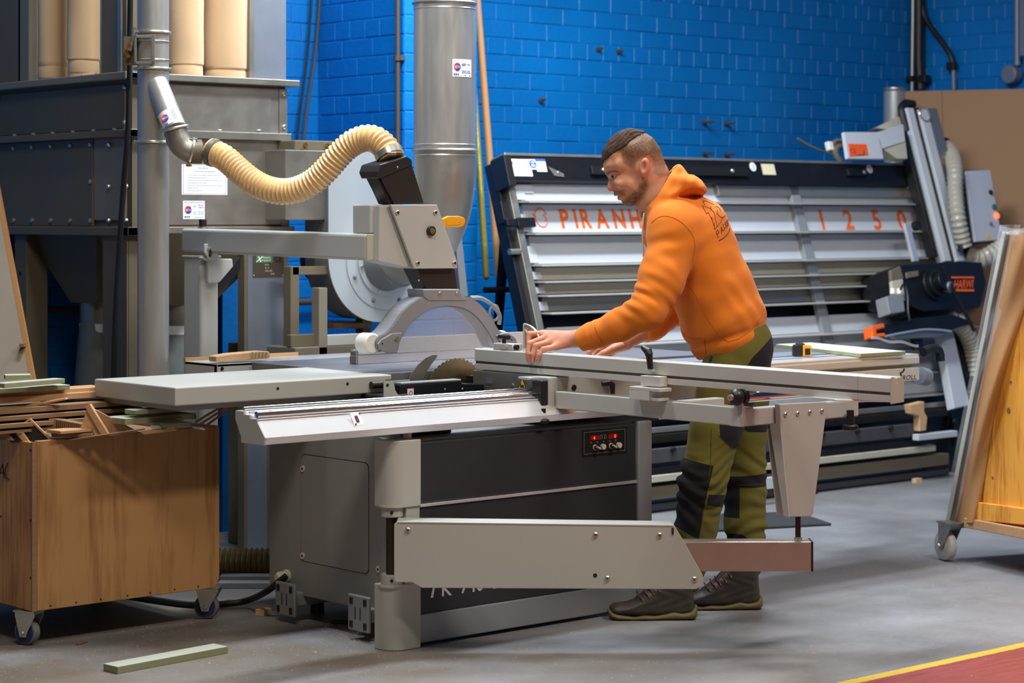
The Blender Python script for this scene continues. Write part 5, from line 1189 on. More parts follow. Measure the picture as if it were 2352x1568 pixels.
# base rails at the bottom
def BB(px0, px1, y0, y1, Yd, th, nm_, m_, bev=.003):
    a, b, c = at(px0, y0, Y=Yd), at(px0, y1, Y=Yd), at(px1, y0, Y=Yd)
    return MB().box(a.x, c.x, Yd, Yd+th, b.z, a.z).build(nm_, m_, vs_, bev)
YB = 7.03
BB(1470, 2120, 1035, 1068, YB, .03, 'roller_rail', 'dusty_rail')
BB(1470, 2120, 1075, 1092, YB+.02, .05, 'lower_rail', 'black_metal')
BB(1470, 2150, 1096, 1112, YB+.0, .05, 'lower_rail', 'beige_board')
BB(1470, 2180, 1122, 1152, YB+.02, .05, 'base_rail', 'galv_dull')
BB(1470, 2180, 1160, 1178, YB+.05, .05, 'base_rail', 'dusty_rail')
BB(1470, 2180, 1002, 1022, YB+.1, .04, 'support_ledge', 'dark_steel')
BB(1470, 2180, 985, 998, YB+.12, .02, 'support_ledge', 'galv')
for i in range(9):
    p = at(1500, 1040, Y=YB); x = p.x+.12+i*.26; MB().cyl((x, YB-.004, p.z+.008), (x, YB-.02, p.z+.008), .012, n=14).build('support_roller', 'dark_steel', vs_)
for x in (XL+.15, (XL+XR)/2, XR-.1): MB().box(x, x+.08, YB+.0, YB+.75, 0, .045).build('base_foot', 'black_metal', vs_, .004)
for x in (XL+.19, XR-.06): MB().prism([(x, YB+.08, .04), (x+.05, YB+.08, .04), (x+.05, YB+.20, .42), (x, YB+.20, .42)], YV*.05).build('base_upright', 'black_metal', vs_)
BB(1752, 1786, 1098, 1125, 6.92, .02, 'white_foot', 'white_board')
BB(2110, 2200, 998, 1012, YB-.05, .04, 'white_stop', 'white_board')
# ---- travelling beam
def beam(px0, px1, py0, py1, n0, n1, nm_, m_, par=None):
    """piece leaning with the frame; (px0,px1) at py0, runs down along the slope to py1"""
    a, b = pl(px0, py0, n1), pl(px1, py0, n1); t1 = tco(a); t0 = tco(pl(px0+(py1-py0)*.19, py1, n1))
    return PB(a.x, b.x, t0, t1, n0, n1).build(nm_, m_, par or vs_, .003)
beam(2083, 2098, 247, 600, .07, .13, 'beam_cover', 'white_board'); beam(2098, 2112, 247, 610, .05, .11, 'beam_channel', 'dark_steel')
beam(2112, 2130, 250, 600, .05, .13, 'beam_cover', 'white_board'); beam(2130, 2152, 247, 600, .05, .12, 'beam_profile', 'galv')
beam(2076, 2084, 300, 590, .06, .12, 'beam_track', 'black_plastic')
c = pl(2082, 262, .09); MB().tube(spline([c+XV*-.03+ET*-.10, c+XV*-.03+ET*.02, c+XV*.01+ET*.06, c+XV*.08+ET*.06], 14), .025, 8).build('top_bend', 'black_plastic', vs_)
c = pl(2124, 262, .135); MB().tube([c+XV*(.045*math.cos(q*.5236))+ET*(.04*math.sin(q*.5236)) for q in range(13)], .004, 6).build('cable_pulley', 'zinc', vs_)
beam(2074, 2084, 370, 430, .02, .05, 'beam_foot', 'white_board')
# white cover arm with orange plate
q_ = [pl(x, y, .16) for x, y in ((1938, 303), (2017, 303), (2024, 330), (2030, 365), (1947, 364))]
wc = MB().prism(q_, EN*-.02).build('carriage_cover', 'white_board', vs_, .003)
q_ = [pl(x, y, .16) for x, y in ((2017, 303), (2075, 285), (2080, 325), (2022, 343)) ]
MB().prism(q_, EN*-.08).build('carriage_cover', 'white_board', vs_, .003)
q_ = [pl(x, y, .16) for x, y in ((2030, 343), (2080, 326), (2084, 364), (2060, 364))]
MB().prism(q_, EN*-.05).build('cover_underside', 'beige_board', vs_)
p = pl(1952, 358, .1612); q1 = pl(1990, 331, .1612); op = MB().prism([pl(x, y, .1605) for x, y in ((1948, 330), (1990, 331), (1995, 357), (1952, 360))], EN*.001).build('orange_plate', 'orange', wc)
text('CE', 'plate_lettering', 'ink', op, pl(1954, 352, .1622), XV, ET, .03, depth=0)
MB().prism([pl(x, y, .1618) for x, y in ((1966, 357), (1986, 356), (1985, 346), (1983, 346), (1983, 354), (1966, 355.5))], EN*.0006).build('plate_mark', 'ink', op)
q_ = [pl(x, y, .02) for x, y in ((1992, 302), (2040, 278), (2075, 270), (2075, 290), (2018, 305))]
MB().prism(q_, EN*.06).build('dust_cowl', 'beige_board', vs_)
c = pl(1925, 345, .03); MB().tube(spline([pl(x, y, .03) for x, y in ((1912, 338), (1918, 325), (1936, 325), (1948, 345))], 12), .012, 8).tube(spline([pl(x, y, .05) for x, y in ((1930, 370), (1918, 352), (1925, 338), (1950, 335))], 12), .016, 8).build('spring_cable', 'galv_dull', vs_)
MB().cbox(pl(1905, 336, .04), XV*.04, EN*.03, ET*.05).build('limit_switch', 'white_plastic', vs_, .006)
MB().tube(spline([pl(x, y, -.05) for x, y in ((1832, 318), (1860, 335), (1890, 347), (1912, 355))], 12), .006, 6).build('loose_wire', 'galv_dull', vs_)
# saw unit: motor, guard, foot
MU = .16
def slabp(pts, n1, dn, nm_, m_, par=None, bev=.004): return MB().prism([pl(x, y, n1) for x, y in pts], EN*-dn).build(nm_, m_, par or vs_, bev)
mo = slabp(((2045, 618), (2065, 608), (2200, 600), (2255, 602), (2265, 650), (2250, 705), (2120, 715), (2060, 690), (2045, 650)), .24, .20, 'motor_housing', 'navy_metal')
slabp(((2046, 620), (2068, 610), (2076, 640), (2048, 645)), .26, .02, 'motor_end', 'galv_dull', mo)
slabp(((2048, 645), (2074, 640), (2080, 690), (2052, 690)), .262, .02, 'motor_fins', 'beige_board', mo)
c = pl(2141, 655, .24)
for r, h_ in ((.085, .02), (.07, .05), (.05, .09)): MB().cyl(c, c+EN*h_, r, n=26).build('spindle_cover', 'navy_metal', mo, .004)
MB().cyl(pl(2157, 655, .27), pl(2184, 660, .33), .030, n=18).build('handle_boss', 'galv_blue', mo)
MB().tube([pl(2163, 612, .33), pl(2238, 760, .33)], .010, 8).build('tie_bar', 'navy_metal', mo)
jb = slabp(((2037, 680), (2074, 673), (2079, 715), (2044, 721)), .30, .08, 'junction_box', 'paint_silver', mo)
for x in (2050, 2066): MB().cyl(pl(x, 676, .27), pl(x, 664, .27), .014, n=10).build('cable_gland', 'white_plastic', jb)
MB().tube(spline([pl(x, y, .3) for x, y in ((2068, 665), (2078, 650), (2085, 680), (2086, 715), (2090, 735))], 14), .006, 6).build('motor_cable', 'black_plastic', mo)
hw = [pl(x, y, .245) for x, y in ((2184, 635), (2236, 635), (2240, 668), (2196, 670))]
text('HARWI', 'lettering', 'orange_bright', mo, pl(2190, 662, .246), XV, (pl(2192, 640, .246)-pl(2190, 662, .246)), tco(pl(2190, 640, .246))-tco(pl(2190, 662, .246)), width=pl(2234, 660, .246).x-pl(2190, 660, .246).x, bold=.02)
for ya, yb in ((635, 639), (664, 669)): MB().prism([pl(x, y, .246) for x, y in ((2184, ya), (2237, ya), (2238, yb), (2186, yb))], EN*.0006).build('lettering_bar', 'orange_bright', mo)
slabp(((2082, 625), (2110, 621), (2111, 634), (2084, 639)), .25, .02, 'bracket_plate', 'galv_dull', mo)
bg = slabp(((2032, 745), (2100, 730), (2190, 722), (2240, 740), (2180, 758), (2120, 757), (2060, 768), (2032, 772)), .26, .12, 'blade_guard', 'navy_metal', mo)
MB().tube(spline([pl(x, y, .262) for x, y in ((2034, 772), (2070, 765), (2120, 757), (2160, 758), (2185, 761))], 16), .006, 6).build('guard_edge', 'alu_bright', bg)
slabp(((2050, 769), (2120, 758), (2180, 762), (2160, 772), (2060, 778)), .25, .03, 'guard_flap', 'galv', bg, .002)
of = slabp(((2003, 748), (2030, 742), (2032, 752), (2013, 757), (2014, 766), (2033, 764), (2034, 772), (2005, 774)), .28, .06, 'finger_guard', 'orange_bright', mo)
slabp(((2100, 775), (2120, 775), (2122, 800), (2103, 800)), .22, .03, 'guard_stem', 'black_metal', mo)
slabp(((2180, 518), (2188, 516), (2205, 596), (2193, 600)), .20, .02, 'guide_post', 'alu_bright') if False else None
beam(2078, 2090, 512, 600, .19, .21, 'gauge_rod', 'alu_bright')
c = pl(2100, 520, .2); MB().cyl(c, c+EN*.03, .026, n=16).build('gauge_knob', 'black_plastic', vs_)
slabp(((2160, 760), (2190, 760), (2228, 930), (2192, 938)), .16, .05, 'beam_lower', 'white_board')
slabp(((2190, 760), (2205, 760), (2236, 860), (2226, 900)), .12, .05, 'beam_lower_side', 'navy_metal')
# control box
cb_ = slabp(((2218, 392), (2275, 390), (2302, 550), (2240, 555)), .215, .02, 'control_box_face', 'white_board')
slabp(((2190, 408), (2220, 392), (2242, 554), (2210, 575)), .20, .03, 'control_box_side', 'navy_metal')
slabp(((2215, 390), (2270, 390), (2296, 552), (2236, 556)), .195, .05, 'control_box_body', 'navy_metal')
for px, py, m_, r in ((2274, 442, 'black_plastic', .014), (2282, 476, 'button_green', .017), (2288, 496, 'button_lit', .016), (2274, 514, 'ink_grey', .010)):
    c = pl(px, py, .215); MB().cyl(c, c+EN*.012, r, n=16).build('button', m_, cb_, .002)
MB().prism([pl(x, y, .216) for x, y in ((2265, 547), (2278, 546), (2271, 534))], EN*.0006).build('warning_triangle', 'sign_yellow', cb_)
# extraction hoses of the vertical saw
def hose_r(name, label, pts, r, pitch, m_):
    pth = spline([pl(x, y, n) for x, y, n in pts], 120); t = thing(name, label, 'hose', pth[60]); corrugated(pth, r, pitch, r*.08, 16).build('tube', m_, t)
    MB().tube(pth[:5], r*1.1, 16).build('cuff', 'black_plastic', t); return t
hose_r('ribbed_hose', 'grey ribbed hose curling down behind the control box of the vertical saw', ((2166, 332, .04), (2184, 352, .10), (2193, 390, .21), (2194, 440, .22), (2200, 500, .22), (2214, 565, .18)), .042, .03, 'hose_clear')
hose_r('ribbed_hose', 'grey ribbed hose looping from below the control box towards the cart', ((2215, 585, .10), (2245, 595, .14), (2275, 585, .18), (2300, 570, .2)), .055, .03, 'hose_clear')
hose_r('ribbed_hose', 'grey ribbed hose dropping from the saw motor behind the cart', ((2185, 735, .2), (2205, 745, .2), (2222, 770, .18), (2232, 800, .15), (2240, 860, .12)), .045, .026, 'hose_clear')
# spiral duct behind
c = at(2054, 300, Y=7.98); t = thing('spiral_duct', 'short upright galvanised duct end behind the vertical saw', 'duct', (c.x, c.y, 1.0))
zt_ = at(2054, 202, Y=7.98).z; MB().cyl((c.x, c.y, 1.2), (c.x, c.y, zt_), .062, n=26).build('pipe', 'galv_bright', t)
MB().lathe((c.x, c.y, zt_-.02), ZV*.02, [(0, .062), (.5, .066), (1, .064)], 26).build('rim', 'galv', t)
# brown MDF sheets standing against the right wall
for i, (pa, pb, dd, lb) in enumerate(((2080, 2420, 0, 'large brown MDF sheet standing against the dark blue wall at right'),)):
    p0 = at(2078, 210, Y=8.1); p1 = at(2420, 203, d=p0.x*ST+p0.y*CT-.30)
    w_ = Vector((p1.x-p0.x, p1.y-p0.y, 0)); n_ = Vector((w_.y, -w_.x, 0)).normalized()
    t = thing('mdf_sheet', lb, 'board', (p0+w_*.5).xy.to_3d())
    MB().prism([Vector((p0.x, p0.y, 0))+n_*.12, Vector((p0.x, p0.y, 0))+w_+n_*.12, p0+w_, p0], n_*.018).build('sheet', 'mdf_brown', t, .001)
    q0 = p0+w_*.255; MB().prism([Vector((q0.x+w_.x*.10, q0.y+w_.y*.10, 0))+n_*.142, q0+n_*.0215-ZV*.0, q0+n_*.0225+w_*.004, Vector((q0.x+w_.x*.104, q0.y+w_.y*.104, 0))+n_*.143], n_*.001).build('sheet_edge', 'timber_dark', t)

# ================================================================= A-FRAME CART (right edge)
cart = thing('sheet_cart', 'plywood A-frame sheet cart on castors at the right edge', 'cart', at(2172, 1287, Z=0))
# end panel: runs from the castor towards the camera and right
g = at(2172, 1287, Z=0); dirv = (RV*.389-FV*.921).normalized(); nrm = Vector((-dirv.y, dirv.x, 0));  nrm = nrm if nrm.dot(-RV) > 0 else -nrm
def cp(px, py, off=0):      # point on the cart's end plane
    p0 = at(2230, 1210, d=8.50); u = (px-CX)/F; r = Vector((ST+u*CT, CT-u*ST, -(py-HY)/F)); o = Vector((0, 0, H)); q = p0+nrm*off
    return o+r*((q-o).dot(nrm)/r.dot(nrm))
MB().prism([cp(2222, 1200), cp(2500, 1250), cp(2500, 575), cp(2330, 548), cp(2304, 540)], nrm*-.02).build('end_panel', 'ply_cart', cart, .002)
MB().prism([cp(2228, 1188, .0), cp(2500, 1236, .0), cp(2500, 1262, .0), cp(2228, 1210, .0)], nrm*.03).build('base_batten', 'timber', cart, .003)
MB().prism([cp(2236, 1150, .001), cp(2500, 1185, .001), cp(2500, 1218, .001), cp(2230, 1192, .001)], nrm*.018).build('base_batten', 'ply_cart', cart, .003)
for px, py in ((2317, 943), (2280, 1097), (2322, 878)): disc(cp(px, py, .0), nrm, .007 if px != 2317 else .012, 'knot', 'timber_dark', cart, .001, 12)
MB().prism([cp(x, y, .0005) for x, y in ((2248, 1100), (2262, 1105), (2258, 1140), (2250, 1138))], nrm*.001).build('tape_patch', 'tape', cart)
# sheets leaning on its left slope
def stack_sheet(px_t, px_b, wpx, m_, name, off, yt=528, yb=1212, grp=None, label=None):
    q = [cp(px_t, yt, off), cp(px_t+wpx, yt, off), cp(px_b+wpx*1.05, yb, off), cp(px_b, yb, off)]
    o = MB().prism(q, (nrm*-1.1)).build(name, m_, None, .001); recentre(o); tag(o, label, 'board', 'sheets on the cart'); return o
stack_sheet(2301, 2170, 8, 'green_mdf', 'sheet_board', .012, 532, 1204, label='pale green sheet edge, leftmost on the cart beside the plastic film')
stack_sheet(2310, 2179, 7, 'black_plastic', 'sheet_board', .008, 540, 1206, label='thin dark sheet edge between the green and brown sheets on the cart')
stack_sheet(2318, 2188, 34, 'mdf_brown', 'sheet_board', .004, 530, 1212, label='thick brown cardboard-wrapped sheet leaning on the cart')
# plastic film over the sheets
def sheetmesh(f, nu, nv):
    mb = MB(); mb.v = [f(i/nu, j/nv) for j in range(nv+1) for i in range(nu+1)]
    mb.f = [(j*(nu+1)+i, j*(nu+1)+i+1, (j+1)*(nu+1)+i+1, (j+1)*(nu+1)+i) for j in range(nv) for i in range(nu)]; mb.sm = [True]*len(mb.f); return mb
def filmf(u, v):
    y = 516+(1205-516)*v; xl = 2296+(2160-2296)*v; wd = 48+math.sin(v*9)*6-20*v
    x = xl+wd*u; off = .018+.028*math.sin(math.pi*min(1, u*1.4))*(.5+.5*math.sin(v*7+u*4))+.012*noise.noise(Vector((u*4, v*9, 1)))
    return cp(x, y, off)
fo_ = sheetmesh(filmf, 14, 60).build('plastic_film', 'film', None); recentre(fo_); tag(fo_, 'clear plastic film draped down the sheet edges on the cart', 'film')
def tapef(u, v):
    y = 540+(1200-540)*v; xl = 2322+(2200-2322)*v; wd = 62+8*math.sin(v*7+.6)-26*v
    x = xl+wd*u; return cp(x, y, .006+.05*max(0, math.sin(math.pi*u))*(.6+.4*math.sin(v*11+u*3)))
fo_ = sheetmesh(tapef, 14, 60).build('brown_wrapping', 'tape', None); recentre(fo_); tag(fo_, 'crumpled brown wrapping sheet hanging over the cart edge', 'wrapping')
def topf(u, v):
    x = 2296+90*u; y = 516+14*math.sin(u*3)+30*v-10*u; return cp(x, y, .03+.05*math.sin(v*3.1)*(.7+.3*math.sin(u*9)))
fo_ = sheetmesh(topf, 16, 10).build('plastic_film', 'film', None); recentre(fo_); tag(fo_, 'crumpled clear plastic bunched over the top corner of the cart', 'film')
# castor
wc_ = g+ZV*.062
w1 = MB().lathe(wc_+nrm*.018, nrm*-.036, [(0, .048), (.12, .058), (.5, .062), (.88, .058), (1, .048)], 30).build('castor_wheel', 'wheel_white', cart)
MB().cyl(wc_+nrm*.020, wc_-nrm*.020, .018, n=16).build('castor_hub', 'steel', w1)
fk = MB()
for s_ in (.024, -.024):
    P_ = [wc_+nrm*s_+dirv*a+ZV*b for a, b in ((-.012, -.012), (.012, -.012), (.07, .075), (.07, .09), (-.012, .09))]; fk.prism(P_, nrm*(.003 if s_ > 0 else -.003))
fk.obox(wc_+nrm*-.03+dirv*-.02+ZV*.088, nrm*.06, dirv*.1, ZV*.006); fk.build('castor_fork', 'galv', cart)
bolt(cart, wc_+nrm*.028, nrm, .008, .008)
# other castor and base inside, keeps it standing
g2 = g+dirv*1.0-nrm*.1
MB().cyl(g2+ZV*.062+nrm*.018, g2+ZV*.062-nrm*.018, .062, n=24).build('castor_wheel', 'wheel_white', cart)
MB().obox(g+ZV*.175-nrm*1.0+dirv*.05, dirv*1.0, nrm*.90, ZV*.04).build('base_board', 'timber', cart)

# ================================================================= small things at the right
mp_ = [at(x, y, Z=.0) for x, y in ((1640, 1222), (1910, 1207), (1830, 1180), (1600, 1186))]
o = MB().prism(mp_, ZV*.012).build('rubber_mat', 'mat_rubber', None, .004); recentre(o); tag(o, 'black rubber floor mat behind the man', 'mat')
o = MB().prism([at(x, y, Y=YB-.04) for x, y in ((2090, 930), (2123, 922), (2123, 945), (2130, 958), (2127, 988), (2113, 990), (2112, 955), (2094, 950))], YV*.04).build('wood_block', 'timber_pale', None, .002); recentre(o); tag(o, 'stepped pale wood block standing on the vertical saw rail', 'wood block')
c = at(2111, 1108, Z=0); o = MB().box(c.x-.02, c.x+.025, c.y, c.y+.03, 0, .02).build('wood_chip', 'timber_pale'); recentre(o); tag(o, 'tiny pale wood chip on the floor under the vertical saw', 'wood chip')
# ================================================================= SCRAP BIN
BX0, BX1, BY0, BY1 = 3.362, 4.055, 6.13, 6.86
bz0, bz1 = .115, .655
bn = thing('scrap_bin', 'plywood scrap bin on castors heaped with offcuts', 'bin', ((BX0+BX1)/2, (BY0+BY1)/2, 0))
tk = .018
bnf = MB().prism([(BX0+.012, BY0, bz0), (BX1-.018, BY0, bz0), (BX1, BY0, bz0+.03), (BX1, BY0, bz1-.004), (BX1-.005, BY0, bz1), (BX0+.012, BY0, bz1-.006)], YV*tk).build('front_panel', 'ply_bin', bn, .002)
be = MB().box(BX0-.004, BX0+.012, BY0+.0, BY1, bz0, bz1-.01).build('end_panel', 'ply_bin_end', bn, .002)
MB().box(BX1-tk, BX1, BY0+tk, BY1, bz0, bz1).build('end_panel', 'ply_bin', bn, .002); MB().box(BX0+.012, BX1-tk, BY1-tk, BY1, bz0, bz1).build('back_panel', 'ply_bin', bn, .002)
MB().box(BX0+.012, BX1-tk, BY0+tk, BY1-tk, bz0, bz0+.02).build('bottom_panel', 'ply_bin', bn)
MB().box(BX0-.006, BX0+.010, BY0-.002, BY0+.004, bz0, bz1-.008).build('corner_edge', 'timber_dark', bn)
for y_ in (.62, .40, .22): bolt(bn, (BX0-.004, BY0+.012, y_), -XV, .004, .002, 'dark_steel', 'screw')
for k in range(7): bolt(bn, (BX0+.06+k*.09+rng.uniform(-.01, .01), BY0, bz0+.012), -YV, .003, .002, 'dark_steel', 'screw')
def pen(pts): MB().tube(spline([at(x, y, X=BX0-.0045) for x, y in pts], 12), .0022, 5).build('pen_mark', 'ink', bn)
pen(((-4, 1100), (2, 1078), (6, 1066))); pen(((6, 1066), (8, 1082), (10, 1098))); pen(((-2, 1088), (4, 1086), (9, 1086))); pen(((18, 1064), (12, 1080), (14, 1096), (22, 1101)))
pen(((-6, 1190), (0, 1186), (4, 1184)))
def castor(root, g, ang, rw, wheel, core):
    """swivel castor with its floor point g"""
    ax_ = Vector((math.cos(ang), math.sin(ang), 0)); dv = Vector((-ax_.y, ax_.x, 0)); c = g+ZV*rw
    w_ = MB().lathe(c+ax_*.016, ax_*-.032, [(0, rw*.72), (.02, rw*.88), (.15, rw*.97), (.5, rw), (.85, rw*.97), (.98, rw*.88), (1, rw*.72)], 28).build('castor_wheel', wheel, root)
    MB().cyl(c+ax_*.018, c-ax_*.018, rw*.78, n=24).build('wheel_core', core, w_); MB().cyl(c+ax_*.021, c-ax_*.021, rw*.30, n=14).build('wheel_hub', 'steel', w_)
    fk = MB()
    for s_ in (.022, -.022):
        fk.prism([c+ax_*s_+dv*a+ZV*b for a, b in ((-.012, -.014), (.012, -.014), (.016, .0), (.045, rw+.012), (.045, rw+.022), (-.03, rw+.022), (-.03, rw+.012))], ax_*(.003 if s_ > 0 else -.003))
    fk.obox(c-ax_*.025-dv*.03+ZV*(rw+.018), ax_*.05, dv*.075, ZV*.005); f_ = fk.build('castor_fork', 'zinc', root)
    MB().obox(c-ax_*.035-dv*.03+ZV*(rw+.024), ax_*.07, dv*.08, ZV*.004).build('castor_plate', 'zinc', root)
    bolt(f_, c+ax_*.025, ax_, .008, .008, 'zinc'); bolt(f_, c-ax_*.025, -ax_, .008, .008, 'zinc')
castor(bn, at(63, 1480, Z=0), math.radians(205), .042, 'grey_rubber', 'blue_plastic')
castor(bn, at(475, 1420, Z=0), math.radians(222), .042, 'grey_rubber', 'blue_plastic')
castor(bn, Vector((BX0+.08, BY1-.08, 0)), .4, .042, 'grey_rubber', 'blue_plastic')
castor(bn, Vector((BX1-.08, BY1-.08, 0)), .9, .042, 'grey_rubber', 'blue_plastic')
# filling below the visible heap so offcuts rest on something
MB().box(BX0+.03, BX1-.03, BY0+.03, BY1-.03, bz0+.02, bz1-.03).build('packed_offcuts', 'timber_dark', bn, kind='stuff')

# ---- offcuts: every board its own thing
def board(name, label, cat, c, L, W, Tt, rz=0, ry=0, rx=0, m_='timber', edge=None, group='offcuts in the scrap bin'):
    """box board: length along local x, width local y, thickness z"""
    ch_ = .0015
    mb = MB().box(-L/2, L/2, -W/2, W/2, -Tt/2, Tt/2)
    o = mb.build(name, m_, None, .0012, 1); o.location = c; o.rotation_euler = (math.radians(rx), math.radians(ry), math.radians(rz)); tag(o, label, cat, group)
    if edge:
        o.data.materials.append(M[edge])
        for p in o.data.polygons:
            if abs(p.normal.z) < .5: p.material_index = 1
    return o
def bpx(px0, px1, py, dd, Tt, W, rz, lab, m_, name='offcut_board', ry=0, rx=0, edge=None, cat='offcut'):
    """board whose front edge shows between px0..px1 at row py and depth dd"""
    a, b = at(px0, py, d=dd), at(px1, py, d=dd); v = b-a
    ang = math.degrees(math.atan2(v.y, v.x)) if rz is None else rz
    ux = Vector((math.cos(math.radians(ang)), math.sin(math.radians(ang)), 0)); L = (b-a).length/max(.5, abs(ux.dot(RV)))
    mid = (a+b)/2; wy = Vector((-ux.y, ux.x, 0)); c = mid+wy*(W/2); c.z = mid.z
    return board(name, lab, cat, c, L, W, Tt, ang, ry, rx, m_, edge)
# stacked timber boards across the back (front edges face the camera)
rows_ = [(0, 250, 912, 7.05, .020, .09, 'brown board lying second from the top of the heap behind the green strips', 'timber'),
         (-30, 305, 936, 7.00, .018, .12, 'long brown board with a clean edge, upper of the wide middle boards', 'timber_dark'),
         (-30, 300, 953, 6.98, .014, .12, 'long thin brown board just below the upper wide board', 'timber_dark'),
         (-30, 296, 970, 6.96, .014, .12, 'long thin brown board, lowest of the wide middle boards', 'timber_dark'),
         (-30, 230, 986, 6.93, .010, .10, 'thin dark board wedged under the wide boards', 'timber_dark'),
         (150, 262, 988, 6.92, .010, .08, 'short thin board behind the grooved block', 'timber')]
for (x0, x1, y, dd, th, W, lab, m_) in rows_: bpx(x0, x1, y, dd, th, W, 3, lab, m_)
bpx(100, 234, 899, 7.12, .020, .10, 0, 'reddish board under the outfeed table corner, top of the timber stack', 'timber')
bpx(5, 120, 905, 7.0, .016, .08, 0, 'short pale board with a pointed end below the green strips', 'timber')
# pale green MDF strips on top
bpx(-10, 146, 894, 6.98, .015, .09, 2, 'pale green strip lying flat at the bottom of the top pile', 'green_mdf', edge='green_mdf_edge', name='green_strip')
bpx(28, 134, 880, 6.93, .015, .05, 14, 'pale green strip crossing over the others, nearest one', 'green_mdf', edge='green_mdf_edge', name='green_strip')
bpx(14, 70, 866, 7.05, .014, .06, -24, 'short pale green strip, highest at the left of the heap', 'green_mdf', edge='green_mdf_edge', name='green_strip')
# greenish offcuts at the right of the bin
bpx(300, 440, 962, 6.99, .020, .11, 4, 'grey-green board lying under the longest green strip at the bin right', 'green_mdf', edge='green_mdf_edge', name='green_strip')
bpx(325, 482, 940, 7.02, .014, .06, 4, 'long green strip pointing right under the outfeed table', 'green_mdf', edge='green_mdf_edge', name='green_strip')
bpx(388, 436, 976, 6.94, .015, .08, 4, 'small grey-green block at the right rim of the bin', 'green_mdf', edge='green_mdf_edge', name='green_strip')
bpx(395, 446, 962, 7.05, .012, .08, 20, 'short grey-green strip behind the small block', 'green_mdf', edge='green_mdf_edge', name='green_strip')
for k, (a, b, lb) in enumerate((((450, 972), (510, 936), 'left'), ((462, 976), (524, 936), 'middle'), ((474, 980), (532, 938), 'right'))):
    p, q_ = at(a[0], a[1], d=7.05+.01*k), at(b[0], b[1], d=7.10+.01*k); v = q_-p
    o = MB().obox(p, v, FV*.05, v.cross(FV).normalized()*.008).build('lath', 'timber_dark'); recentre(o); tag(o, 'thin lath sticking up at the bin right corner, %s of the three' % lb, 'offcut', 'offcuts in the scrap bin')
# upright triangular offcut, dark-faced pieces, grooved block
def poly_board(name, lab, pts, dd, ext, m_, cat='offcut'):
    o = MB().prism([at(x, y, d=dd) for x, y in pts], ext).build(name, m_, None, .001, 1); recentre(o); tag(o, lab, cat, 'offcuts in the scrap bin'); return o
poly_board('triangular_offcut', 'pale triangular offcut standing up in the middle of the bin', ((180, 1000), (199, 940), (240, 1000)), 6.93, FV*.012, 'timber_pale')
poly_board('moulding_offcut', 'pale yellow moulding offcut leaning against the triangular piece', ((195, 934), (206, 928), (250, 998), (234, 1002)), 6.915, FV*.03, 'timber')
poly_board('veneer_offcut', 'pinkish sloping veneer panel right of the triangular offcut', ((207, 934), (318, 992), (250, 1002)), 6.94, FV*.01, 'mdf_brown')
poly_board('dark_offcut', 'black-faced offcut with pale edge standing in the left of the bin', ((44, 980), (68, 964), (118, 1014), (74, 1018)), 6.90, FV*.006, 'veneer_dark')
poly_board('offcut_edge', 'pale edge strip on the black-faced offcut', ((43, 977), (69, 960), (122, 1012), (117, 1015), (68, 966), (44, 982)), 6.897, FV*.009, 'timber')
poly_board('dark_offcut', 'smaller black-faced offcut leaning at the far left of the bin rim', ((10, 992), (34, 992), (58, 1016), (24, 1016)), 6.885, FV*.01, 'veneer_dark')
poly_board('offcut_strip', 'pale strip beside the small black-faced offcut', ((36, 996), (50, 995), (72, 1018), (58, 1020)), 6.88, FV*.01, 'timber')
bk_ = poly_board('grooved_block', 'wood block with comb-like grooves in the middle of the bin', ((104, 984), (112, 962), (128, 962), (190, 974), (182, 1000), (122, 1000)), 6.95, FV*.05, 'timber_dark')
for k in range(12):
    x = 130+k*4.6; MB().prism([at(px, py, d=6.949) for px, py in ((x, 965+k*.8), (x+1.8, 965.4+k*.8), (x+0, 998), (x-1.8, 998))], FV*.004).build('groove', 'dark_steel', bk_)
poly_board('offcut_strip', 'thin strip lying along the bin front rim', ((118, 994), (212, 996), (212, 1004), (118, 1003)), 6.90, FV*.04, 'timber_dark')
poly_board('offcut_strip', 'long thin lath slanting down to the front rim', ((150, 1010), (330, 984), (331, 987), (152, 1013)), 6.89, FV*.02, 'timber_dark')
poly_board('offcut_strip', 'thin pale strip at the right front rim of the bin', ((322, 992), (400, 981), (408, 989), (330, 998)), 6.93, FV*.03, 'timber')
poly_board('offcut_strip', 'flat board end poking out at the far left rim', ((-8, 992), (16, 990), (30, 1012), (-8, 1010)), 6.86, FV*.08, 'timber_dark')
poly_board('offcut_strip', 'sloping thin brown strip on the wide boards', ((60, 930), (150, 914), (152, 918), (62, 936)), 6.97, FV*.03, 'timber')
poly_board('green_strip', 'small pale green sliver on the right rim', ((344, 978), (366, 977), (372, 984), (350, 986)), 6.93, FV*.03, 'green_mdf')
poly_board('green_strip', 'flat pale green sliver right of the small block', ((438, 978), (462, 980), (470, 988), (446, 985)), 6.96, FV*.03, 'green_mdf')

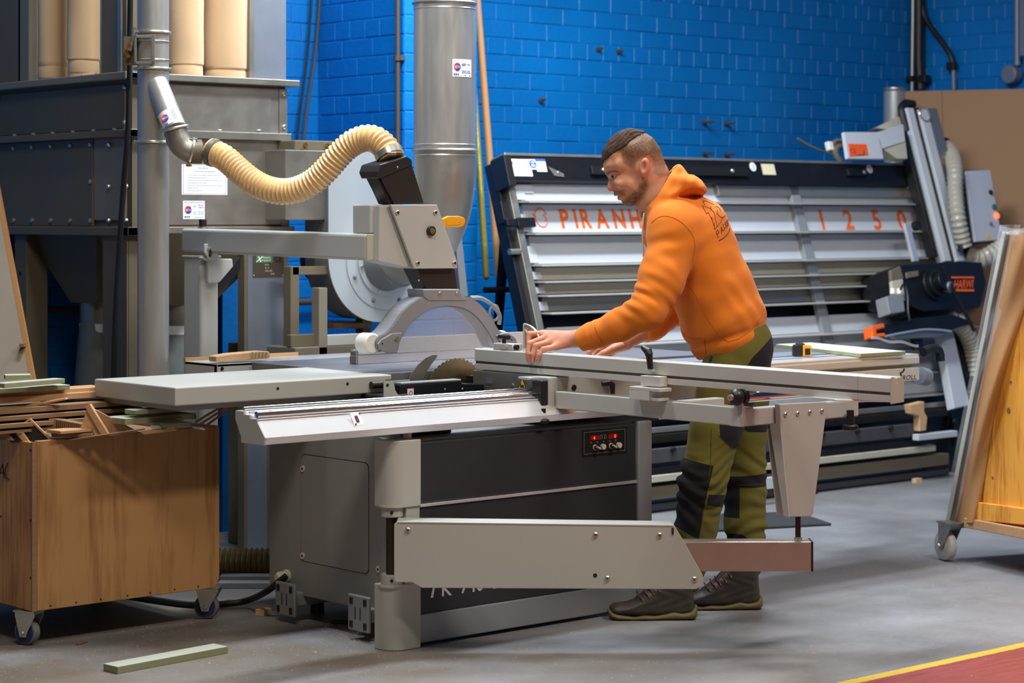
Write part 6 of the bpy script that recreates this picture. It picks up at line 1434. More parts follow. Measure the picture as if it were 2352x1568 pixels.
# ================================================================= FLOOR PIECES
a, b = at(270, 1548, Z=0), at(524, 1500, Z=0)
v = b-a; wv_ = Vector((-v.y, v.x, 0)).normalized()*.07
o = MB().obox(a, v, wv_, ZV*.022).build('green_strip', 'green_mdf', None, .0015); recentre(o); tag(o, 'pale green strip lying alone on the floor in front of the bin', 'offcut')
o.data.materials.append(M['green_mdf_edge'])
for p in o.data.polygons:
    if abs(p.normal.z) < .5: p.material_index = 1
for (px, py, sx, sy, sz, rz, lab) in ((605, 1412, .045, .035, .022, 20, 'small pale wood block on the floor beside the lifting plate'), (518, 1392, .06, .03, .018, 10, 'small brown wood block on the floor by the power cable'), (826, 1450, .03, .02, .012, 30, 'tiny brown wood chip in the sawdust under the lifting plate'), (188, 1478, .05, .012, .006, 25, 'thin brown splinter on the floor in front of the bin castor')):
    c = at(px, py, Z=0); o = board('floor_block', lab, 'wood block', c+ZV*sz/2, sx, sy, sz, rz, m_='timber_pale' if px == 605 else 'timber_dark', group='wood scraps on the floor')
c = at(790, 1432, Z=0); o = MB().cbox(c+ZV*.004, RV*.09, FV*.012, ZV*.006).cbox(c+ZV*.004+FV*.03, RV*.09, FV*.008, ZV*.006).build('steel_strip', 'black_metal'); recentre(o); tag(o, 'dark metal strips lying on the floor beside the lifting plate', 'metal strip')
# sawdust sprinkle
mb = MB()
for k in range(2600):
    if k < 900: c = at(rng.gauss(850, 70), rng.gauss(1445, 18), Z=0)
    elif k < 1700: c = at(rng.uniform(0, 900), rng.uniform(1420, 1566), Z=0)
    else: c = at(rng.uniform(900, 2300), rng.uniform(1240, 1560), Z=0)
    s_ = rng.uniform(.0012, .0035)*(1.7 if rng.random() < .04 else 1); a_ = rng.random()*3; u_ = Vector((math.cos(a_), math.sin(a_), 0))*s_; w_ = Vector((-u_.y, u_.x, 0))*rng.uniform(.3, .9)
    mb.add([c+u_, c+w_, c-u_, c-w_, c+ZV*s_*.6], [(0, 1, 4), (1, 2, 4), (2, 3, 4), (3, 0, 4)])
o = mb.build('sawdust', 'sawdust', None, kind='stuff'); o['label'] = 'scattered sawdust and wood chips on the concrete floor'; o['category'] = 'sawdust'
# floor hose and power cable
hy = [at(x, y, Z=.06) for x, y in ((470, 1296), (540, 1296), (625, 1298), (700, 1300))]
pth = spline([at(x, 1296, d=8.25) for x in (430, 500, 560, 640, 700)], 80)
t = thing('floor_hose', 'thick olive ribbed hose lying on the floor between bin and saw', 'hose', pth[40]-ZV*.06); corrugated(pth, .060, .02, .005, 18).build('tube', 'hose_floor', t)
MB().tube(pth[:4], .066, 18).build('cuff', 'black_plastic', t)
q = spline([at(658, 1322, X=4.23), at(640, 1336, d=7.30), at(612, 1358, d=7.32), at(570, 1378, d=7.50), at(520, 1386, Z=.02), at(440, 1388, Z=.012), at(360, 1378, Z=.012), at(250, 1360, Z=.012)], 60)
tag(recentre(MB().tube(q, .011, 10).build('power_cable', 'cable')), 'black power cable running from the saw base under the bin', 'cable')
for i, (x0, x1, y0, y1, lb) in enumerate(((500, 625, 1340, 1352, 'front'), (505, 620, 1326, 1336, 'back'))):
    a, b = at(x0, y1, Z=0), at(x1, y1, Z=0); o = MB().obox(a, b-a, FV*.06, ZV*.022).build('steel_bar', 'paint_shade', None, .002); recentre(o); tag(o, 'grey bar lying on the floor under the ribbed hose, %s one' % lb, 'bar', 'bars under the floor hose')

# ================================================================= THINGS ON THE SAW
# timber push block on the table extension
pb_ = [at(x, y, Y=6.66) for x, y in ((496, 818), (530, 812), (600, 806), (618, 807), (622, 813), (620, 822), (560, 828), (520, 831), (497, 831))]
o = MB().prism(pb_, YV*.05).build('push_block', 'timber_pale', None, .004); recentre(o); o.location.z = max(o.location.z, T+.0005); tag(o, 'carved pale wooden push block on the back table edge', 'push block')
for k in range(5):
    x = 580+k*8; MB().prism([at(px, py, Y=6.657) for px, py in ((x, 808), (x+2, 808), (x+1, 824), (x-1, 824))], YV*.003).build('grip_groove', 'timber', o)
# pale board, tape measure, film strip on the carriage
z0 = .818
a, b, c_, d_ = at(1795, 802, Z=z0), at(1975, 817, Z=z0), at(2082, 812, Z=z0), at(1880, 795, Z=z0)
pbd = [at(x, y, Z=z0+.014) for x, y in ((1782, 790), (1978, 812), (2080, 806), (1862, 786))]
o = MB().prism([p-ZV*.014 for p in pbd], ZV*.014).build('pale_board', 'green_mdf', None, .001); recentre(o); o.location.z = z0; tag(o, 'pale grey-green board lying on the sliding table behind the man', 'board')
o.data.materials.append(M['green_mdf_edge'])
for p in o.data.polygons:
    if abs(p.normal.z) < .5: p.material_index = 1
c = at(1843, 818, Z=z0)
tm = thing('tape_measure', 'yellow and black tape measure standing on the sliding table', 'tape measure', c)
L_ = .036
tmb = MB().prism([c+RV*a+ZV*b for a, b in ((-.036, 0), (.002, 0), (.002, .044), (-.012, .046), (-.030, .044), (-.036, .036))], FV*L_).build('case', 'black_plastic', tm, .003)
MB().prism([c+RV*a+ZV*b for a, b in ((.002, .0), (.034, .001), (.036, .036), (.030, .043), (.002, .045))], FV*L_).build('case_front', 'yellow_lever', tm, .003)
MB().prism([c-FV*.001+RV*a+ZV*b for a, b in ((.010, .005), (.030, .006), (.030, .030), (.010, .030))], FV*-.002).build('label_field', 'black_plastic', tm)
MB().prism([c+RV*a+ZV*b for a, b in ((-.024, .044), (.012, .045), (.006, .050), (-.02, .050))], FV*L_).build('lock_slide', 'black_plastic', tm, .002)
e0, e1 = at(1900, 800, Z=z0), at(2100, 806, Z=z0)
fl_ = sheetmesh(lambda u, v: at(2000+110*u, 788+17*u, Y=5.62-.10*v)*1+ZV*(.012*math.sin(v*3.1)+.004*math.sin(u*12)), 16, 6)
o = fl_.build('film_strip', 'film', None); recentre(o); o.location.z = z0+.001; tag(o, 'crumpled clear film strip at the far end of the sliding table', 'film')
# ================================================================= PERSON
# local frame of the figure: r (to the camera's right), d (away), z (up); the man faces -r
def q3(px, py, d): return np.array([(px-CX)/F*d, d, H-(py-HY)/F*d])
def smin(a, b, k):
    if k <= 0: return np.minimum(a, b)
    h = np.clip(.5+.5*(b-a)/k, 0, 1); return b*(1-h)+a*h-k*h*(1-h)
def cone(a, b, ra, rb, s=1.0):
    a, b = np.array(a, float), np.array(b, float); sc = np.array([1, 1/s, 1]); A, B = a*sc, b*sc; ba = B-A; L = max(1e-9, ba@ba)
    def f(P):
        p = P*sc-A; t = np.clip(p@ba/L, 0, 1); return np.sqrt(((p-t[:, None]*ba)**2).sum(1))-(ra+(rb-ra)*t)
    return f
def ell(c, rad, rot=0.0):
    c = np.array(c, float); rad = np.array(rad, float); cr, sr = math.cos(rot), math.sin(rot)
    def f(P):
        p = P-c; x = p[:, 0]*cr+p[:, 2]*sr; z = -p[:, 0]*sr+p[:, 2]*cr; v = np.stack([x, p[:, 1], z], 1)
        k0 = np.sqrt(((v/rad)**2).sum(1)); k1 = np.sqrt(((v/rad**2)**2).sum(1))+1e-9; return k0*(k0-1)/k1
    return f
def poly_sd(poly, x, y):
    """signed distance to a 2D polygon, negative inside"""
    n = len(poly); d = np.full(x.shape, 1e9); s = np.ones(x.shape)
    for i in range(n):
        ax, ay = poly[i]; bx, by = poly[i-1]; ex, ey = bx-ax, by-ay; wx, wy = x-ax, y-ay
        t = np.clip((wx*ex+wy*ey)/(ex*ex+ey*ey+1e-12), 0, 1); d = np.minimum(d, (wx-ex*t)**2+(wy-ey*t)**2)
        c1 = y >= ay; c2 = y < by; c3 = ex*wy > ey*wx
        s = np.where((c1 & c2 & c3) | (~c1 & ~c2 & ~c3), -s, s)
    return s*np.sqrt(d)
def idw(pts, x, y):
    num = np.zeros(x.shape); den = np.zeros(x.shape)
    for (px, py, v) in pts:
        w_ = 1/((x-px)**2+(y-py)**2+1e-7)**1.6; num += w_*v; den += w_
    return num/den
def inflated(polypx, dc, Wp, Rp, grow=0.0, dsc=None):
    """body of revolution-like volume: side outline given, half width from control points"""
    D = dsc or dc
    poly = [((p[0]-CX)/F*D, H-(p[1]-HY)/F*D) for p in polypx]
    Wc = [((a-CX)/F*D, H-(b-HY)/F*D, v) for a, b, v in Wp]; Rc = [((a-CX)/F*D, H-(b-HY)/F*D, v) for a, b, v in Rp]
    xs = [p[0] for p in poly]; ys = [p[1] for p in poly]; h = .0022
    gx = np.arange(min(xs)-.03, max(xs)+.03, h); gy = np.arange(min(ys)-.03, max(ys)+.03, h); X, Y = np.meshgrid(gx, gy, indexing='ij')
    sd = poly_sd(poly, X, Y)-grow; W_ = idw(Wc, X, Y)+grow; R_ = idw(Rc, X, Y)+grow
    s = np.clip(-sd/R_, 0, 1); wmap = W_*np.sqrt(np.maximum(0, 1-(1-s)**2))
    def samp(A, x, y):
        fx = np.clip((x-gx[0])/h, 0, len(gx)-1.001); fy = np.clip((y-gy[0])/h, 0, len(gy)-1.001); i = fx.astype(int); j = fy.astype(int); u = fx-i; v = fy-j
        return A[i, j]*(1-u)*(1-v)+A[i+1, j]*u*(1-v)+A[i, j+1]*(1-u)*v+A[i+1, j+1]*u*v
    bb = (min(xs)-.03, max(xs)+.03, min(ys)-.03, max(ys)+.03)
    def f(P):
        x, y = P[:, 0], P[:, 2]; a = np.abs(P[:, 1]-dc); S_ = samp(sd, x, y); w_ = samp(wmap, x, y)
        o = np.maximum(np.maximum(bb[0]-x, x-bb[1]), np.maximum(bb[2]-y, y-bb[3]))
        return np.maximum(np.where(S_ > 0, np.sqrt(np.maximum(S_, 0)**2+a**2), (a-w_)*.8), np.maximum(o, S_))
    return f
class Field:
    def __init__(s): s.p = []; s.post = None
    def add(s, f, k=.01): s.p.append((f, k)); return s
    def chain(s, pts, k=.01, sc=1.0):
        for (a, ra), (b, rb) in zip(pts[:-1], pts[1:]): s.add(cone(a, b, ra, rb, sc), k)
        return s
    def __call__(s, P, act=None):
        v = None
        for i in (range(len(s.p)) if act is None else act):
            f, k = s.p[i]; w_ = f(P); v = w_ if v is None else smin(v, w_, k)
        if v is None: v = np.full(len(P), 1.0)
        return s.post(P, v) if s.post else v
def surfnet(fld, lo, hi, h, nb=40, smooth=1, cullr=.06):
    lo = np.array(lo, float); n = np.ceil((np.array(hi)-lo)/h).astype(int)+1; NY, NZ = n[1]+8, n[2]+8
    keys, pos, quads = [], [], []
    for i0 in range(0, n[0], nb):
        for j0 in range(0, n[1], nb):
            for k0 in range(0, n[2], nb):
                c = (lo+(np.array([i0, j0, k0])+nb/2-.5)*h)[None]; R = h*(nb+2)*.87
                act = [i for i, (f, k) in enumerate(fld.p) if f(c)[0] < R*1.1+cullr]
                if not act: continue
                ii = np.arange(i0-1, i0+nb+1); jj = np.arange(j0-1, j0+nb+1); kk = np.arange(k0-1, k0+nb+1)
                I, J, K = np.meshgrid(ii, jj, kk, indexing='ij'); P = lo+np.stack([I, J, K], -1).reshape(-1, 3)*h
                V = fld(P, act).reshape(I.shape)
                S = V < 0
                if S.all() or not S.any(): continue
                m = nb+1; acc = np.zeros((m, m, m, 3)); cnt = np.zeros((m, m, m))
                for ax in range(3):
                    o1, o2 = [a for a in range(3) if a != ax]
                    for b1 in (0, 1):
                        for b2 in (0, 1):
                            sl0 = [slice(0, m)]*3; sl0[o1] = slice(b1, b1+m); sl0[o2] = slice(b2, b2+m); sl1 = list(sl0); sl1[ax] = slice(1, m+1)
                            a, b = V[tuple(sl0)], V[tuple(sl1)]; cr = (a < 0) != (b < 0)
                            t = np.where(cr, a/np.where(cr, a-b, 1), 0); e = np.zeros((m, m, m, 3)); e[..., ax] = t; e[..., o1] = b1; e[..., o2] = b2
                            acc += e*cr[..., None]; cnt += cr
                on = cnt > 0; idx = np.argwhere(on); base = np.array([i0-1, j0-1, k0-1])
                g = idx+base+1; key = (g[:, 0]*NY+g[:, 1])*NZ+g[:, 2]
                keys.append(key); pos.append(lo+(idx+base+acc[on]/cnt[on][:, None])*h)
                kid = np.full((m, m, m), -1, np.int64); kid[on] = key
                for ax in range(3):
                    o1, o2 = [(1, 2), (2, 0), (0, 1)][ax]
                    s0 = [slice(1, m)]*3; s1 = list(s0); s1[ax] = slice(2, m+1)
                    a, b = S[tuple(s0)], S[tuple(s1)]; cr = np.argwhere(a != b)
                    if not len(cr): continue
                    cell = cr+1; flip = b[tuple(cr.T)]
                    def cid(d1, d2):
                        c2 = cell.copy(); c2[:, o1] -= d1; c2[:, o2] -= d2; return kid[tuple(c2.T)]
                    Q = np.stack([cid(1, 1), cid(0, 1), cid(0, 0), cid(1, 0)], 1); Q[flip] = Q[flip][:, ::-1]; quads.append(Q)
    keys = np.concatenate(keys); pos = np.concatenate(pos); quads = np.concatenate(quads)
    uk, ui = np.unique(keys, return_index=True); V = pos[ui]; quads = np.searchsorted(uk, quads)
    lab = np.arange(len(V))                      # keep the largest connected piece only
    while True:
        m_ = lab[quads].min(1); new = lab.copy(); [np.minimum.at(new, quads[:, a], m_) for a in range(4)]; new = new[new]
        if (new == lab).all(): break
        lab = new
    cts = np.bincount(lab); big = cts.argmax(); keep = lab == big
    if DEBUG: print('PIECES', sorted(cts[cts > 0].tolist())[-4:])
    quads = quads[keep[quads[:, 0]]]; ren = np.cumsum(keep)-1; quads = ren[quads]; V = V[keep]
    for _ in range(smooth):
        acc = np.zeros_like(V); cn = np.zeros(len(V))
        for a in range(4):
            np.add.at(acc, quads[:, a], V[quads[:, (a+1) % 4]]); np.add.at(cn, quads[:, a], 1); np.add.at(acc, quads[:, a], V[quads[:, (a-1) % 4]]); np.add.at(cn, quads[:, a], 1)
        V = V*.5+.5*acc/np.maximum(cn, 1)[:, None]
    return V, quads
DEBUG = False
MAN0 = np.array([q3(1640, 1400, 7.44)[0], 7.44, 0.0])
def man_mesh(V, Qd, name, mats, parent=None):
    me = bpy.data.meshes.new(name); W_ = V-MAN0
    me.vertices.add(len(W_)); me.vertices.foreach_set('co', W_.astype(np.float32).ravel()); nq = len(Qd)
    me.loops.add(nq*4); me.loops.foreach_set('vertex_index', Qd.astype(np.int32).ravel()); me.polygons.add(nq)
    me.polygons.foreach_set('loop_start', np.arange(0, nq*4, 4, dtype=np.int32)); me.polygons.foreach_set('use_smooth', np.ones(nq, bool))
    me.update(); me.validate()
    for m_ in mats: me.materials.append(M[m_])
    o = bpy.data.objects.new(name, me); COL.objects.link(o)
    if parent is not None: o.parent = parent
    return o
def to_local(mb, name, m_, parent):
    """MB in (r,d,z) figure coordinates -> child mesh"""
    mb.v = [Vector((v.x-MAN0[0], v.y-MAN0[1], v.z-MAN0[2])) for v in mb.v]; sv = ORI.pop(parent, None)
    o = mb.build(name, m_, parent);
    if sv is not None: ORI[parent] = sv
    return o
HD = 7.45
headpoly = [(1446, 296), (1420, 305), (1400, 323), (1387, 346), (1384, 366), (1385, 382), (1388, 394), (1392, 402), (1398, 408), (1399.5, 415), (1397.5, 424), (1395.5, 431), (1397, 436), (1402, 438.5), (1409.5, 438), (1411, 441), (1410, 444.5), (1413, 447.5), (1420, 450), (1419, 453), (1423, 457.5), (1427, 460), (1428, 464), (1432, 470), (1440, 474.5), (1450, 475), (1462, 465), (1474, 452), (1486, 436), (1505, 432), (1526, 404), (1526, 372), (1517, 340), (1500, 316), (1476, 300)]
Wp = [(1455, 345, .076), (1480, 345, .075), (1405, 350, .060), (1398, 375, .056), (1420, 378, .066), (1392, 398, .046), (1402, 402, .050), (1401, 412, .016), (1399, 420, .013), (1399, 431, .0135), (1406, 433, .019), (1412, 418, .046), (1420, 422, .054), (1413, 444, .024), (1432, 446, .036), (1424, 455, .025), (1440, 466, .030), (1455, 462, .044), (1445, 425, .060), (1465, 440, .057), (1478, 420, .064), (1470, 385, .071), (1515, 350, .058), (1515, 385, .052), (1450, 305, .052), (1500, 415, .058)]
Rp = [(1399, 425, .010), (1400, 412, .012), (1410, 440, .010), (1424, 455, .014), (1438, 468, .022), (1390, 395, .028), (1387, 365, .038), (1420, 310, .055), (1455, 345, .07), (1520, 360, .055), (1500, 430, .04), (1465, 460, .03)]
fhead = inflated(headpoly, HD, Wp, Rp)
body = Field()
body.add(fhead, .004)
neck = [(q3(1500, 410, HD), .060), (q3(1508, 455, HD), .061), (q3(1530, 510, 7.47), .075)]
body.chain(neck, .022, 1.0)
body.add(cone(q3(1471, 452, HD), q3(1486, 492, HD-.005), .018, .022, 1.3), .02)      # throat
body.chain([(q3(1404, 409, HD), .0085), (q3(1404.5, 422, HD), .0095), (q3(1403.5, 431, HD), .0105)], .008, .95)       # nose
body.add(ell(q3(1402.5, 432.5, HD), (.0095, .0095, .0085)), .004)
for s_ in (-1, 1):
    body.add(cone(q3(1394, 398, HD+s_*.014), q3(1420, 394, HD+s_*.052), .0055, .006), .010)     # brow ridge
    body.add(ell(q3(1407, 433.5, HD+s_*.0115), (.0085, .0075, .0075)), .004)                    # nostril wing
    body.add(ell(q3(1430, 420, HD+s_*.047), (.020, .012, .014), .5), .016)                      # cheekbone
    body.add(cone(q3(1412.5, 446.5, HD), q3(1431, 447.5, HD+s_*.026), .0042, .003), .005)       # upper lip
    body.add(cone(q3(1422.5, 455.5, HD), q3(1433, 451, HD+s_*.024), .0055, .003), .006)         # lower lip
    body.add(ell(q3(1481, 382, HD+s_*.077), (.0165, .0105, .0295), -.12), .006)                 # ear
    body.add(ell(q3(1478, 401, HD+s_*.073), (.0085, .006, .0115), .1), .006)                    # ear lobe
# near hand and forearm
W0 = q3(1336, 776, 7.335)
body.chain([(q3(1425, 742, 7.28), .040), (q3(1370, 766, 7.31), .034), (W0, .0265)], .012, 1.1)
nh = {'index': [(1247, 766, 7.385, .0115), (1216, 767, 7.37, .0098), (1213, 786, 7.360, .0082)],
      'middle': [(1254, 775, 7.365, .0118), (1216, 789, 7.334, .0102), (1213, 812, 7.322, .0092), (1214, 827, 7.322, .0078)],
      'ring': [(1264, 785, 7.345, .0115), (1230, 794, 7.316, .0100), (1224, 814, 7.308, .0090), (1223, 829, 7.310, .0076)],
      'pinky': [(1277, 796, 7.325, .0105), (1247, 802, 7.296, .0092), (1239, 815, 7.288, .0082), (1235, 826, 7.290, .0070)]}
for nm_, ch_ in nh.items():
    m0 = q3(*ch_[0][:3]); body.add(cone(W0, m0, .021, .0135), .016)
    P_ = [(q3(a, b, c), r) for a, b, c, r in ch_]; body.chain(P_, .0035)
body.chain([(q3(1312, 786, 7.40), .017), (q3(1272, 786, 7.415), .0135), (q3(1240, 780, 7.40), .0115), (q3(1222, 778, 7.385), .0095)], .006)
body.add(cone(W0, q3(1272, 790, 7.36), .022, .016), .018)
# far hand
W1 = q3(1436, 786, 7.60)
body.chain([(q3(1530, 735, 7.68), .038), (q3(1478, 762, 7.64), .032), (W1, .0265)], .012)
fh = [[(1394, 789, 7.55, .0118), (1366, 796, 7.53, .0102), (1353, 810, 7.525, .0090), (1353, 820, 7.525, .0078)],
      [(1398, 796, 7.575, .0115), (1372, 806, 7.56, .0100), (1364, 820, 7.555, .0085)],
      [(1402, 803, 7.60, .0112), (1380, 816, 7.59, .0098), (1376, 830, 7.59, .0080)],
      [(1408, 808, 7.62, .0105), (1390, 824, 7.62, .0090), (1390, 838, 7.62, .0075)]]
for ch_ in fh:
    m0 = q3(*ch_[0][:3]); body.add(cone(W1, m0, .021, .0135), .014); body.chain([(q3(a, b, c), r) for a, b, c, r in ch_], .0035)
body.chain([(q3(1424, 796, 7.56), .017), (q3(1404, 803, 7.525), .0138), (q3(1386, 812, 7.505), .0120), (q3(1372, 819, 7.50), .0092)], .006)
# hidden trunk and limbs (one continuous figure under the clothes)
body.chain([(q3(1530, 505, 7.47), .07), (q3(1590, 600, 7.48), .095), (q3(1640, 710, 7.48), .090), (q3(1690, 800, 7.47), .09)], .03, 1.4)
body.chain([(q3(1555, 555, 7.32), .055), (q3(1490, 705, 7.25), .042), (q3(1425, 742, 7.28), .038)], .02)
body.chain([(q3(1540, 555, 7.64), .055), (q3(1548, 705, 7.70), .042), (q3(1530, 735, 7.68), .038)], .02)
NL, FL = 7.365, 7.555
body.chain([(q3(1690, 810, 7.42), .085), (q3(1648, 985, NL), .062), (q3(1617, 1095, NL), .055), (q3(1600, 1205, NL), .05), (q3(1566, 1350, NL), .038), (q3(1566, 1390, NL), .03)], .02)
body.chain([(q3(1700, 810, 7.52), .085), (q3(1705, 985, FL), .062), (q3(1708, 1095, FL), .055), (q3(1712, 1195, FL), .05), (q3(1714, 1340, FL), .038), (q3(1714, 1375, FL), .03)], .02)
eyec = [ell(q3(1411, 403.2, HD+s_*.053), (.0125, .016, .0036), -.18) for s_ in (-1, 1)]
sock_ = [ell(q3(1409, 402, HD+s_*.0655), (.020, .012, .0105), -.2) for s_ in (-1, 1)]
earc = [(ell(q3(1478, 383, HD+s_*.0885), (.0095, .0130, .0190), -.12)) for s_ in (-1, 1)]
nostr = [cone(q3(1404, 437.5, HD+s_*.006), q3(1408, 436, HD+s_*.009), .003, .0025) for s_ in (-1, 1)]
mouth = [cone(q3(1417, 450.5, HD), q3(1434, 449, HD+s_*.034), .0016, .0012) for s_ in (-1, 1)]
nfold = [cone(q3(1412, 430, HD+s_*.030), q3(1436, 443, HD+s_*.052), .0028, .0022) for s_ in (-1, 1)]
hb0 = q3(1480, 385, HD)
def bpost(P, v):
    near = (np.abs(P[:, 0]-hb0[0]) < .2) & (np.abs(P[:, 2]-hb0[2]) < .2)
    if near.any():
        Q = P[near]; w_ = v[near]
        for f in sock_: w_ = -smin(-w_, f(Q), .012)
        for f in eyec: w_ = -smin(-w_, f(Q), .003)
        for f in earc+nfold: w_ = -smin(-w_, f(Q), .005)
        for f in nostr+mouth: w_ = -smin(-w_, f(Q), .002)
        v = v.copy(); v[near] = w_
    return v
body.post = bpost
Vb, Qb = surfnet(body, (.02, 7.16, .0), (.90, 7.80, 1.70), .0034, 44, 1)
def pxy(V): return CX+F*V[:, 0]/V[:, 1], HY+F*(H-V[:, 2])/V[:, 1]
man = man_mesh(Vb, Qb, 'person', [])
man.location = RV*MAN0[0]+FV*MAN0[1]; man.rotation_euler = (0, 0, -TH)
tag(man, 'man in orange hoodie and olive work trousers leaning over the fence with a pencil', 'person')
# skin colouring: close-cropped hair, stubble, reddening (as vertex attributes)
bx, by = pxy(Vb); ish = Vb[:, 2] > 1.36
def softmask(poly, soft): return np.clip(.5-poly_sd(poly, bx, by)/soft, 0, 1)*ish
# masks are defined in side view of the head (head coordinates), same on both sides
hx, hy = (Vb[:, 0]/HD*F+CX), HY+F*(H-Vb[:, 2])/HD
def hm(poly, soft): return np.clip(.5-poly_sd(poly, hx, hy)/soft, 0, 1)*ish
buzz = hm([(1408, 350), (1424, 352), (1428, 374), (1446, 386), (1454, 388), (1460, 374), (1470, 364), (1488, 358), (1497, 372), (1498, 398), (1512, 408), (1545, 402), (1545, 320), (1500, 280), (1440, 280)], 7)
fade = np.clip((402-hy)/70, .25, 1)
beard = np.maximum(hm([(1406, 437), (1416, 437), (1434, 443), (1436, 449), (1422, 449), (1408, 448)], 5)*.7, hm([(1437, 452), (1446, 447), (1460, 434), (1474, 412), (1486, 408), (1486, 432), (1474, 456), (1450, 484), (1424, 476), (1424, 462), (1434, 459)], 9)*.85)
red = np.maximum(hm([(1392, 422), (1412, 424), (1412, 442), (1392, 442)], 8), hm([(1466, 360), (1500, 360), (1496, 410), (1466, 410)], 5)*.8)
lips = hm([(1410, 446), (1420, 447.5), (1432, 447), (1434, 451), (1424, 459), (1417, 454)], 3)
brow = np.maximum(hm([(1391, 396), (1404, 391), (1422, 393), (1421, 397), (1405, 397), (1394, 402)], 4), 0)
hairf = np.clip(buzz*(.45+.5*fade)+beard+brow*.9, 0, .95)
redf = np.clip(red*.55+lips*.45, 0, 1)
hand = (Vb[:, 2] < 1.1); redf = redf+hand*(.28+.2*np.sin(Vb[:, 0]*160)*np.sin(Vb[:, 2]*190))
for nm_, arr in (('hairmask', hairf), ('redmask', np.clip(redf, 0, 1))):
    at_ = man.data.attributes.new(nm_, 'FLOAT', 'POINT')
    if len(man.data.vertices) == len(arr): at_.data.foreach_set('value', arr.astype(np.float32))
def skin_mat():
    m = bpy.data.materials.new('skin'); m.use_nodes = True; nt = m.node_tree; N, L = nt.nodes, nt.links; b = N['Principled BSDF']
    tc = N.new('ShaderNodeTexCoord'); n = N.new('ShaderNodeTexNoise'); n.inputs['Scale'].default_value = 240; n.inputs['Detail'].default_value = 3; L.new(tc.outputs['Object'], n.inputs['Vector'])
    n2 = N.new('ShaderNodeTexNoise'); n2.inputs['Scale'].default_value = 22; L.new(tc.outputs['Object'], n2.inputs['Vector'])
    c0 = N.new('ShaderNodeMixRGB'); c0.inputs[1].default_value = lin((206, 152, 120)); c0.inputs[2].default_value = lin((190, 130, 100)); L.new(n2.outputs['Fac'], c0.inputs[0])
    a1 = N.new('ShaderNodeAttribute'); a1.attribute_name = 'redmask'; a2 = N.new('ShaderNodeAttribute'); a2.attribute_name = 'hairmask'
    c1 = N.new('ShaderNodeMixRGB'); c1.inputs[2].default_value = lin((196, 104, 88)); L.new(a1.outputs['Fac'], c1.inputs[0]); L.new(c0.outputs[0], c1.inputs[1])
    mr = N.new('ShaderNodeMapRange'); mr.inputs[1].default_value = .35; mr.inputs[2].default_value = .65; mr.inputs[3].default_value = .72; mr.inputs[4].default_value = 1.15; L.new(n.outputs['Fac'], mr.inputs[0])
    mm = N.new('ShaderNodeMath'); mm.operation = 'MULTIPLY'; mm.use_clamp = True; L.new(a2.outputs['Fac'], mm.inputs[0]); L.new(mr.outputs[0], mm.inputs[1])
    c2 = N.new('ShaderNodeMixRGB'); c2.inputs[2].default_value = lin((88, 64, 46)); L.new(mm.outputs[0], c2.inputs[0]); L.new(c1.outputs[0], c2.inputs[1])
    L.new(c2.outputs[0], b.inputs['Base Color']); b.inputs['Roughness'].default_value = .55; b.inputs['Specular IOR Level'].default_value = .3
    b.inputs['Subsurface Weight'].default_value = .12; b.inputs['Subsurface Radius'].default_value = (.02, .008, .004); b.inputs['Subsurface Scale'].default_value = .3
    bp = N.new('ShaderNodeBump'); bp.inputs['Strength'].default_value = .12; bp.inputs['Distance'].default_value = .001; L.new(n.outputs['Fac'], bp.inputs['Height']); L.new(bp.outputs[0], b.inputs['Normal'])
    M['skin'] = m; return m
man.data.materials.append(skin_mat())
# eyes
for s_ in (-1, 1):
    c = q3(1412.5, 403, HD+s_*.0335); e = to_local(MB().sphere(Vector(c), .0118, 16), 'eye', 'eye_white', man)
    ci = c+np.array([-.0075, s_*.0050, -.003]); to_local(MB().sphere(Vector(ci), .0062, 12), 'iris', 'eye_dark', e)
# top hair
hairpoly = [(1377, 373), (1378, 356), (1386, 334), (1400, 316), (1420, 298), (1446, 288), (1474, 293), (1490, 304), (1482, 306), (1462, 312), (1448, 324), (1434, 338), (1416, 349), (1400, 358), (1388, 368), (1383, 375)]
fh2 = inflated(headpoly, HD, Wp, Rp, .0048)
hp2 = [((p[0]-CX)/F*HD, H-(p[1]-HY)/F*HD) for p in hairpoly]
hair = Field().add(fh2, 0)
def hpost(P, v):
    s_ = poly_sd(hp2, P[:, 0], P[:, 2]); strand = .0016*np.sin(P[:, 1]*420+9*np.sin(P[:, 0]*40))
    tp_ = np.clip((P[:, 0]-q3(1440, 0, HD)[0])/(50/F*HD), 0, 1)*.0055; return np.maximum(v+strand+tp_, s_+.002*np.sin(P[:, 1]*150))
hair.post = hpost
Vh, Qh = surfnet(hair, (.26, 7.34, 1.50), (.50, 7.56, 1.69), .0026, 48, 1)
man_mesh(Vh, Qh, 'hair', ['hair'], man)
# ---------------------------------------------------------------- hoodie
def wav(P, c, ax, L, A, rad, ph=0.0):
    ax = np.array(ax, float); ax /= np.linalg.norm(ax); p = P-c; t = p@ax; return A*np.sin(t*2*math.pi/L+ph)*np.exp(-(p**2).sum(1)/rad**2)
hd = Field()
hd.chain([(q3(1684, 802, 7.48), .126), (q3(1662, 738, 7.48), .141), (q3(1634, 662, 7.48), .136), (q3(1604, 590, 7.48), .134), (q3(1588, 532, 7.48), .124), (q3(1545, 488, 7.475), .090)], .03, 1.32)
hd.add(cone(q3(1545, 520, 7.33), q3(1535, 520, 7.63), .085, .085), .05)
hd.chain([(q3(1549, 552, 7.325), .088), (q3(1520, 640, 7.27), .074), (q3(1486, 712, 7.235), .062)], .035)
hd.chain([(q3(1486, 712, 7.235), .062), (q3(1420, 748, 7.265), .050), (q3(1366, 768, 7.30), .0445), (q3(1322, 785, 7.325), .0405)], .022)
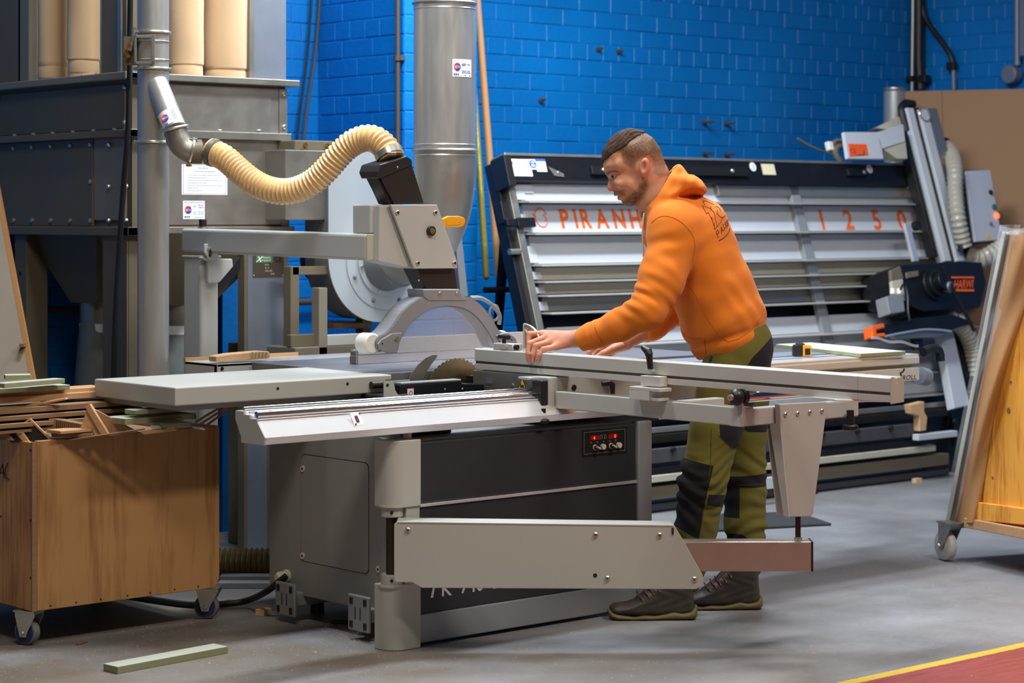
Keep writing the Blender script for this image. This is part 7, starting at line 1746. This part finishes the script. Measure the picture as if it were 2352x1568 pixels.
hd.chain([(q3(1536, 552, 7.64), .085), (q3(1545, 640, 7.69), .070), (q3(1552, 705, 7.71), .062), (q3(1500, 745, 7.66), .050), (q3(1462, 766, 7.62), .044)], .03)
hoodpoly = [(1474, 508), (1476, 476), (1490, 448), (1512, 420), (1534, 396), (1552, 377), (1560, 374), (1570, 384), (1580, 399), (1594, 401), (1610, 412), (1624, 432), (1625, 441), (1614, 450), (1590, 450), (1560, 458), (1535, 478), (1512, 512), (1492, 530), (1480, 526)]
hoodW = [(1480, 505, .062), (1500, 470, .105), (1530, 420, .105), (1553, 385, .075), (1575, 420, .125), (1605, 430, .115), (1620, 440, .085), (1550, 460, .135), (1500, 515, .085)]
hoodR = [(1480, 500, .03), (1555, 380, .02), (1575, 420, .035), (1620, 440, .025), (1540, 450, .04)]
fhood = inflated(hoodpoly, 7.462, hoodW, hoodR)
hd.add(fhood, .012)
neckcut = [cone(a[0], b[0], a[1]+.012, b[1]+.012) for a, b in zip([(q3(1480, 395, HD), .060)]+neck[:1], neck[:2])]
hemA, hemB = q3(1584, 832, 7.48), q3(1780, 772, 7.48)
hn = np.array([-(hemB-hemA)[2], 0, (hemB-hemA)[0]]); hn /= np.linalg.norm(hn)
hn = -hn if hn[2] > 0 else hn       # points down
cufA, cufD = q3(1336, 775, 7.335), q3(1336, 775, 7.335)-q3(1372, 765, 7.31); cufD /= np.linalg.norm(cufD)
cuf2A, cuf2D = q3(1474, 762, 7.63), q3(1462, 766, 7.62)-q3(1500, 745, 7.66); cuf2D /= np.linalg.norm(cuf2D)
elb = q3(1476, 700, 7.20); armd = q3(1420, 748, 7.265)-q3(1520, 640, 7.27)
def hdpost(P, v):
    v = v.copy()
    # folds (along gently wandering directions)
    P_o = P; P = P+np.stack([.016*np.sin(P[:, 2]*19+P[:, 1]*11), 0*P[:, 0], .018*np.sin(P[:, 0]*23+P[:, 1]*7)], 1)
    v += wav(P, q3(1455, 690, 7.22), armd, .032, .0042, .065) + wav(P, q3(1500, 655, 7.20), armd+np.array([.1, 0, .05]), .055, .0028, .10, 1.0)
    v += wav(P, q3(1400, 750, 7.23), armd, .045, .0008, .10, .5)
    v += wav(P, q3(1515, 555, 7.22), np.array([.5, 0, -1]), .060, .0030, .08)
    v += wav(P, q3(1735, 690, 7.36), np.array([.9, 0, .55]), .065, .0038, .10, 1.0) + wav(P, q3(1690, 740, 7.30), np.array([.6, 0, -.8]), .080, .0028, .11)
    v += wav(P, q3(1600, 720, 7.30), np.array([1, 0, .35]), .12, .0030, .14, 2.0)
    v += wav(P, q3(1660, 600, 7.30), np.array([1, 0, .45]), .13, .0030, .18)
    v += .0022*np.sin(P[:, 0]*31+3*np.sin(P[:, 2]*17))*np.sin(P[:, 2]*23+P[:, 1]*19)
    P = P_o
    # ribbed hem drawn in above the band
    t = (P-hemA)@hn; v += .007*np.exp(-((t+.055)/.014)**2)*(np.abs(P[:, 0]-q3(1680, 790, 7.48)[0]) < .2)*(P[:, 2] < 1.02)*(P[:, 0] > q3(1570, 0, 7.48)[0])
    tc_ = (P-cufA)@cufD; rad = np.sqrt(np.maximum(0, ((P-cufA)**2).sum(1)-tc_**2)); nearc = (rad < .09) & (tc_ > -.2)
    v += .0035*np.exp(-((tc_+.055)/.006)**2)*nearc
    v = np.where(nearc, np.maximum(v, tc_), v)
    t2 = (P-cuf2A)@cuf2D; r2 = np.sqrt(np.maximum(0, ((P-cuf2A)**2).sum(1)-t2**2)); v = np.where(r2 < .09, np.maximum(v, t2), v)
    tor = (P[:, 2] < 1.02) & (P[:, 0] > q3(1560, 0, 7.48)[0])
    v = np.where(tor, np.maximum(v, t), v)
    for f in neckcut: v = np.maximum(v, -f(P))
    return v
hd.post = hdpost
Vc, Qc = surfnet(hd, (.18, 7.10, .83), (.92, 7.86, 1.58), .0048, 44, 3)
hoodie = man_mesh(Vc, Qc, 'hoodie', ['hoodie'], man)
bvh_h = BVHTree.FromPolygons([tuple(v) for v in Vc], [tuple(int(i) for i in f) for f in Qc])
def onto(bvh, px, py, off=.001):
    o = Vector((0, 0, H)); dr = Vector(((px-CX)/F, 1, -(py-HY)/F)).normalized(); hit = bvh.ray_cast(o, dr)
    if hit[0] is None: return None
    return hit[0]+hit[1]*off*(1 if hit[1].dot(dr) < 0 else -1)
def stroke(bvh, pts, r, name, m_, parent, n=16, off=.0003):
    S_ = spline([Vector((x, y, 0)) for x, y in pts], n) if len(pts) > 2 else [Vector((pts[0][0]+(pts[1][0]-pts[0][0])*k/(n-1), pts[0][1]+(pts[1][1]-pts[0][1])*k/(n-1), 0)) for k in range(n)]
    P_ = [onto(bvh, p.x, p.y, off) for p in S_]; P_ = [p for p in P_ if p is not None]
    runs = [[]]
    for p in P_:
        if runs[-1] and (p-runs[-1][-1]).length > .05: runs.append([])
        runs[-1].append(p)
    mb = MB()
    for rn in runs:
        if len(rn) > 2: mb.tube(rn, r, 6)
    if mb.v: to_local(mb, name, m_, parent)
mat('seam', (186, 92, 12), .95)
for pts in (((1496, 512), (1515, 498), (1540, 498), (1567, 512), (1590, 540), (1596, 566), (1590, 600)), ((1570, 628), (1600, 680), (1625, 730), (1650, 765), (1672, 785)), ((1672, 785), (1700, 776), (1728, 752), (1752, 722))): stroke(bvh_h, pts, .0012, 'seam', 'seam', hoodie, 26)
for pts in (((1552, 735), (1562, 755), (1576, 772), (1590, 777), (1612, 776)), ((1618, 776), (1620, 795), (1622, 812)), ((1366, 750), (1374, 768), (1382, 786))): stroke(bvh_h, pts, .0017, 'pocket_seam', 'seam', hoodie, 18)
# printed badge on the back: pine, mountain, clouds, lettering, underline
badge = [((1613, 472), (1622, 490), (1627, 488), (1635, 505), (1634, 498), (1641, 524), (1640, 512), (1641, 527)), ((1613, 472), (1630, 478), (1640, 488), (1646, 518), (1647, 520)), ((1641, 527), (1655, 510), (1660, 500), (1668, 492)), ((1618, 470), (1614, 462), (1622, 462), (1640, 470)), ((1632, 474), (1634, 482), (1640, 488)), ((1648, 482), (1646, 490), (1654, 498), (1660, 499)), ((1637, 462), (1650, 466), (1660, 478), (1664, 488)), ((1642, 474), (1650, 476), (1656, 486)), ((1628, 450), (1640, 462), (1644, 462))]
for pts in badge:
    for a, b in zip(pts[:-1], pts[1:]): stroke(bvh_h, (a, b), .0011, 'print_line', 'print', hoodie, 5)
stroke(bvh_h, ((1651, 553), (1662, 546), (1672, 535), (1676, 524)), .0016, 'print_line', 'print', hoodie, 12)
letters = {'P': ([(0, 0), (0, 1), (.55, 1), (.6, .55), (0, .5)],), 'A': ([(0, 0), (.35, 1), (.7, 0)], [(.15, .35), (.55, .35)]), 'S': ([(.6, .85), (.3, 1), (.05, .8), (.3, .5), (.6, .25), (.3, 0), (0, .15)],), 'E': ([(.5, 1), (0, 1), (0, 0), (.5, 0)], [(0, .5), (.4, .5)]), 'N': ([(0, 0), (0, 1), (.55, 0), (.55, 1)],)}
bl0, bl1 = np.array([1649.0, 546.0]), np.array([1673.0, 517.0])
for k, ch_ in enumerate('PASSEN'):
    t0 = [0, .32, .55, .72, .84, .93][k]; wd = [.22, .2, .14, .1, .07, .06][k]; o_ = bl0+(bl1-bl0)*t0; ux_ = (bl1-bl0)*wd; uy_ = np.array([-4.0, -13.5])+np.array([2.5, 0])*t0
    for st_ in letters[ch_]:
        pp_ = [tuple(o_+ux_*a*1.3+uy_*b) for a, b in st_]
        for a, b in zip(pp_[:-1], pp_[1:]): stroke(bvh_h, (a, b), .0013, 'print_lettering', 'print', hoodie, 5)
# hood cord and toggle
cs = [q3(x, y, 7.385) for x, y in ((1479, 488), (1477, 505), (1476, 530), (1477, 560), (1478, 590))]
to_local(MB().tube(spline([Vector(c) for c in cs], 16), .0032, 8), 'hood_cord', 'cord', hoodie)
to_local(MB().cyl(Vector(q3(1477, 486, 7.39)), Vector(q3(1477, 500, 7.39)), .005, n=8), 'cord_toggle', 'black_plastic', hoodie)
# brim: stitched edge of the hood opening
stroke(bvh_h, ((1556, 380), (1540, 396), (1518, 420), (1498, 446), (1486, 474), (1484, 500)), .0015, 'hood_seam', 'seam', hoodie, 24)
# ---------------------------------------------------------------- trousers
tr = Field()
tr.add(cone(q3(1694, 788, 7.43), q3(1694, 788, 7.53), .112, .112), .03)
tr.add(cone(q3(1660, 760, 7.48), q3(1700, 800, 7.48), .095, .11, 1.35), .03)
tr.chain([(q3(1692, 812, 7.415), .110), (q3(1668, 900, 7.385), .098), (q3(1645, 985, NL), .086), (q3(1620, 1080, NL), .080), (q3(1612, 1120, NL), .078), (q3(1600, 1205, NL), .071), (q3(1584, 1290, NL), .060), (q3(1574, 1330, NL), .055)], .02)
tr.chain([(q3(1700, 812, 7.53), .108), (q3(1702, 900, 7.55), .096), (q3(1704, 985, FL), .084), (q3(1708, 1080, FL), .076), (q3(1711, 1130, FL), .072), (q3(1711, 1200, FL), .070), (q3(1714, 1245, FL), .060), (q3(1716, 1300, FL), .050)], .02)
kn1, kn2 = q3(1590, 1110, NL), q3(1720, 1100, FL)
def trpost(P, v):
    wp_ = P+np.stack([.02*np.sin(P[:,2]*21+P[:,1]*9), 0*P[:,0], .022*np.sin(P[:,0]*26+P[:,2]*7)],1); P0_ = P; P = wp_
    v = v+wav(P, kn1, np.array([.35, 0, 1]), .075, .0075, .09)+wav(P, q3(1640, 1110, NL-.05), np.array([-.25, 0, 1]), .032, .0040, .10)+wav(P, q3(1570, 1190, NL), np.array([.6, 0, 1]), .05, .006, .08)
    v += wav(P, kn2, np.array([.15, 0, 1]), .062, .0055, .10, .6)+wav(P, q3(1715, 1210, FL), np.array([-.3, 0, 1]), .045, .006, .08)+wav(P, q3(1735, 1060, FL), np.array([.3, 0, 1]), .035, .0045, .07)
    v += .002*np.sin(P[:, 0]*40+4*np.sin(P[:, 2]*13))*np.sin(P[:, 2]*37)
    P = P0_; top = (P-hemA)@hn; return np.maximum(v, -(top+.06))
tr.post = trpost
Vt, Qt = surfnet(tr, (.45, 7.16, .08), (.98, 7.76, 1.10), .0046, 44, 2)
trs = man_mesh(Vt, Qt, 'trousers', [], man)
nearm = Vt[:, 1] < 7.46; dd_ = np.where(nearm, NL, FL); tx = CX+F*Vt[:, 0]/dd_; ty = HY+F*(H-Vt[:, 2])/dd_
def many(polys):
    v = np.full(len(Vt), 99.0)
    for p in polys: v = np.minimum(v, poly_sd(p, tx, ty))
    return v
pn_ = many([[(1540, 1046), (1573, 1050), (1634, 1063), (1624, 1105), (1612, 1160), (1600, 1232), (1540, 1200)], [(1623, 1128), (1680, 1136), (1672, 1166), (1618, 1152)], [(1645, 930), (1648, 998), (1680, 1028), (1712, 1032), (1750, 960), (1740, 900)], [(1708, 842), (1725, 818), (1760, 786), (1795, 760), (1795, 900), (1690, 900)]])
pf_ = many([[(1690, 940), (1765, 940), (1765, 990), (1712, 986), (1690, 975)], [(1640, 1092), (1770, 1082), (1770, 1114), (1640, 1114)], [(1630, 1108), (1694, 1112), (1694, 1184), (1630, 1184)], [(1665, 1222), (1700, 1220), (1726, 1240), (1726, 1262), (1665, 1262)], [(1740, 800), (1800, 760), (1800, 900), (1720, 900)]])
at_ = trs.data.attributes.new('patch', 'FLOAT', 'POINT'); at_.data.foreach_set('value', np.where(nearm, pn_, pf_).astype(np.float32))
def trouser_mat():
    m = M['olive'].copy(); m.name = 'trouser_cloth'; nt = m.node_tree; N, L = nt.nodes, nt.links; bs_ = N['Principled BSDF']
    src = bs_.inputs['Base Color'].links[0].from_socket; a_ = N.new('ShaderNodeAttribute'); a_.attribute_name = 'patch'
    lt = N.new('ShaderNodeMath'); lt.operation = 'LESS_THAN'; lt.inputs[1].default_value = 0; L.new(a_.outputs['Fac'], lt.inputs[0])
    mx = N.new('ShaderNodeMixRGB'); mx.inputs[2].default_value = lin((32, 31, 33)); L.new(lt.outputs[0], mx.inputs[0]); L.new(src, mx.inputs[1]); L.new(mx.outputs[0], bs_.inputs['Base Color'])
    return m
trs.data.materials.append(trouser_mat())
bvh_t = BVHTree.FromPolygons([tuple(v) for v in Vt], [tuple(int(i) for i in f) for f in Qt])
mat('thread', (74, 70, 30), .95)
for pts in (((1634, 985), (1632, 1062), (1628, 1100)), ((1648, 998), (1680, 1028), (1696, 1030)), ((1620, 1155), (1612, 1200), (1604, 1240)), ((1696, 1114), (1752, 1113))): stroke(bvh_t, pts, .0011, 'stitching', 'thread', trs, 14)
c = Vector(q3(1641, 812, 7.36)); 
for pts in (((1636, 818), (1630, 836)), ((1776, 742), (1782, 760))): stroke(bvh_t, pts, .004, 'belt_loop', 'trouser_black', trs, 6, .002)
# ---------------------------------------------------------------- boots
ND = 7.335
bootpoly = [(1398, 1404), (1400, 1390), (1410, 1383), (1440, 1380), (1456, 1374), (1474, 1360), (1492, 1345), (1510, 1328), (1524, 1308), (1530, 1290), (1590, 1288), (1592, 1320), (1592, 1350), (1594, 1375), (1597, 1395), (1596, 1412), (1500, 1414), (1410, 1412)]
soleb = [(1396, 1398), (1412, 1403), (1436, 1409), (1456, 1412), (1476, 1407), (1505, 1409), (1530, 1404), (1546, 1399), (1566, 1403), (1584, 1400), (1599, 1390), (1600, 1412), (1592, 1419), (1500, 1421), (1414, 1420), (1400, 1412)]
bw = [(1430, 1400, .047), (1470, 1390, .046), (1540, 1395, .038), (1580, 1395, .036), (1560, 1320, .042)]
def bootmesh(poly, grow, R, k):
    f = Field().add(inflated(poly, ND, bw, [(1500, 1400, R)], grow), 0)
    if k:
        def post(P, v):
            return v+.0014*np.sin(P[:, 0]*90+4*np.sin(P[:, 2]*60))*np.sin(P[:, 2]*80)
        f.post = post
    return surfnet(f, (.30, 7.26, -.01), (.66, 7.41, .20), .0036, 44, 1)
Vbo, Qbo = bootmesh(bootpoly, 0, .026, 1); Vs, Qs = bootmesh(soleb, .0035, .012, 0); Vs[:, 2] = np.maximum(Vs[:, 2], .0)
bvh_b = BVHTree.FromPolygons([tuple(v) for v in Vbo], [tuple(int(i) for i in f) for f in Qbo])
off2 = np.array([(1748-CX)/F*7.525-(1598-CX)/F*ND, 7.525-ND, 0])
for s_, of_ in enumerate((np.zeros(3), off2)):
    bo_ = man_mesh(Vbo+of_, Qbo, 'boot', ['leather'], man); man_mesh(Vs+of_, Qs, 'sole', ['boot_sole'], bo_)
    ofv = Vector(of_)
    for k, (px, py) in enumerate(((1477, 1378), (1491, 1370), (1502, 1363), (1515, 1357), (1527, 1345), (1534, 1330))):
        p = onto(bvh_b, px, py, .002)
        if p is None: continue
        p = p+ofv; to_local(MB().cbox(p, Vector((.003, 0, .002)), Vector((0, .004, 0)), Vector((-.003, 0, .006))), 'eyelet', 'brass', bo_)
        p2 = Vector(q3(px-12, py-13, ND))+ofv; p2.y = ND+of_[1]
        to_local(MB().tube(spline([p, (p+p2)/2+Vector((-.004, -.012, .006)), p2+Vector((0, 0, .006)), p2+Vector((0, .02, .004))], 9), .0028, 6), 'lace', 'lace', bo_)
    tp0 = Vector(q3(1594, 1312, ND))+ofv; to_local(MB().tube([tp0+Vector((.010*math.cos(a*.5236)+.006, 0, .012*math.sin(a*.5236))) for a in range(13)], .0018, 6), 'pull_loop', 'lace', bo_)
    a_, b_ = Vector(q3(1560, 1312, ND))+ofv, Vector(q3(1564, 1292, ND))+ofv
    to_local(MB().lathe(a_, b_-a_, [(0, .036), (.5, .040), (1, .037)], 20), 'sock', 'sock', bo_)
    pb0 = Vector(q3(1512, 1320, ND))+ofv
    to_local(MB().tube(spline([pb0+Vector((.01, -.02, .0)), pb0+Vector((-.02, -.03, -.02)), pb0+Vector((-.035, -.025, -.045))], 10), .0022, 6), 'lace_loop', 'lace', bo_)
# pencil held between thumb and index
P0, P1 = q3(1203, 753, 7.385), q3(1226, 786, 7.375); w0, w1 = [RV*p[0]+FV*p[1]+ZV*p[2] for p in (P0, P1)]
pn = thing('pencil', 'pale wooden pencil held in the fingers on the fence', 'pencil', w1)
ax_ = (w0-w1); MB().cyl(w1, w1+ax_*.78, .0038, n=6).build('shaft', 'timber_pale', pn); MB().cyl(w1+ax_*.78, w1+ax_*.95, .0038, .0012, 8).build('sharpened_cone', 'timber', pn); MB().cyl(w1+ax_*.95, w1+ax_, .0012, .0004, 6).build('lead', 'ink', pn)
